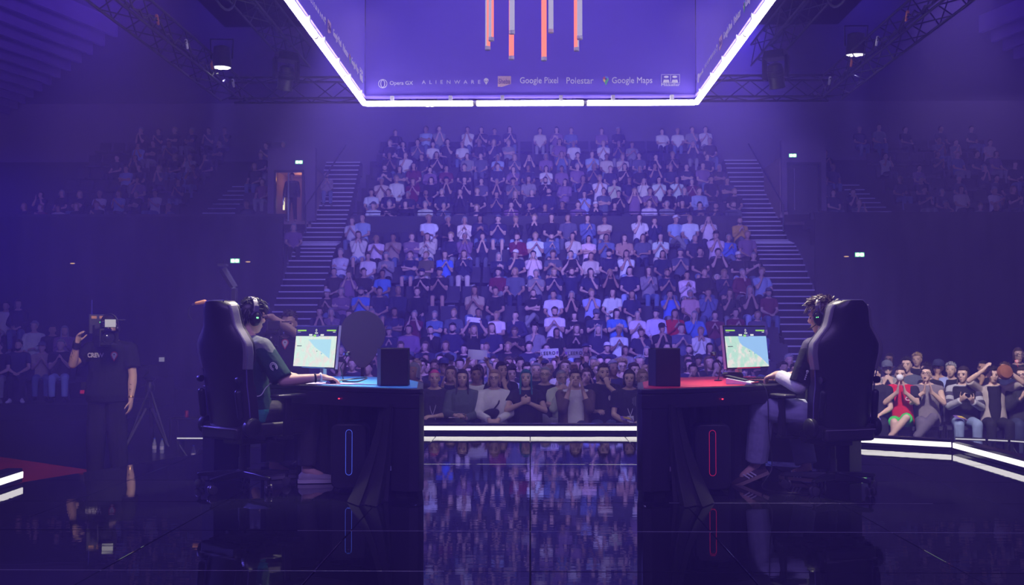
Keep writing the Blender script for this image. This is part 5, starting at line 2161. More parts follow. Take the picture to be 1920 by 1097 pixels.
# left player: hand on the mouse, dark green jersey
JL = skel(sh=0.185, lean=0.03, wr=((-0.475, -0.29, 0.785), (0.08, -0.42, 0.79)), hint=((-0.42, -0.05, 0.5), (0.5, 0.0, 0.6)),
          hd=((-0.35, -0.92, -0.12), (-0.2, -0.95, -0.1)), hn=((0.05, -0.1, -1), (0, -0.1, -1)), curl=(0.30, 0.4), yaw=-0.20, pit=0.10,
          kn=((-0.23, -0.40, 0.53), (0.15, -0.42, 0.53)), an=((-0.21, -0.38, 0.095), (0.14, -0.36, 0.095)), toe=((-0.65, -0.75, 0), (-0.25, -0.95, 0)), l1=0.285, l2=0.27)
black_hair = mat('hair_black', (0.012, 0.011, 0.014), 0.38, noise=0.4, nscale=60)
brown_hair = mat('hair_brown', (0.085, 0.052, 0.038), 0.42, noise=0.45, nscale=60)
pl_ = player(CL + V((-0.05, 0.02, 0)), PHL, JL, (0.66, 0.44, 0.34), 'player in dark green jersey with hand on mouse at the cyan desk',
             zoned('jersey_green', (0.012, 0.048, 0.05), (0.15, 0.17, 0.18), 1.02, (0.03, 0.30, 0.28), 0.56), strand_hair('hair', 5, 0.05, 0.5, -0.05, black_hair, 520, 0.25),
             (0.045, 0.042, 0.05), (0.42, 0.40, 0.44), 0.95)
pl_.scale = (1.0, 1.0, 1.0)
# wrist straps and sleeve emblem
w_, e_ = JL['wr'][0], JL['el'][0]
dirn = (e_ - w_).normalized()
for t, rr_, m_, nm in ((0.045, 0.031, MATTE, 'bracelet'), (0.005, 0.032, WHITEP, 'wrist_tape')):
    k = MB()
    c_ = w_ + dirn * t
    u, v_, d_ = MB.frame(dirn)
    k.rings([k.ring(c_ - d_ * 0.007, u, v_, rr_, rr_, 16), k.ring(c_, u, v_, rr_ + 0.003, rr_ + 0.003, 16), k.ring(c_ + d_ * 0.007, u, v_, rr_, rr_, 16)])
    k.build(nm, m_, pl_)
s_, e_ = JL['sh'][0], JL['el'][0]
ax = (e_ - s_).normalized()
out = V((-0.55, 0.75, 0.35))
out = (out - ax * out.dot(ax)).normalized()
cc = s_.lerp(e_, 0.62) + out * 0.079
tv = ax.cross(out)
for rad in (0.030, 0.020):
    k = MB()
    k.tube([cc + ax * rad * math.cos(a) + tv * rad * 0.75 * math.sin(a) - out * (0.25 * (rad * math.sin(a)) ** 2 / 0.03) for a in [R(40 + 300 * t / 18) for t in range(19)]], 0.0028, 5)
    k.build('sleeve_emblem', WHITEP, pl_)
ML = Matrix.Translation(CL + V((-0.05, 0.02, 0))) @ Matrix.Rotation(PHL, 4, 'Z') @ head_matrix(JL)
headset(ML, 'grey and black headset on the player in the green jersey', None)

# right player: hand at the keyboard, black jersey over a white long sleeve
JR = skel(sh=0.185, lean=0.05, wr=((-0.12, -0.42, 0.79), (0.20, -0.31, 0.80)), hint=((-0.5, 0.0, 0.6), (0.34, 0.08, 0.5)),
          hd=((0.2, -0.95, -0.1), (0.05, -0.95, -0.25)), hn=((0, -0.1, -1), (-0.1, -0.2, -1)), curl=(0.4, 0.5), yaw=0.28, pit=0.14,
          kn=((-0.15, -0.43, 0.53), (0.32, -0.35, 0.56)), an=((-0.12, -0.30, 0.10), (0.27, -0.45, 0.14)), toe=((0.2, -1, 0), (0.70, -0.68, -0.42)))
pr_ = player(CR + V((0.06, 0.02, 0)), PHR, JR, (0.64, 0.42, 0.33), 'player in black jersey over white sleeves at the red desk',
             zoned('jersey_black', (0.014, 0.014, 0.02), (0.10, 0.09, 0.14), 1.03), strand_hair('hair', 9, 0.042, 0.45, 0.5, brown_hair, 520, 0.8),
             (0.34, 0.36, 0.52), (0.09, 0.06, 0.055), 0.92, under=(0.66, 0.66, 0.70), stripes=True, jeans_rs=(0.105, 0.092, 0.082))
s_, e_ = JR['sh'][1], JR['el'][1]
ax = (e_ - s_).normalized()
out = V((0.55, 0.8, 0.1))
out = (out - ax * out.dot(ax)).normalized()
for q in range(5):
    k = MB()
    c_ = s_.lerp(e_, 0.60 + 0.05 * q) + out * 0.079
    k.ell(c_, (0.006 if q else 0.010,) * 3, None, 8, 6)
    k.build('sleeve_print', WHITEP, pr_)
k = MB()
k.add([V((0.20, -0.02, 0.62)), V((0.235, -0.05, 0.60)), V((0.24, 0.0, 0.66)), V((0.215, 0.03, 0.69))], [(0, 1, 2, 3)])
MR = Matrix.Translation(CR + V((0.06, 0.02, 0))) @ Matrix.Rotation(PHR, 4, 'Z') @ head_matrix(JR)
headset(MR, 'grey and black headset on the player in the black jersey', None, True)
# white earphone wire below the right player's ear
hb = head_matrix(JR)
k = MB()
k.tube([hb @ V((0.085, 0.0, -0.06)), hb @ V((0.088, -0.02, -0.11)), JR['neck'] + V((0.07, -0.06, 0.0)), JR['chest'] + V((0.05, -0.16, 0.0))], 0.003, 5)
k.build('earphone_wire', WHITEP, pr_)

# ------------------------------------------------------------------ the audience
BODY_POSES = ['clap', 'clap', 'clap', 'mouth', 'lap', 'lap', 'knees', 'crossed', 'chin', 'phone', 'relaxed', 'cup', 'knees']
NW = ['one', 'two', 'three', 'four', 'five', 'six', 'seven', 'eight', 'nine', 'ten', 'eleven', 'twelve']
seat_m = mat('seat_cloth', (0.028, 0.026, 0.05), 0.75, noise=0.2)
k = MB()
k.box((0, 0.0, 0.43), (0.46, 0.42, 0.07), None, (0.96, 0.96))
SEAT_PAN = k.mesh('seat_pan', False)
k = MB()
k.grid(lambda u, v: (-0.23 + 0.46 * u, 0.21 + 0.12 * v - 0.03 * (2 * u - 1) ** 2, 0.46 + 0.42 * v), 4, 3, lambda u, v: (0, 0.05, 0))
SEAT_BACK = k.mesh('seat_back')
k = MB()
k.box((0, 0.1, 0.2), (0.3, 0.12, 0.4), None, (0.5, 0.8))
SEAT_FOOT = k.mesh('seat_foot', False)
for me in (SEAT_PAN, SEAT_BACK):
    me.materials.append(seat_m)
SEAT_FOOT.materials.append(METAL)


def seat(loc, label, group, foot=True):
    o = obj('stand_seat', SEAT_PAN)
    o.location = loc
    obj('backrest', SEAT_BACK, None, o)
    if foot:
        obj('seat_foot', SEAT_FOOT, None, o)
    return tag(o, label, 'seat', group)


# lower stand, from the front row upwards: pixel column and top colour of each person
ROWS = {
    7: '645w 679l 806w 840k 871w 900n 934n 967k 1002k 1034k 1066s 1102d 1134c 1199w 1228n 1266l 1294w 1329w 1396y',
    6: '672w 705w 737t 772v 801c 845n 871v 905n 970m 1004w 1034d 1074c 1104w 1137d 1171t 1204s 1239w 1303n 1342w 1367b 1403v',
    5: '630w 690w 724g 769n 796o 834b 870n 935n 967n 1000w 1037s 1068k 1107c 1141n 1174w 1242n 1276s 1313k 1347k 1387k 1416k',
    4: '612k 654v 684k 717b 791k 824k 934m 966s 1005g 1039n 1072n 1107n 1144k 1181n 1216g 1251n 1288w 1321k 1358n 1391m 1441l',
    3: '605k 640v 677b 712n 747n 782k 890t 929k 1000k 1038w 1072k 1109l 1147w 1185n 1256b 1294p 1328d 1368k 1405k 1441m',
    2: '590n 622v 656n 700k 740n 777m 815d 851s 897n 929w 967n 1040w 1077k 1118n 1156b 1195w 1230w 1265r 1301b 1340m 1379m 1420s',
    1: '600k 640n 690k 730n 767v 808k 849n 889k 922n 965k 1003g 1043k 1081k 1122n 1160w 1202n 1240k 1277s 1313w 1359n 1400k',
    0: '640k 700n 752k 795n 836s 868k 910n 953k 992n 1025s 1098k 1136n 1170g 1212k 1250n 1290k 1330n 1372s 1415k',
}
FIX = {(7, 967): 'mouth', (7, 1002): 'mouth', (7, 1034): 'lap', (7, 806): 'relaxed', (6, 672): 'mouth', (5, 630): 'crossed', (5, 870): 'clap', (4, 1072): 'raised', (3, 1109): 'mouth', (3, 1000): 'crossed', (7, 1396): 'clap',
       (3, 1328): 'mouth', (2, 1195): 'clap', (2, 1265): 'clap', (4, 1441): 'chin', (1, 889): 'sign'}
N_PERSON = 0
for r_ in range(8):
    items = ROWS[r_].split()
    n_seat = 23
    for i in range(n_seat):
        x = XC - XH + 0.35 + (2 * XH - 0.7) * i / (n_seat - 1)
        seat((x, LOW_Y[r_] + 0.12, LOW[r_]), f'dark folding seat {ORD[i + 1]} from the left in lower stand row {NW[r_]}', 'folding seats of the lower stand')
    for i, it in enumerate(items):
        px, c = int(it[:-1]), it[-1]
        p = at(px, 500, LOW_Y[r_] + 0.05)
        x = min(max(p.x, XC - XH + 0.25), XC + XH - 0.2)
        pose = FIX.get((r_, px)) or RND.choice(BODY_POSES)
        spectator((x, LOW_Y[r_] + 0.05, LOW[r_]), c, pose, RND.uniform(-0.15, 0.15), f'lower stand row {NW[r_]}, {ORD[i + 1]} from left', 'spectators in the lower stand')
        N_PERSON += 1
        if pose == 'sign':
            kk = MB()
            kk.grid(lambda u, v: (-0.17 + 0.34 * u, 0.04 * (2 * u - 1) ** 2, -0.06 + 0.12 * v), 8, 2, lambda u, v: (0, 0.003, 0))
            so_ = kk.build('paper_sign', mat('paper_white', (0.85, 0.84, 0.9), 0.8), loc=(x, LOW_Y[r_] - 0.2, LOW[r_] + 1.50))
            so_.rotation_euler = (0, 0.12, 0)
            tag(so_, 'blank white sheet held up high in the lower stand', 'sign', 'paper signs in the crowd')

# flat floor between stage and stand: rows of chairs, front row nearest
CHAIR_PAN = MB().box((0, 0, 0.44), (0.46, 0.44, 0.05)).mesh('chair_seat', False)
CHAIR_BACK = MB().box((0, 0.24, 0.70), (0.46, 0.035, 0.42), (-0.12, 0, 0)).mesh('chair_back', False)
CHAIR_LEG = MB().cone((0, 0, 0), (0, 0, 0.43), 0.012, 0.012, 6).mesh('chair_leg', False)
CHAIR_PAN.materials.append(seat_m)
CHAIR_BACK.materials.append(seat_m)
CHAIR_LEG.materials.append(METAL)


def floor_chair(loc, rz, label, group):
    o = obj('audience_chair', CHAIR_PAN)
    o.location = loc
    o.rotation_euler = (0, 0, rz)
    obj('chair_back', CHAIR_BACK, None, o)
    for x, y in ((-0.2, -0.19), (0.2, -0.19), (-0.2, 0.2), (0.2, 0.2)):
        obj('chair_leg', CHAIR_LEG, None, o, loc=(x, y, 0))
    return tag(o, label, 'chair', group)


FLOOR_ROWS = [
    (15.7, '775k 845n 893w 940k 1022k 1052c 1129k 1205k'),
    (16.7, '780n 812k 850s 897g 958w 1005k 1060w 1100k 1150n 1190k 1225g'),
    (17.8, '790k 832n 878k 905s 948k 988n 1030k 1075k 1120n 1165w 1210k 1240n'),
    (19.0, '640k 690k 770n 815g 862k 915k 960n 1010k 1050s 1095k 1140k 1185n 1300k 1345n 1490k'),
    (20.5, '660n 745k 800k 842n 886k 930l 975k 1021k 1066n 1112k 1155g 1200k 1292n 1330k 1372g 1470k'),
    (22.2, '675k 735n 782k 825k 870d 912k 955n 1000k 1040k 1083n 1125k 1168k 1290k 1330s 1365k 1480n'),
    (24.0, '650k 700k 750n 798k 840k 885n 925k 968s 1012k 1055k 1099n 1140k 1310k 1350n 1385k'),
]
for r_, (y, txt) in enumerate(FLOOR_ROWS):
    for i, it in enumerate(txt.split()):
        px, c = int(it[:-1]), it[-1]
        p = at(px, 700, y)
        pose = RND.choice(['clap', 'mouth', 'lap', 'phone', 'cup', 'chin', 'clap', 'crossed'])
        if (r_, px) == (2, 1030) or (r_, px) == (2, 1075):
            pose = 'sign'
        if (r_, px) == (0, 1129):
            pose = 'chin'
        if (r_, px) == (1, 897):
            pose = 'sign'
        o = spectator((p.x, y, HALL_Z), c, pose, RND.uniform(-0.1, 0.1), f'floor row {NW[r_ + 1]}, {ORD[i + 1]} from left', 'spectators seated on the hall floor', legs=r_ < 2, detail=r_ < 3, scale=1.0 if pose == 'sign' else None)
        N_PERSON += 1
        if r_ < 2:
            floor_chair((p.x, y + 0.06, HALL_Z), 0, f'black chair in floor row {NW[r_ + 1]}, {ORD[i + 1]} from the left', 'chairs on the hall floor')
        if pose == 'sign':
            zt = HALL_Z + 1.50
            txt_ = {(2, 1030): ('LEERO', 'w', 0.30, 'white paper sign lettered LEERO held up in the crowd'), (2, 1075): ('LEERO', 'g', 0.30, 'grey paper sign lettered LEERO held up beside the white one')}.get((r_, px), (None, 'w', 0.30, 'blank white paper held up in floor row %s' % NW[r_ + 1]))
            w2 = txt_[2] / 2
            s_o = empty('paper_sign', (p.x, y - 0.24, zt), RND.uniform(-0.1, 0.1))
            s_o.rotation_euler = (0, RND.uniform(-0.1, 0.1), RND.uniform(-0.1, 0.1))
            kk = MB()
            kk.grid(lambda u, v: (-w2 + 2 * w2 * u, 0.05 * (2 * u - 1) ** 2, -0.07 + 0.15 * v), 10, 3, lambda u, v: (0, 0.003, 0))
            kk.build('paper', mat('paper_white', (0.85, 0.84, 0.9), 0.8) if txt_[1] == 'w' else mat('paper_grey', (0.42, 0.38, 0.42), 0.8), s_o)
            if txt_[0]:
                tm = text_mesh(txt_[0], 0.078, 0.001, 'CENTER', 1.1, 0, 0.0008)
                for v in tm.vertices:
                    x_, y_, z_ = v.co
                    x_ += 0.022 if txt_[1] == 'g' else -0.022
                    v.co = (x_, -0.005 + z_ + 0.05 * (x_ / w2) ** 2, y_ + 0.005)
                tm.materials.append(mat('ink_grey', (0.04, 0.03, 0.06), 0.8))
                obj('lettering', tm, None, s_o)
                kk = MB()
                hx_ = w2 * 0.80 * (1 if txt_[1] == 'w' else -1)
                kk.plate([(0, -0.028), (0.026, 0.006), (0.024, 0.022), (0.012, 0.026), (0, 0.014), (-0.012, 0.026), (-0.024, 0.022), (-0.026, 0.006)][::-1], (hx_, 0.028, 0.01), (1, 0, 0), (0, 0, 1), (0, 0.002, 0))
                kk.build('heart', mat('ink_violet', (0.3, 0.12, 0.5), 0.8), s_o, smooth=False)
            tag(s_o, txt_[3], 'sign', 'paper signs in the crowd')

# upper stand and side stands: the nearer ones as people, the rest as a distant mass
UP_ITEMS = []
WH = RND
for r_ in range(7):
    x = XC - XH + 0.3 + WH.uniform(0, 0.3)
    while x < XC + XH + 0.3:
        if WH.random() < (0.90 if r_ < 5 else 0.72):
            UP_ITEMS.append((x, UP_Y[r_] + 0.05, UP[r_], 'upper', r_))
        x += WH.uniform(0.50, 0.66)
for side in (-1, 1):
    for r_ in range(7):
        x = 9.4 if side < 0 else 10.3
        lim = (15.5 if side < 0 else 17.5) if r_ > 1 else 17.5
        while x < lim:
            stair_x = 10.95 if side < 0 else 12.0
            if abs(x - stair_x) > 0.75 and WH.random() < (0.66 if r_ < 5 else 0.45):
                UP_ITEMS.append((side * x, UP_Y[r_] + 0.05, UP[r_], 'left side' if side < 0 else 'right side', r_))
            x += WH.uniform(0.52, 0.75)
COLS = 'wwkknnnvgslkkcmwknsdsvkn'
near = sorted(UP_ITEMS, key=lambda t: (t[4], t[0]))
budget = 322 - N_PERSON
chosen = [t for t in near if t[3] == 'upper'][:budget]
cnt = {}
for (x, y, z, w_, r_) in chosen:
    cnt[(w_, r_)] = cnt.get((w_, r_), 0) + 1
    spectator((x, y, z), RND.choice(COLS), RND.choice(BODY_POSES), 0, f'upper stand row {NW[r_]}, {ORD[cnt[(w_, r_)]]} from left', 'spectators in the upper stand', legs=False)
rest = [t for t in near if t not in chosen]


def crowd_mass(items, name, label):
    """the far spectators: every figure real geometry, joined into one mass, colours by point"""
    V_, F_, C_ = [], [], []
    cache = {}

    def arr(me):
        if me.name not in cache:
            n = len(me.vertices)
            co = [0.0] * (3 * n)
            me.vertices.foreach_get('co', co)
            cache[me.name] = ([V(co[3 * i:3 * i + 3]) for i in range(n)], [tuple(p.vertices) for p in me.polygons])
        return cache[me.name]
    for (x, y, z, w_, r_) in items:
        pose = RND.choice(BODY_POSES)
        c = FAR[pose]
        sc = RND.uniform(0.95, 1.06)
        M = Matrix.Translation((x, y, z)) @ Matrix.Rotation(RND.uniform(-0.2, 0.2) - (0.25 if x < -9 else -0.25 if x > 9 else 0), 4, 'Z') @ Matrix.Diagonal((sc * RND.choice((-1, 1)), sc, sc, 1))
        tone = TONES[RND.randrange(len(TONES))]
        tc = PAL[RND.choice(COLS)][1]
        hc = HAIRC[RND.randrange(len(HAIRC))][1]
        pc = PAL[RND.choice('dkndkgs')][1]
        for me, colr, MM in ((c['body'], tone, M), (c['tee'], tc, M), (FARH[RND.choice(('short', 'short', 'bob'))], hc, M @ head_matrix(c['J'])), (FARL, pc, M)):
            vs, fs = arr(me)
            o = len(V_)
            V_.extend((MM @ v)[:] for v in vs)
            fl = MM.determinant() < 0
            F_.extend(tuple(i + o for i in (f[::-1] if fl else f)) for f in fs)
            C_.extend([colr] * len(vs))
    me = bpy.data.meshes.new(name)
    me.from_pydata(V_, [], F_)
    at_ = me.color_attributes.new('tone', 'FLOAT_COLOR', 'POINT')
    flat_ = []
    for c in C_:
        flat_ += [c[0], c[1], c[2], 1.0]
    at_.data.foreach_set('color', flat_)
    me.shade_smooth()
    m, nt, b = _new('crowd_cloth')
    a = nt.nodes.new('ShaderNodeAttribute')
    a.attribute_name = 'tone'
    nt.links.new(a.outputs['Color'], b.inputs['Base Color'])
    b.inputs['Roughness'].default_value = 0.85
    me.materials.append(m)
    o = obj(name, me)
    return tag(o, label, 'crowd', kind='stuff')


def decim(me, ratio):
    o = bpy.data.objects.new('tmp', me)
    col.objects.link(o)
    d = o.modifiers.new('d', 'DECIMATE')
    d.ratio = ratio
    bpy.context.view_layer.update()
    out = bpy.data.meshes.new_from_object(o.evaluated_get(bpy.context.evaluated_depsgraph_get()))
    bpy.data.objects.remove(o)
    return out


FAR = {pn: dict(J=CROWD[pn]['J'], body=decim(CROWD[pn]['body'], 0.22), tee=decim(CROWD[pn]['tee'], 0.25)) for pn in set(BODY_POSES)}
FARH = {h: decim(HAIRM[h], 0.3) for h in ('short', 'bob')}
FARL = decim(LEGS['plain']['long'], 0.25)
crowd_mass(rest, 'crowd', 'distant spectators in the back rows and side stands')
# seats of the upper stand, joined like the crowd that hides them
k = MB()
for r_ in range(7):
    for (xa, xb) in ((XC - XH - 0.1, XC + XH + 0.1), (-17, -11.7), (-10.2, -9.3), (10.2, 11.3), (12.8, 18)):
        x = xa + 0.25
        while x < xb - 0.2:
            k.M = Matrix.Translation((x, UP_Y[r_] + 0.12, UP[r_]))
            k.box((0, 0.0, 0.43), (0.46, 0.42, 0.07))
            k.box((0, 0.27, 0.66), (0.46, 0.05, 0.42), (-0.25, 0, 0))
            x += 0.55
us = k.build('upper_seating', seat_m, smooth=False)
tag(us, 'rows of dark folding seats in the upper stand', 'seating', kind='stuff')
print('PEOPLE', N_PERSON, len(chosen), len(rest))

# ------------------------------------------------------------------ people who show large: front rows, each with an own pose
def vip(px, Y, z0, J, cols, hair, hair_c, label, group, legs='plain', leg_c=(0.13, 0.19, 0.36), shorts=False, sleeve=0.66, glasses=False, skin=(0.62, 0.42, 0.33), rz=0.0, sc=1.0, cap=None, shoe=(0.02, 0.02, 0.022), beard=False, open_mouth=False):
    p = at(px, 700, Y)
    me = body(J, 'person', 0.0105, 0.6, False, legs=False, fr=0.0100)
    root = obj('person', me, None, color=skin)
    root.location = (p.x, Y, z0)
    root.rotation_euler = (0, 0, rz)
    root.scale = (sc, sc, sc)
    put('top', shirt(J, 'top', 0.0115, sleeve, 0.5, grow=0.02 if sleeve > 1 else 0.016), root, None, cols)
    H = head_matrix(J)
    put('hair', HAIRM[hair], root, H, hair_c)
    if cap:
        put('cap', HAIRM['cap'], root, H, cap)
    if beard:
        put('beard', BEARD, root, H, hair_c)
    face(root, J, hair_c, glasses, not open_mouth)
    if open_mouth:
        k = MB()
        k.ell((0, -0.084, -0.068), (0.018, 0.011, 0.016))
        mo = k.build('mouth', mat('mouth_dark', (0.05, 0.01, 0.015), 0.5), root)
        mo.matrix_local = H
    L = LEGS[legs]
    put('shorts' if shorts else 'trousers', L['short' if shorts else 'long'], root, None, leg_c)
    if shorts:
        put('bare_legs', L['bare'], root, None, skin)
    for s_ in L['shoes']:
        put('shoe', s_, root, None, shoe)
    tag(root, label, 'person', group)
    floor_chair((p.x, Y + 0.08, z0), rz, 'black chair under the ' + ' '.join(label.split(',')[0].replace('person', 'spectator').split()[:11]), 'chairs on the hall floor')
    return root, J


def lanyard(root, J, c=(0.55, 0.5, 0.6)):
    n, ch = J['neck'], J['chest']
    k = MB()
    for s in (-1, 1):
        k.tube([n + V((s * 0.06, 0.02, 0.01)), n + V((s * 0.07, -0.09, -0.05)), ch + V((s * 0.03, -0.15, -0.08)), ch + V((0, -0.158, -0.17))], 0.005, 5)
    k.build('lanyard', CLOTH, root, color=c)
    k = MB()
    k.box(ch + V((0, -0.165, -0.22)), (0.09, 0.004, 0.11), (-0.1, 0, 0))
    k.build('badge', mat('badge_print', (0.6, 0.55, 0.75), 0.5, noise=0.5, nscale=40), root, smooth=False)


FR = 'front row spectators facing the stage'
FY = 14.6
PRAY = dict(wr=((-0.05, -0.26, 0.98), (0.05, -0.26, 0.98)), hd=((0.12, -0.2, 0.97), (-0.12, -0.2, 0.97)), hn=((1, 0, 0), (-1, 0, 0)), curl=0.08, hint=((-0.38, -0.12, 0.65), (0.38, -0.12, 0.65)))
LAPW = dict(wr=((-0.06, -0.29, 0.68), (0.06, -0.29, 0.68)), hd=((0.4, -0.7, -0.5), (-0.4, -0.7, -0.5)), hn=((0.6, 0, -0.8), (-0.6, 0, -0.8)), curl=0.6, hint=((-0.42, 0.05, 0.7), (0.42, 0.05, 0.7)))
CHESTW = dict(wr=((-0.05, -0.26, 0.90), (0.05, -0.25, 0.90)), hd=((0.75, -0.4, 0.5), (-0.75, -0.4, 0.5)), hn=((0.5, 0.8, 0), (-0.5, 0.8, 0)), curl=0.6, hint=((-0.45, 0.0, 0.75), (0.45, 0.0, 0.75)))
k_ = (0.018, 0.018, 0.022)
r1, J1 = vip(810, FY, HALL_Z, skel(sh=0.19, pit=-0.12, yaw=0.1, **POSES['relaxed']), (0.03, 0.028, 0.05), 'buzz', (0.75, 0.08, 0.28), 'person with cropped pink hair in black shirt with lanyard, front row beside the cyan desk', FR, leg_c=(0.05, 0.05, 0.06), shorts=True)
lanyard(r1, J1)
r2, J2 = vip(867, FY, HALL_Z, skel(sh=0.175, pit=-0.12, fem=True, wr=((-0.08, -0.30, 0.74), (0.06, -0.28, 0.70)), hd=((0.6, -0.7, 0.1), (-0.6, -0.7, 0.2)), hn=((0.6, 0, -0.8), (-0.3, 0, 0.9)), curl=0.3), (0.10, 0.12, 0.13), 'long', (0.03, 0.02, 0.018), 'person with long dark hair in grey-green jacket, clapping low, front row', FR, sleeve=1.95, leg_c=(0.05, 0.06, 0.12))
r3, J3 = vip(927, FY, HALL_Z, skel(sh=0.178, pit=-0.14, yaw=-0.1, fem=True, **LAPW), (0.72, 0.70, 0.72), 'bob', (0.36, 0.22, 0.14), 'person with glasses in white hoodie wearing a black cross-body bag, front row', FR, sleeve=1.95, glasses=True, leg_c=(0.2, 0.2, 0.26), shorts=True)
k = MB()
k.tube([J3['neck'] + V((0.10, 0.0, 0.0)), J3['chest'] + V((0.06, -0.155, 0.0)), J3['pel'] + V((-0.10, -0.16, 0.16))], 0.012, 6)
k.build('bag_strap', CLOTH, r3, color=k_)
k = MB()
k.ell(J3['pel'] + V((-0.05, -0.175, 0.22)), (0.13, 0.05, 0.07), Euler((0, -0.3, 0)).to_matrix())
k.build('cross_body_bag', CLOTH, r3, color=k_)
r4, J4 = vip(986, FY, HALL_Z, skel(sh=0.182, pit=-0.16, fem=True, **CHESTW), k_, 'long', (0.01, 0.17, 0.20), 'person with long teal hair in black top and red belt, hands clasped, front row', FR, sleeve=0.5, leg_c=(0.02, 0.02, 0.03))
k = MB()
k.rings([k.ring(spine(J4, t), V((1, 0, 0)), V((0, 1, 0)), 0.19, 0.148, 20) for t in (0.02, 0.07)])
k.build('belt', CLOTH, r4, color=(0.5, 0.02, 0.03))
r5, J5 = vip(1079, FY, HALL_Z, skel(sh=0.2, pit=-0.15, **POSES['cup']), (0.66, 0.64, 0.68), 'short', (0.05, 0.03, 0.02), 'person in brown jacket over white shirt cupping hands to mouth, front row', FR, legs='crossed', leg_c=(0.03, 0.035, 0.08), sleeve=0.3)
jk = MB()
for s in (-1, 1):
    jk.cap(J5['sh'][0 if s < 0 else 1], J5['el'][0 if s < 0 else 1], 0.078, 0.07, 12)
    jk.cone(J5['el'][0 if s < 0 else 1], J5['el'][0 if s < 0 else 1].lerp(J5['wr'][0 if s < 0 else 1], 0.55), 0.07, 0.055, 12)
    rr = []
    for t in (-0.1, 0.15, 0.4, 0.65, 0.85, 0.95):
        c_ = spine(J5, t)
        rr.append([c_ + V((s * x_, y_, 0)) for x_, y_ in ((0.10, -0.15), (0.17, -0.13), (0.215, -0.02), (0.19, 0.12), (0.05, 0.16), (0.05, 0.12), (0.16, 0.08), (0.17, -0.05))][::s])
    jk.rings(rr)
put('jacket', remesh(jk, 'jacket', 0.011, 2, 0.6, CLOTH), r5, None, (0.13, 0.085, 0.07))
r6, J6 = vip(1132, 15.1, HALL_Z, skel(sh=0.195, yaw=0.15, pit=-0.1, wr=((-0.13, -0.26, 0.72), (0.04, -0.19, 1.06)), hd=((0.6, -0.7, 0.1), (-0.2, 0.0, 0.95)), hn=((0.5, 0, -0.8), (-0.3, 0.9, 0)), curl=(0.5, 0.9), hint=((-0.45, 0, 0.7), (0.4, -0.15, 0.75))), k_, 'short', (0.06, 0.04, 0.03), 'person in black T-shirt with small print, fist raised to mouth, behind the front row', FR, beard=True, sc=1.05)
k = MB()
k.ell(J6['chest'] + V((0.07, -0.14, 0.0)), (0.02, 0.006, 0.035))
k.build('shirt_print', CLOTH, r6, color=(0.55, 0.5, 0.5))
r7, J7 = vip(1180, FY, HALL_Z, skel(sh=0.185, yaw=-0.1, pit=-0.05, fem=True, **POSES['lap']), k_, 'bob', (0.03, 0.02, 0.02), 'person in black printed T-shirt with lanyard and flyer, front row beside the red desk', FR, leg_c=(0.03, 0.03, 0.04))
lanyard(r7, J7, (0.6, 0.55, 0.7))
k = MB()
for q in range(5):
    k.box(J7['chest'] + V((0.03 + 0.02 * q, -0.148, 0.03)), (0.006, 0.004, 0.13 - 0.02 * abs(q - 2)))
k.build('shirt_print', CLOTH, r7, color=(0.4, 0.38, 0.45))


def flyer(px, py, Y, label, w=0.18, rot=(0.35, 0.15, 0.2)):
    o = empty('flyer', at(px, py, Y))
    o.rotation_euler = rot
    k = MB()
    k.grid(lambda u, v: (-w / 2 + w * u, -0.06 + 0.12 * v, 0.012 * math.sin(u * 4)), 6, 2, lambda u, v: (0, 0, 0.002))
    k.build('flyer_sheet', mat('flyer_violet', (0.18, 0.10, 0.4), 0.5), o)
    k = MB()
    k.prism([(-0.05, -0.03), (0.05, -0.04), (0.03, 0.04), (-0.06, 0.03)], 0.015, 0.017)
    k.build('flyer_print', mat('flyer_yellow', (0.75, 0.55, 0.05), 0.5), o, smooth=False)
    tag(o, label, 'flyer', 'printed flyers in laps')


flyer(1176, 786, 14.25, 'yellow and violet flyer in the lap beside the red desk')
flyer(1640, 781, 15.6, 'yellow and violet flyer held low beside the gaming chair on the right', 0.2, (0.5, 0.3, 0.2))
flyer(1802, 784, 15.6, 'yellow and violet flyer on light blue jeans', 0.2)
k = MB()
k.box((0, 0, 0), (0.14, 0.1, 0.002))
tag(k.build('leaflet', mat('leaflet', (0.6, 0.5, 0.6), 0.6, noise=0.5, nscale=30), loc=at(851, 783, 14.22)), 'small pale leaflet in the lap of the grey-green jacket', 'leaflet')

# ---- right-hand front row
RG = 'front row spectators right of the red desk'
RY = 16.0
ra, Ja = vip(1640, RY, HALL_Z, skel(sh=0.19, yaw=-0.3, **POSES['lap']), k_, 'short', (0.02, 0.015, 0.012), 'person in black T-shirt with yellow flyer, half hidden by the gaming chair on the right', RG, leg_c=(0.02, 0.02, 0.03), rz=-0.35)
rb, Jb = vip(1688, RY, HALL_Z, skel(sh=0.185, yaw=-0.1, pit=-0.1, **PRAY), (0.55, 0.015, 0.03), 'bun', (0.03, 0.02, 0.018), 'masked person in red jersey and green shorts with hands pressed together', RG, legs='crossed', shorts=True, leg_c=(0.05, 0.55, 0.06), rz=-0.3)
Hb = head_matrix(Jb)
k = MB()
k.ell((0, -0.078, -0.046), (0.054, 0.046, 0.05))
k.build('face_mask', WHITEP, rb).matrix_local = Hb
tm = text_mesh('CA', 0.075, 0.001, 'LEFT', 1.0, 0, 0.002)
for v in tm.vertices:
    x_, y_, z_ = v.co
    c_ = Jb['chest']
    v.co = (c_.x + 0.06 + x_, c_.y - 0.146 + z_ + 0.35 * max(0, 0.06 + x_ - 0.06) ** 1.2, c_.z - 0.02 + y_)
tm.materials.append(WHITEP)
obj('lettering', tm, None, rb)
mbs = MB()
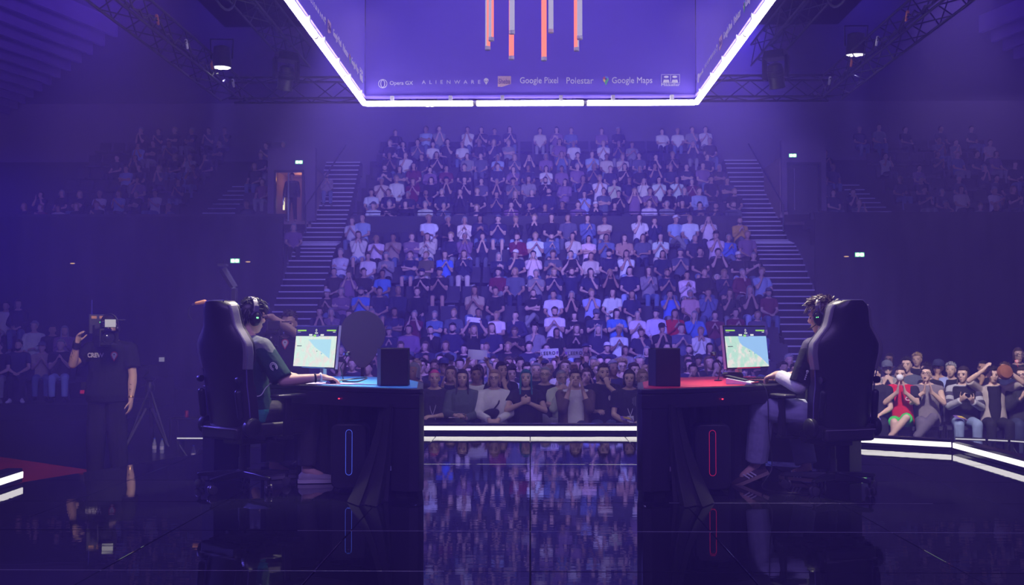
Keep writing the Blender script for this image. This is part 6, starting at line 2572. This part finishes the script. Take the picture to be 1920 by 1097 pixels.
for i in (0, 1):
    mbs.cone(Jb['sh'][i] + V((0, 0, 0.02)), Jb['sh'][i].lerp(Jb['el'][i], 0.72), 0.074, 0.076, 14)
put('black_sleeve', remesh(mbs, 'black_sleeve', 0.012, 2, 0.6, CLOTH), rb, None, k_)
rc, Jc = vip(1737, RY, HALL_Z, skel(sh=0.188, yaw=-0.25, pit=-0.3, fem=True, **PRAY), (0.20, 0.17, 0.20), 'short', (0.02, 0.015, 0.014), 'person with glasses in grey tank top looking up open-mouthed, hands pressed together', RG, legs='crossed', sleeve=0.0, glasses=True, leg_c=(0.14, 0.12, 0.17), rz=-0.3, skin=(0.66, 0.45, 0.34), open_mouth=True)
rd, Jd = vip(1806, RY, HALL_Z, skel(sh=0.18, yaw=-0.5, pit=0.0, fem=True, **POSES['phone']), (0.42, 0.42, 0.46), 'long', (0.035, 0.022, 0.018), 'person with long dark hair in plaid sleeves, black vest and light jeans', RG, sleeve=1.95, leg_c=(0.25, 0.32, 0.5), rz=-0.25)
mbv = MB()
torso(mbv, Jd, 0.034, -0.08, 0.96, 0.02)
put('vest', remesh(mbv, 'vest', 0.012, 2, 0.6, CLOTH), rd, None, k_)
for i in (0, 1):
    for t in (0.35, 0.8):
        k = MB()
        a_, b_ = Jd['sh'][i], Jd['el'][i]
        c_ = a_.lerp(b_, t)
        u, v_, d_ = MB.frame(b_ - a_)
        k.rings([k.ring(c_ - d_ * 0.03, u, v_, 0.072, 0.072, 14), k.ring(c_ + d_ * 0.03, u, v_, 0.070, 0.070, 14)])
        k.build('plaid_band', CLOTH, rd, color=(0.06, 0.055, 0.09))
k = MB()
k.box(Jd['wr'][1].lerp(Jd['wr'][0], 0.5) + V((0, -0.07, 0.05)), (0.075, 0.01, 0.15), (0.5, 0, 0))
ph = k.build('phone', BLACK, bevel=0.004)
ph.location, ph.rotation_euler = rd.location, rd.rotation_euler
tag(ph, 'dark phone in the hands of the person in plaid sleeves', 'phone')
re_, Je = vip(1862, RY - 0.1, HALL_Z, skel(sh=0.185, yaw=0, pit=0.0, wr=((-0.17, -0.2, 1.30), (0.17, -0.2, 1.28)), hd=((0.5, -0.1, 0.8), (-0.5, -0.1, 0.8)), hn=((0.7, 0.2, 0), (-0.7, 0.2, 0)), curl=0.4, hint=((-0.6, -0.1, 1.0), (0.6, -0.1, 0.95))), (0.42, 0.36, 0.34), 'short', (0.02, 0.015, 0.013), 'person in beige open shirt holding an orange hat up before the face', RG, sleeve=0.95, leg_c=(0.02, 0.02, 0.025), rz=-0.2)
mbv = MB()
mbv.rings([mbv.ring(spine(Je, t) + V((0, -0.085, 0)), V((1, 0, 0)), V((0, 1, 0)), 0.10, 0.07, 14) for t in (-0.1, 0.3, 0.6, 0.85, 0.97)])
put('black_shirt', remesh(mbv, 'black_shirt', 0.012, 2, 0.6, CLOTH), re_, None, k_)
k = MB()
k.lathe([(0.11, 0.0), (0.115, 0.03), (0.09, 0.08), (0.03, 0.1)], n=16)
hat = k.build('orange_hat', mat('hat_orange', (0.26, 0.09, 0.03), 0.8, noise=0.3), None)
hat.location = re_.location + V((0.05, -0.26, 1.27))
hat.rotation_euler = (R(80), 0, 0)
tag(hat, 'orange knitted hat held up in two hands', 'hat')
rf, Jf = vip(1916, RY - 0.2, HALL_Z, skel(sh=0.18, yaw=-0.35, pit=-0.08, fem=True, **POSES['clap']), (0.03, 0.03, 0.035), 'long', (0.05, 0.03, 0.025), 'open-mouthed person with glasses and long hair at the right picture edge', RG, sleeve=1.9, glasses=True, leg_c=(0.04, 0.05, 0.1), rz=-0.25, open_mouth=True)
Hf = head_matrix(Jf)
for s in (-1, 1):
    k = MB()
    k.tube([(s * 0.05, 0, 0.12), (s * 0.07, 0, 0.2)], 0.003, 5)
    k.box((s * 0.07, 0, 0.21), (0.05, 0.004, 0.034))
    k.build('flag_bopper', mat('flag_red', (0.6, 0.02, 0.03), 0.6), rf).matrix_local = Hf
    k = MB()
    k.box((s * 0.064, -0.003, 0.21), (0.008, 0.004, 0.034))
    k.box((s * 0.07, -0.003, 0.21), (0.05, 0.004, 0.008))
    k.build('flag_cross', WHITEP, rf).matrix_local = Hf
for i, (px, c, pose, hs, yy) in enumerate(((1664, 'g', 'mouth', 'cap', 16.9), (1700, 's', 'lap', 'short', 17.1), (1736, 'k', 'lap', 'short', 17.0), (1759, 'l', 'chin', 'cap', 17.2), (1783, 'k', 'lap', 'short', 17.1), (1842, 'k', 'chin', 'buzz', 17.3), (1884, 'n', 'lap', 'short', 17.2), (1910, 'k', 'lap', 'bob', 18.2), (1720, 'k', 'lap', 'short', 18.3), (1668, 'n', 'chin', 'bob', 19.4))):
    p = at(px, 700, yy)
    spectator((p.x, yy, HALL_Z + (0.05 if yy < 18 else 0.18)), c, pose, -0.3, f'second rank far right, {ORD[i + 1]} from left' if yy < 18 else f'dark rear rank far right, number {NW[i - 6]}', 'spectators seated far right', detail=True, hair=hs, legs=False)

# ---- left-hand seats beyond the camera operator
LG = 'spectators seated far left'
for nm, x0, x1, y0, y1, zt in (('stand_tread', -19, -8.6, 22.3, 24.6, -0.42), ('stand_tread', -19, -9.2, 24.6, 27.5, -0.05), ('stand_tread', -19, -12.4, 26.2, 28.5, 0.55)):
    m_ = MB()
    m_.box(((x0 + x1) / 2, (y0 + y1) / 2, (zt + HALL_Z) / 2), (x1 - x0, y1 - y0, zt - HALL_Z))
    m_.build(nm, TIER_M, st, smooth=False)
for i, (px, yy, zz, c, pose, hs, ln, desc) in enumerate(((34, 23.2, -0.42, 'n', 'lap', 'short', False, 'front step'), (78, 23.6, -0.42, 't', 'clap', 'cap', False, 'front step'), (113, 23.4, -0.42, 'k', 'clap', 'short', False, 'front step'), (-4, 23.0, -0.42, 'k', 'lap', 'short', False, 'front step'),
                                                        (97, 25.2, -0.05, 'k', 'lap', 'buzz', False, 'rear step'), (120, 25.2, -0.05, 'v', 'clap', 'long', False, 'rear step'), (60, 25.4, -0.05, 'w', 'relaxed', 'short', False, 'rear step'), (10, 26.8, 0.55, 'w', 'knees', 'short', True, 'top step'), (32, 26.8, 0.55, 'k', 'lap', 'bob', True, 'top step'))):
    p = at(px, 700, yy)
    spectator((p.x, yy, zz), c, pose, 0.35, f'{desc} of far left seats, {ORD[i + 1]}', LG, legs=True, hair=hs)
    seat((p.x, yy + 0.05, zz), f'dark seat on the {desc} far left, {ORD[i + 1]}', 'seats far left')

# ------------------------------------------------------------------ camera crew
carpet = MB()
carpet.prism([(-12, 8.5), (-4.2, 8.5), (-4.2, 11.2), (-4.35, 12.2), (-5.2, 13.0), (-7.2, 14.5), (-12, 18)], HALL_Z + 0.002, HALL_Z + 0.15)
struct(carpet.build('trim_8', mat('carpet_red', (0.30, 0.02, 0.03), 0.75, noise=0.5, nscale=1.5), smooth=False), 'red carpeted platform left of the stage')
FLZ = HALL_Z + 0.15


def crew_camera(loc, rz, label, sc=1.0, labels=True):
    """shoulder camera, lens towards -Y"""
    o = empty('broadcast_camera', loc, rz)
    o.scale = (sc, sc, sc)
    k = MB()
    k.box((0, 0.18, 0), (0.13, 0.34, 0.20))
    k.build('camera_body', mat('camera_grey', (0.03, 0.03, 0.036), 0.45), o, bevel=0.012)
    k = MB()
    k.lathe([(0.045, 0.02), (0.05, -0.02), (0.055, -0.10), (0.062, -0.13)], n=20, axis='Y')
    k.build('lens_barrel', BLACK, o)
    k = MB()
    rr = []
    for y, hw_, hh in ((-0.12, 0.055, 0.05), (-0.16, 0.078, 0.066), (-0.22, 0.09, 0.075)):
        rr.append([V((-hw_, y, -hh)), V((hw_, y, -hh)), V((hw_, y, hh)), V((-hw_, y, hh))][::-1])
    k.rings(rr, True, False)
    hood = k.build('lens_hood', mat('hood_grey', (0.05, 0.05, 0.055), 0.5), o)
    k = MB()
    k.lathe([(0.058, -0.135), (0.068, -0.17), (0.070, -0.172), (0.060, -0.14)], n=24, axis='Y')
    k.build('lens_ring', METAL, hood)
    k = MB()
    k.lathe([(0.054, -0.14), (0.04, -0.150), (0.002, -0.156)], n=24, axis='Y')
    k.build('lens_glass', mat('lens_dark', (0.02, 0.02, 0.03), 0.08), hood)
    k = MB()
    k.tube([(0, -0.02, 0.10), (0, 0.0, 0.16), (0, 0.22, 0.165), (0, 0.30, 0.10)], 0.016, 8)
    k.build('carry_handle', BLACK, o)
    k = MB()
    k.box((0.03, -0.06, 0.155), (0.125, 0.03, 0.095))
    vf = k.build('light_panel', BLACK, o, bevel=0.006)
    k = MB()
    k.box((0.03, -0.077, 0.155), (0.112, 0.005, 0.082))
    k.build('panel_diffuser', emit('panel_pale', (0.62, 0.55, 0.72), 0.75) if labels else BLACK, vf, smooth=False)
    k = MB()
    k.tube([(0.11, -0.05, 0.19), (0.19, -0.06, 0.19)], 0.008, 6)
    k.build('shotgun_mic', STEEL, o)
    k = MB()
    k.box((0, 0.42, 0.02), (0.12, 0.12, 0.24))
    k.build('battery', BLACK, o, bevel=0.008)
    k = MB()
    k.box((0, 0.50, 0.15), (0.19, 0.06, 0.22))
    tx = k.build('transmitter', mat('tx_grey', (0.03, 0.03, 0.045), 0.5), o, bevel=0.006)
    k = MB()
    k.tube([(-0.06, 0.5, 0.14), (-0.065, 0.5, 0.42)], 0.006, 6)
    k.build('antenna', mat('antenna_blue', (0.05, 0.04, 0.4), 0.4), o)
    if labels:
        for x in (-0.045, 0.04):
            k = MB()
            k.box((x, 0.466, 0.225), (0.055, 0.006, 0.03))
            k.build('amber_label', mat('label_amber', (0.7, 0.35, 0.08), 0.5), tx, smooth=False)
    k = MB()
    k.ell((0.02, 0.465, 0.17), (0.006, 0.004, 0.006))
    k.build('status_light', emit('led_green', (0.2, 1.0, 0.35), 2.5), tx)
    k = MB()
    for i in range(4):
        k.box((-0.068, 0.08 + 0.05 * i, 0.03), (0.006, 0.03, 0.02))
    k.build('control_row', METAL, o, smooth=False)
    k = MB()
    k.tube([(0.02, 0.45, -0.1), (0.05, 0.5, -0.3), (0.02, 0.42, -0.45)], 0.008, 6)
    k.build('camera_cable', cab_m, o)
    tag(o, label, 'camera', 'broadcast cameras')
    return o


def pin_patch(parent, c, n, sc, name='pin_patch'):
    """small map-pin emblem: red outline, white pin"""
    n = V(n).normalized()
    u = V((n.y, -n.x, 0)).normalized() * -1
    v = n.cross(u) if n.cross(u).z > 0 else u.cross(n)
    for k2, m2, dz in ((1.0, mat('patch_red', (0.6, 0.03, 0.08), 0.6), 0.0), (0.72, WHITEP, 0.002), (0.2, BLACK, 0.004)):
        pl = [(0.03 * k2 * math.cos(R(-30 + 240 * t / 16)), 0.03 * k2 * math.sin(R(-30 + 240 * t / 16)) + 0.01) for t in range(17)]
        if k2 > 0.3:
            pl += [(0.0, -0.05 * k2)]
        kk = MB()
        kk.plate([(a * sc, b * sc) for a, b in pl], V(c) + n * dz, u, v, n * 0.001)
        kk.build(name, m2, parent, smooth=False)


def crew(J, loc, rz, sc, label, hair='buzz', hair_c=(0.03, 0.02, 0.015), sleeve=0.72):
    me = body(J, 'person', 0.009, None, True, legs=True, fr=0.0095, fat=1.12)
    root = obj('person', me, None, color=(0.60, 0.40, 0.31))
    root.location, root.rotation_euler, root.scale = loc, (0, 0, rz), (sc, sc, sc)
    put('t_shirt', shirt(J, 't_shirt', 0.0095, sleeve, None, grow=0.03, loose=0.035, hem=-0.13, rs=(0.078, 0.086, 0.06)), root, None, (0.014, 0.014, 0.018))
    put('trousers', trousers(J, 'trousers', 0.0105, 1.95, None, rs=(0.112, 0.098, 0.082)), root, None, (0.013, 0.012, 0.016))
    for i in (0, 1):
        put('shoe', shoe_mesh(J, i), root, None, (0.02, 0.02, 0.02), CLOTH)
    H = head_matrix(J)
    put('hair', HAIRM[hair], root, H, hair_c)
    face(root, J, hair_c)
    tag(root, label, 'person', 'camera crew')
    return root


Jc1 = skel(sh=0.205, stand=True, wr=((-0.20, -0.30, 1.46), (0.275, -0.10, 0.86)), hint=((-0.40, -0.25, 1.0), (0.42, 0.12, 1.1)), hd=((0.25, -0.15, 0.95), (0.02, -0.12, -1)), hn=((0.9, -0.2, -0.2), (-1, 0, 0)), curl=(0.45, 0.35), yaw=0.05, pit=0.02)
pc1 = at(203, 700, 11.85)
c1 = crew(Jc1, (pc1.x, 11.85, FLZ), 0.0, 1.085, 'camera operator in black crew T-shirt standing left of the stage')
pin_patch(c1, Jc1['chest'] + V((0.11, -0.162, 0.04)), (0.25, -1, 0), 1.15)
tm = text_mesh('CREW', 0.062, 0.001, 'CENTER', 1.0, 0, 0.0025)
for v in tm.vertices:
    x_, y_, z_ = v.co
    c_ = Jc1['chest']
    v.co = (c_.x - 0.085 + x_, c_.y - 0.168 + z_ + 1.6 * (x_ - 0.05) ** 2 * (1 if x_ < 0.05 else 0), c_.z + 0.045 + y_)
tm.materials.append(WHITEP)
obj('lettering', tm, None, c1)
# headset band and cap of the operator, watch, radio
Hc = head_matrix(Jc1)
k = MB()
k.tube([V((0.088 * math.cos(a), 0.01, 0.03 + 0.11 * math.sin(a))) for a in [R(-5 + 190 * t / 16) for t in range(17)]], 0.009, 6)
for s in (-1, 1):
    k.lathe([(0.04, -0.012), (0.042, 0.0), (0.038, 0.012)], (s * 0.09, 0.005, -0.01), 18, 'X')
k.build('headphones', BLACK, c1).matrix_local = Hc
w_, e_ = Jc1['wr'][1], Jc1['el'][1]
u, v_, d_ = MB.frame(e_ - w_)
k = MB()
c_ = w_ + d_ * 0.02
k.rings([k.ring(c_, u, v_, 0.034, 0.034, 16), k.ring(c_ + d_ * 0.018, u, v_, 0.036, 0.036, 16)])
k.build('wrist_watch', mat('watch_gold', (0.5, 0.32, 0.15), 0.3, metal=0.8), c1)
k = MB()
for i, (t0, r0) in enumerate(((0.35, 0.046), (0.55, 0.042))):
    for j in range(5):
        a_ = Jc1['el'][1].lerp(Jc1['wr'][1], t0 + 0.02 * j)
        k.cap(a_ + V((-0.005, -0.043 + 0.004 * j, 0)), a_ + V((0.012 * math.cos(j * 2.1), -0.044 + 0.003 * j, 0.018 * math.sin(j * 2.1))), 0.003, 0.002, 5, 2)
    a_ = Jc1['el'][0].lerp(Jc1['wr'][0], t0)
k.build('tattoo', mat('tattoo_ink', (0.03, 0.025, 0.03), 0.6), c1)
k = MB()
for j in range(9):
    a_ = Jc1['el'][0].lerp(Jc1['wr'][0], 0.20 + 0.05 * j)
    k.cap(a_ + V((0.012 * math.sin(j * 1.7), -0.046 + 0.0012 * j, 0)), a_ + V((0.016 * math.cos(j * 1.3), -0.045 + 0.001 * j, 0.018)), 0.004, 0.003, 5, 2)
k.build('tattoo', MATS['tattoo_ink'], c1)
k = MB()
w_, e_ = Jc1['wr'][0], Jc1['el'][0]
u, v_, d_ = MB.frame(e_ - w_)
k.rings([k.ring(w_ - d_ * 0.015, u, v_, 0.04, 0.04, 14), k.ring(w_ + d_ * 0.05, u, v_, 0.042, 0.042, 14)])
k.build('wrist_strap', BLACK, c1)
k = MB()
k.box(Jc1['pel'] + V((-0.235, -0.02, 0.06)), (0.05, 0.06, 0.14))
rd_ = k.build('belt_radio', BLACK, c1, bevel=0.006)
k = MB()
k.box(Jc1['pel'] + V((-0.24, -0.055, 0.03)), (0.05, 0.01, 0.035))
k.build('red_tag', mat('tag_red', (0.6, 0.03, 0.08), 0.6), rd_)
lp_ = at(203, 634, 11.36)
crew_camera((lp_.x - 0.09, 11.52, lp_.z + 0.005), R(32), 'shoulder broadcast camera held by the operator left of the stage', 1.0)

Jc2 = skel(sh=0.2, stand=True, wr=((-0.22, -0.30, 1.30), (-0.17, -0.26, 1.70)), hint=((-0.40, -0.1, 1.0), (0.42, -0.40, 1.55)), hd=((0.3, -0.3, 0.9), (-0.9, -0.2, -0.1)), hn=((0.9, 0, 0), (0, -0.3, -1)), curl=(0.5, 0.5), yaw=-0.1, pit=0.05)
pc2 = at(541, 700, 12.3)
m_ = MB()
m_.box((pc2.x, 12.4, HALL_Z + 0.065), (1.0, 0.9, 0.126))
struct(m_.build('trim_9', MATTE, smooth=False, bevel=0.01), 'low black camera riser behind the cyan desk')
c2 = crew(Jc2, (pc2.x, 12.3, HALL_Z + 0.13), 0.1, 1.13, 'camera operator behind the cyan desk with an arm over the camera', 'short')
pin_patch(c2, Jc2['chest'] + V((-0.02, -0.17, 0.12)), (0, -1, 0.1), 1.2)
k = MB()
k.box(Jc2['chest'] + V((-0.09, -0.17, -0.06)), (0.035, 0.004, 0.04))
k.build('blue_sticker', mat('sticker_blue', (0.1, 0.3, 0.8), 0.5), c2, smooth=False)
lp_ = at(499, 636, 11.75)
crew_camera((lp_.x, 12.0, lp_.z), R(10), 'broadcast camera pointing at the viewer behind the player in green', 1.02, False)

# tripod camera far left on the hall floor
def tripod_rig(px, Y, label):
    p = at(px, 700, Y)
    o = empty('tripod_camera', (p.x, Y, HALL_Z))
    for i in range(3):
        a = R(100 + 120 * i)
        k = MB()
        k.tube([(0, 0, 0.95), (0.38 * math.cos(a), 0.38 * math.sin(a), 0.02)], 0.02, 6)
        k.tube([(0.05 * math.cos(a), 0.05 * math.sin(a), 0.62), (0.36 * math.cos(a), 0.36 * math.sin(a), 0.05)], 0.028, 6)
        k.build('leg', BLACK, o)
    k = MB()
    k.lathe([(0.07, 0.9), (0.08, 0.98), (0.05, 1.05), (0.09, 1.08), (0.09, 1.12)], n=16)
    k.build('fluid_head', METAL, o)
    k = MB()
    k.box((0, 0, 1.22), (0.16, 0.4, 0.2))
    cb = k.build('camera_body', BLACK, o, bevel=0.01)
    k = MB()
    k.lathe([(0.06, -0.2), (0.07, -0.3), (0.09, -0.42), (0.085, -0.43)], (0, 0, 1.22), 18, 'Y')
    k.build('lens', BLACK, cb)
    k = MB()
    k.box((0.16, 0.1, 1.42), (0.1, 0.04, 0.09))
    k.build('viewfinder', BLACK, cb, bevel=0.005)
    k = MB()
    k.box((0.19, 0.0, 1.41), (0.085, 0.01, 0.07))
    k.build('viewfinder_panel', emit('panel_dim', (0.35, 0.3, 0.62), 0.5), cb, smooth=False)
    k = MB()
    k.tube([(0, 0.1, 1.1), (-0.3, 0.45, 0.95)], 0.012, 6)
    k.build('pan_handle', METAL, o)
    for (x, z) in ((-0.12, 1.26), (0.03, 1.25)):
        k = MB()
        k.ell((x, -0.21, z), (0.014, 0.008, 0.014))
        k.build('tally_light', emit('tally_blue', (0.06, 0.05, 1.0), 1.2), cb)
    tag(o, label, 'camera')


tripod_rig(281, 17.2, 'unmanned tripod camera on the hall floor left of the gaming chair')
# low table with can and bottles, and floor bottles
tp = at(372, 800, 18.5)
t_ = empty('low_table', (tp.x, 18.5, HALL_Z))
k = MB()
k.box((0, 0, 0.36), (0.9, 0.45, 0.03))
k.build('table_top', MATTE, t_, smooth=False)
for x in (-0.42, 0.42):
    for y in (-0.2, 0.2):
        k = MB()
        k.cone((x, y, 0), (x, y, 0.345), 0.014, 0.014, 6)
        k.build('leg', METAL, t_)
tag(t_, 'low dark table carrying a red can behind the gaming chair', 'table')
k = MB()
k.lathe([(0.022, 0), (0.033, 0.008), (0.033, 0.11), (0.025, 0.122), (0.024, 0.12)], n=14)
can = k.build('drink_can', mat('can_red', (0.6, 0.03, 0.03), 0.3, metal=0.3), loc=(at(350, 780, 18.4).x, 18.4, HALL_Z + 0.377))
tag(can, 'red drink can standing on the low dark table', 'can')


def bottle(px, Y, label):
    p = at(px, 800, Y)
    o = empty('water_bottle', (p.x, Y, HALL_Z))
    m, nt, b = None, None, None
    g = MATS.get('bottle_clear')
    if g is None:
        g, nt, b = _new('bottle_clear')
        b.inputs['Base Color'].default_value = (0.7, 0.75, 0.9, 1)
        b.inputs['Transmission Weight'].default_value = 0.6
        b.inputs['Roughness'].default_value = 0.1
        MATS['bottle_clear'] = g
    k = MB()
    k.lathe([(0.028, 0), (0.033, 0.01), (0.033, 0.14), (0.014, 0.19), (0.013, 0.21)], n=12)
    k.build('bottle_body', g, o)
    k = MB()
    k.lathe([(0.016, 0.205), (0.016, 0.225), (0.002, 0.226)], n=10)
    k.build('bottle_cap', mat('cap_blue', (0.1, 0.15, 0.6), 0.4), o)
    k = MB()
    k.lathe([(0.0338, 0.06), (0.0338, 0.11)], n=12)
    k.build('bottle_label', WHITEP, o)
    tag(o, label, 'bottle', 'water bottles on the floor')


bottle(290, 16.4, 'clear water bottle on the floor below the tripod camera')
bottle(304, 16.3, 'second clear water bottle, right of the first below the tripod')
bottle(1733, 15.5, 'clear water bottle on the floor by the tank top spectator')
bottle(363, 15.4, 'water bottle behind the low lit barrier left of the gaming chair')


# low lit barrier of truss round the stage
def barrier(x0, x1, Y0, Y1, label):
    a, b = V((x0, Y0, 0)), V((x1, Y1, 0))
    d = b - a
    o = empty('lit_barrier', ((a + b) / 2 + V((0, 0, HALL_Z)))[:], math.atan2(d.y, d.x))
    L = d.length
    k = MB()
    k.box((0, 0, 0.365), (L - 0.02, 0.22, 0.03))
    k.build('barrier_top', BLACK, o, smooth=False)
    k = MB()
    k.box((0, -0.112, 0.372), (L - 0.03, 0.006, 0.016))
    k.build('light_strip', emit('led_thin', (0.72, 0.66, 0.95), 0.9), o, smooth=False)
    for x in (-L / 2 + 0.03, L / 2 - 0.03):
        k = MB()
        k.box((x, 0, 0.175), (0.04, 0.2, 0.35))
        k.build('barrier_post', METAL, o, smooth=False)
    n = max(2, int(L / 0.18))
    for i in range(n):
        k = MB()
        xa = -L / 2 + L * i / n
        xb = -L / 2 + L * (i + 1) / n
        k.tube([(xa, -0.09, 0.02 if i % 2 else 0.34), (xb, -0.09, 0.34 if i % 2 else 0.02)], 0.012, 5)
        k.build('lattice_bar', METAL, o)
    k = MB()
    k.tube([(-L / 2, -0.09, 0.02), (L / 2, -0.09, 0.02)], 0.014, 6)
    k.build('bottom_chord', METAL, o)
    tag(o, label, 'barrier', 'low lit barriers round the stage')


def bar_px(p0, p1, Y0, Y1, label):
    barrier(at(p0, 800, Y0).x, at(p1, 800, Y1).x, Y0, Y1, label)


bar_px(335, 392, 15.0, 15.0, 'low lit truss barrier piece left of the gaming chair')
bar_px(1789, 1849, 15.1, 14.95, 'low lit barrier piece before the plaid sleeves spectator')
bar_px(1853, 1894, 14.95, 14.8, 'low lit barrier piece before the orange hat')
bar_px(1898, 1960, 14.8, 14.5, 'low lit barrier piece at the right picture edge')

# camera crane behind the left chair, with an orange connector on its cable
cr = empty('camera_crane', (at(440, 700, 12.8).x, 12.8, HALL_Z))


def crl(px, py, dy=0.0):
    return at(px, py, 12.8 + dy) - cr.location


k = MB()
a_ = crl(440, 540)
k.box((a_.x, 0, a_.z / 2), (0.055, 0.10, a_.z))
k.build('crane_mast', mat('crane_grey', (0.035, 0.034, 0.045), 0.5), cr, bevel=0.006)
k = MB()
k.prism([(-0.25, -0.2), (0.25, -0.2), (0.25, 0.2), (-0.25, 0.2)], 0, 0.06)
k.build('crane_foot', BLACK, cr, bevel=0.01)
k = MB()
b_ = crl(418, 505)
d_ = (b_ - a_)
k.tube([a_, b_], [0.045, 0.05], 8)
k.build('crane_boom', MATS['crane_grey'], cr)
k = MB()
c_ = crl(418, 497)
k.box(c_, (0.10, 0.12, 0.025))
k.build('head_plate', mat('plate_grey', (0.12, 0.11, 0.14), 0.5), cr, smooth=False)
for i in range(4):
    k = MB()
    k.tube([c_ + V((-0.03 + 0.02 * i, 0, 0.01)), c_ + V((-0.035 + 0.02 * i + 0.02 * (i > 2), 0, 0.07))], 0.004, 5)
    k.build('head_pin', METAL, cr)
k = MB()
cp = crl(385, 567)
k.tube([a_ + V((0, -0.05, -0.2)), crl(425, 562), crl(400, 564), cp], 0.01, 6)
k.build('crane_cable', cab_m, cr)
k = MB()
k.cap(crl(384, 566), crl(368, 569), 0.028, 0.02, 10)
k.build('orange_connector', mat('plug_orange', (0.75, 0.33, 0.05), 0.5), cr)
k = MB()
k.cap(crl(366, 569.5), crl(361, 571), 0.014, 0.012, 8)
k.build('connector_tip', STEEL, cr)
k = MB()
k.tube([crl(361, 571), crl(355, 577), crl(353, 590), crl(360, 600)], 0.005, 5)
k.build('thin_wire', cab_m, cr)
tag(cr, 'grey camera crane with orange connector behind the left gaming chair', 'crane')
# folding flag pole and person in the lit doorway
pd = at(547, 365, 36.9)
Jd_ = skel(sh=0.185, stand=True, wr=((-0.26, -0.05, 0.86), (0.26, -0.05, 0.86)), hint=((-0.4, 0.1, 1.1), (0.4, 0.1, 1.1)), hd=((0, -0.1, -1), (0, -0.1, -1)), hn=((1, 0, 0), (-1, 0, 0)))
dm = obj('person', body(Jd_, 'person', 0.016, 0.6, legs=True, fr=0.0105), None, color=(0.5, 0.33, 0.26))
dm.location = (pd.x, 36.9, 4.9)
put('top', shirt(Jd_, 'top', 0.016, 1.93, 0.5, grow=0.02), dm, None, (0.02, 0.02, 0.025))
put('trousers', trousers(Jd_, 'trousers', 0.018, 1.93, 0.5), dm, None, (0.02, 0.02, 0.03))
for i in (0, 1):
    put('shoe', shoe_mesh(Jd_, i), dm, None, (0.02, 0.02, 0.02), CLOTH)
put('hair', HAIRM['short'], dm, head_matrix(Jd_), (0.02, 0.015, 0.012))
tag(dm, 'person in black standing in the lit doorway beside the left stairs', 'person')
ps = at(615, 330, 39.0)
spectator((at(612, 330, 38.2).x, 38.2, interp(YS, ZS, 38.2) - 0.2), 'g', 'clap', 0.2, 'sitting on the left staircase', 'spectators in the upper stand', hair='short')
ps = at(553, 430, 33.6)
spectator((ps.x, 33.4, interp(YS, ZS, 33.4) - 0.35), 'v', 'knees', 0.3, 'sitting low on the left staircase edge', 'spectators in the lower stand', hair='bob')

# ------------------------------------------------------------------ thin stage haze in the air
if HAZE > 0:
    hm = bpy.data.materials.new('haze')
    hm.use_nodes = True
    nt = hm.node_tree
    nt.nodes.clear()
    vs_ = nt.nodes.new('ShaderNodeVolumeScatter')
    vs_.inputs['Color'].default_value = (0.40, 0.28, 1.0, 1)
    vs_.inputs['Density'].default_value = HAZE
    vs_.inputs['Anisotropy'].default_value = 0.0
    oo = nt.nodes.new('ShaderNodeOutputMaterial')
    nt.links.new(vs_.outputs[0], oo.inputs['Volume'])
    hm2 = hm.copy()
    hm2.name = 'veil_haze'
    hm2.node_tree.nodes['Volume Scatter'].inputs['Density'].default_value = HAZE2
    hb = MB()
    hb.box((0, 6.3, 1.87), (14, 11.8, 3.7))  # second haze box added to lift the blacks of everything behind it
    h_ = hb.build('veil_haze', hm2, smooth=False)
    tag(h_, 'added denser violet haze veiling the dark foreground', 'haze', kind='stuff')
    hb = MB()
    hb.box((0, 20.5, 4.8), (56, 43.5, 10.9))
    h_ = hb.build('haze', hm, smooth=False)
    tag(h_, 'thin violet stage haze filling the whole hall', 'haze', kind='stuff')
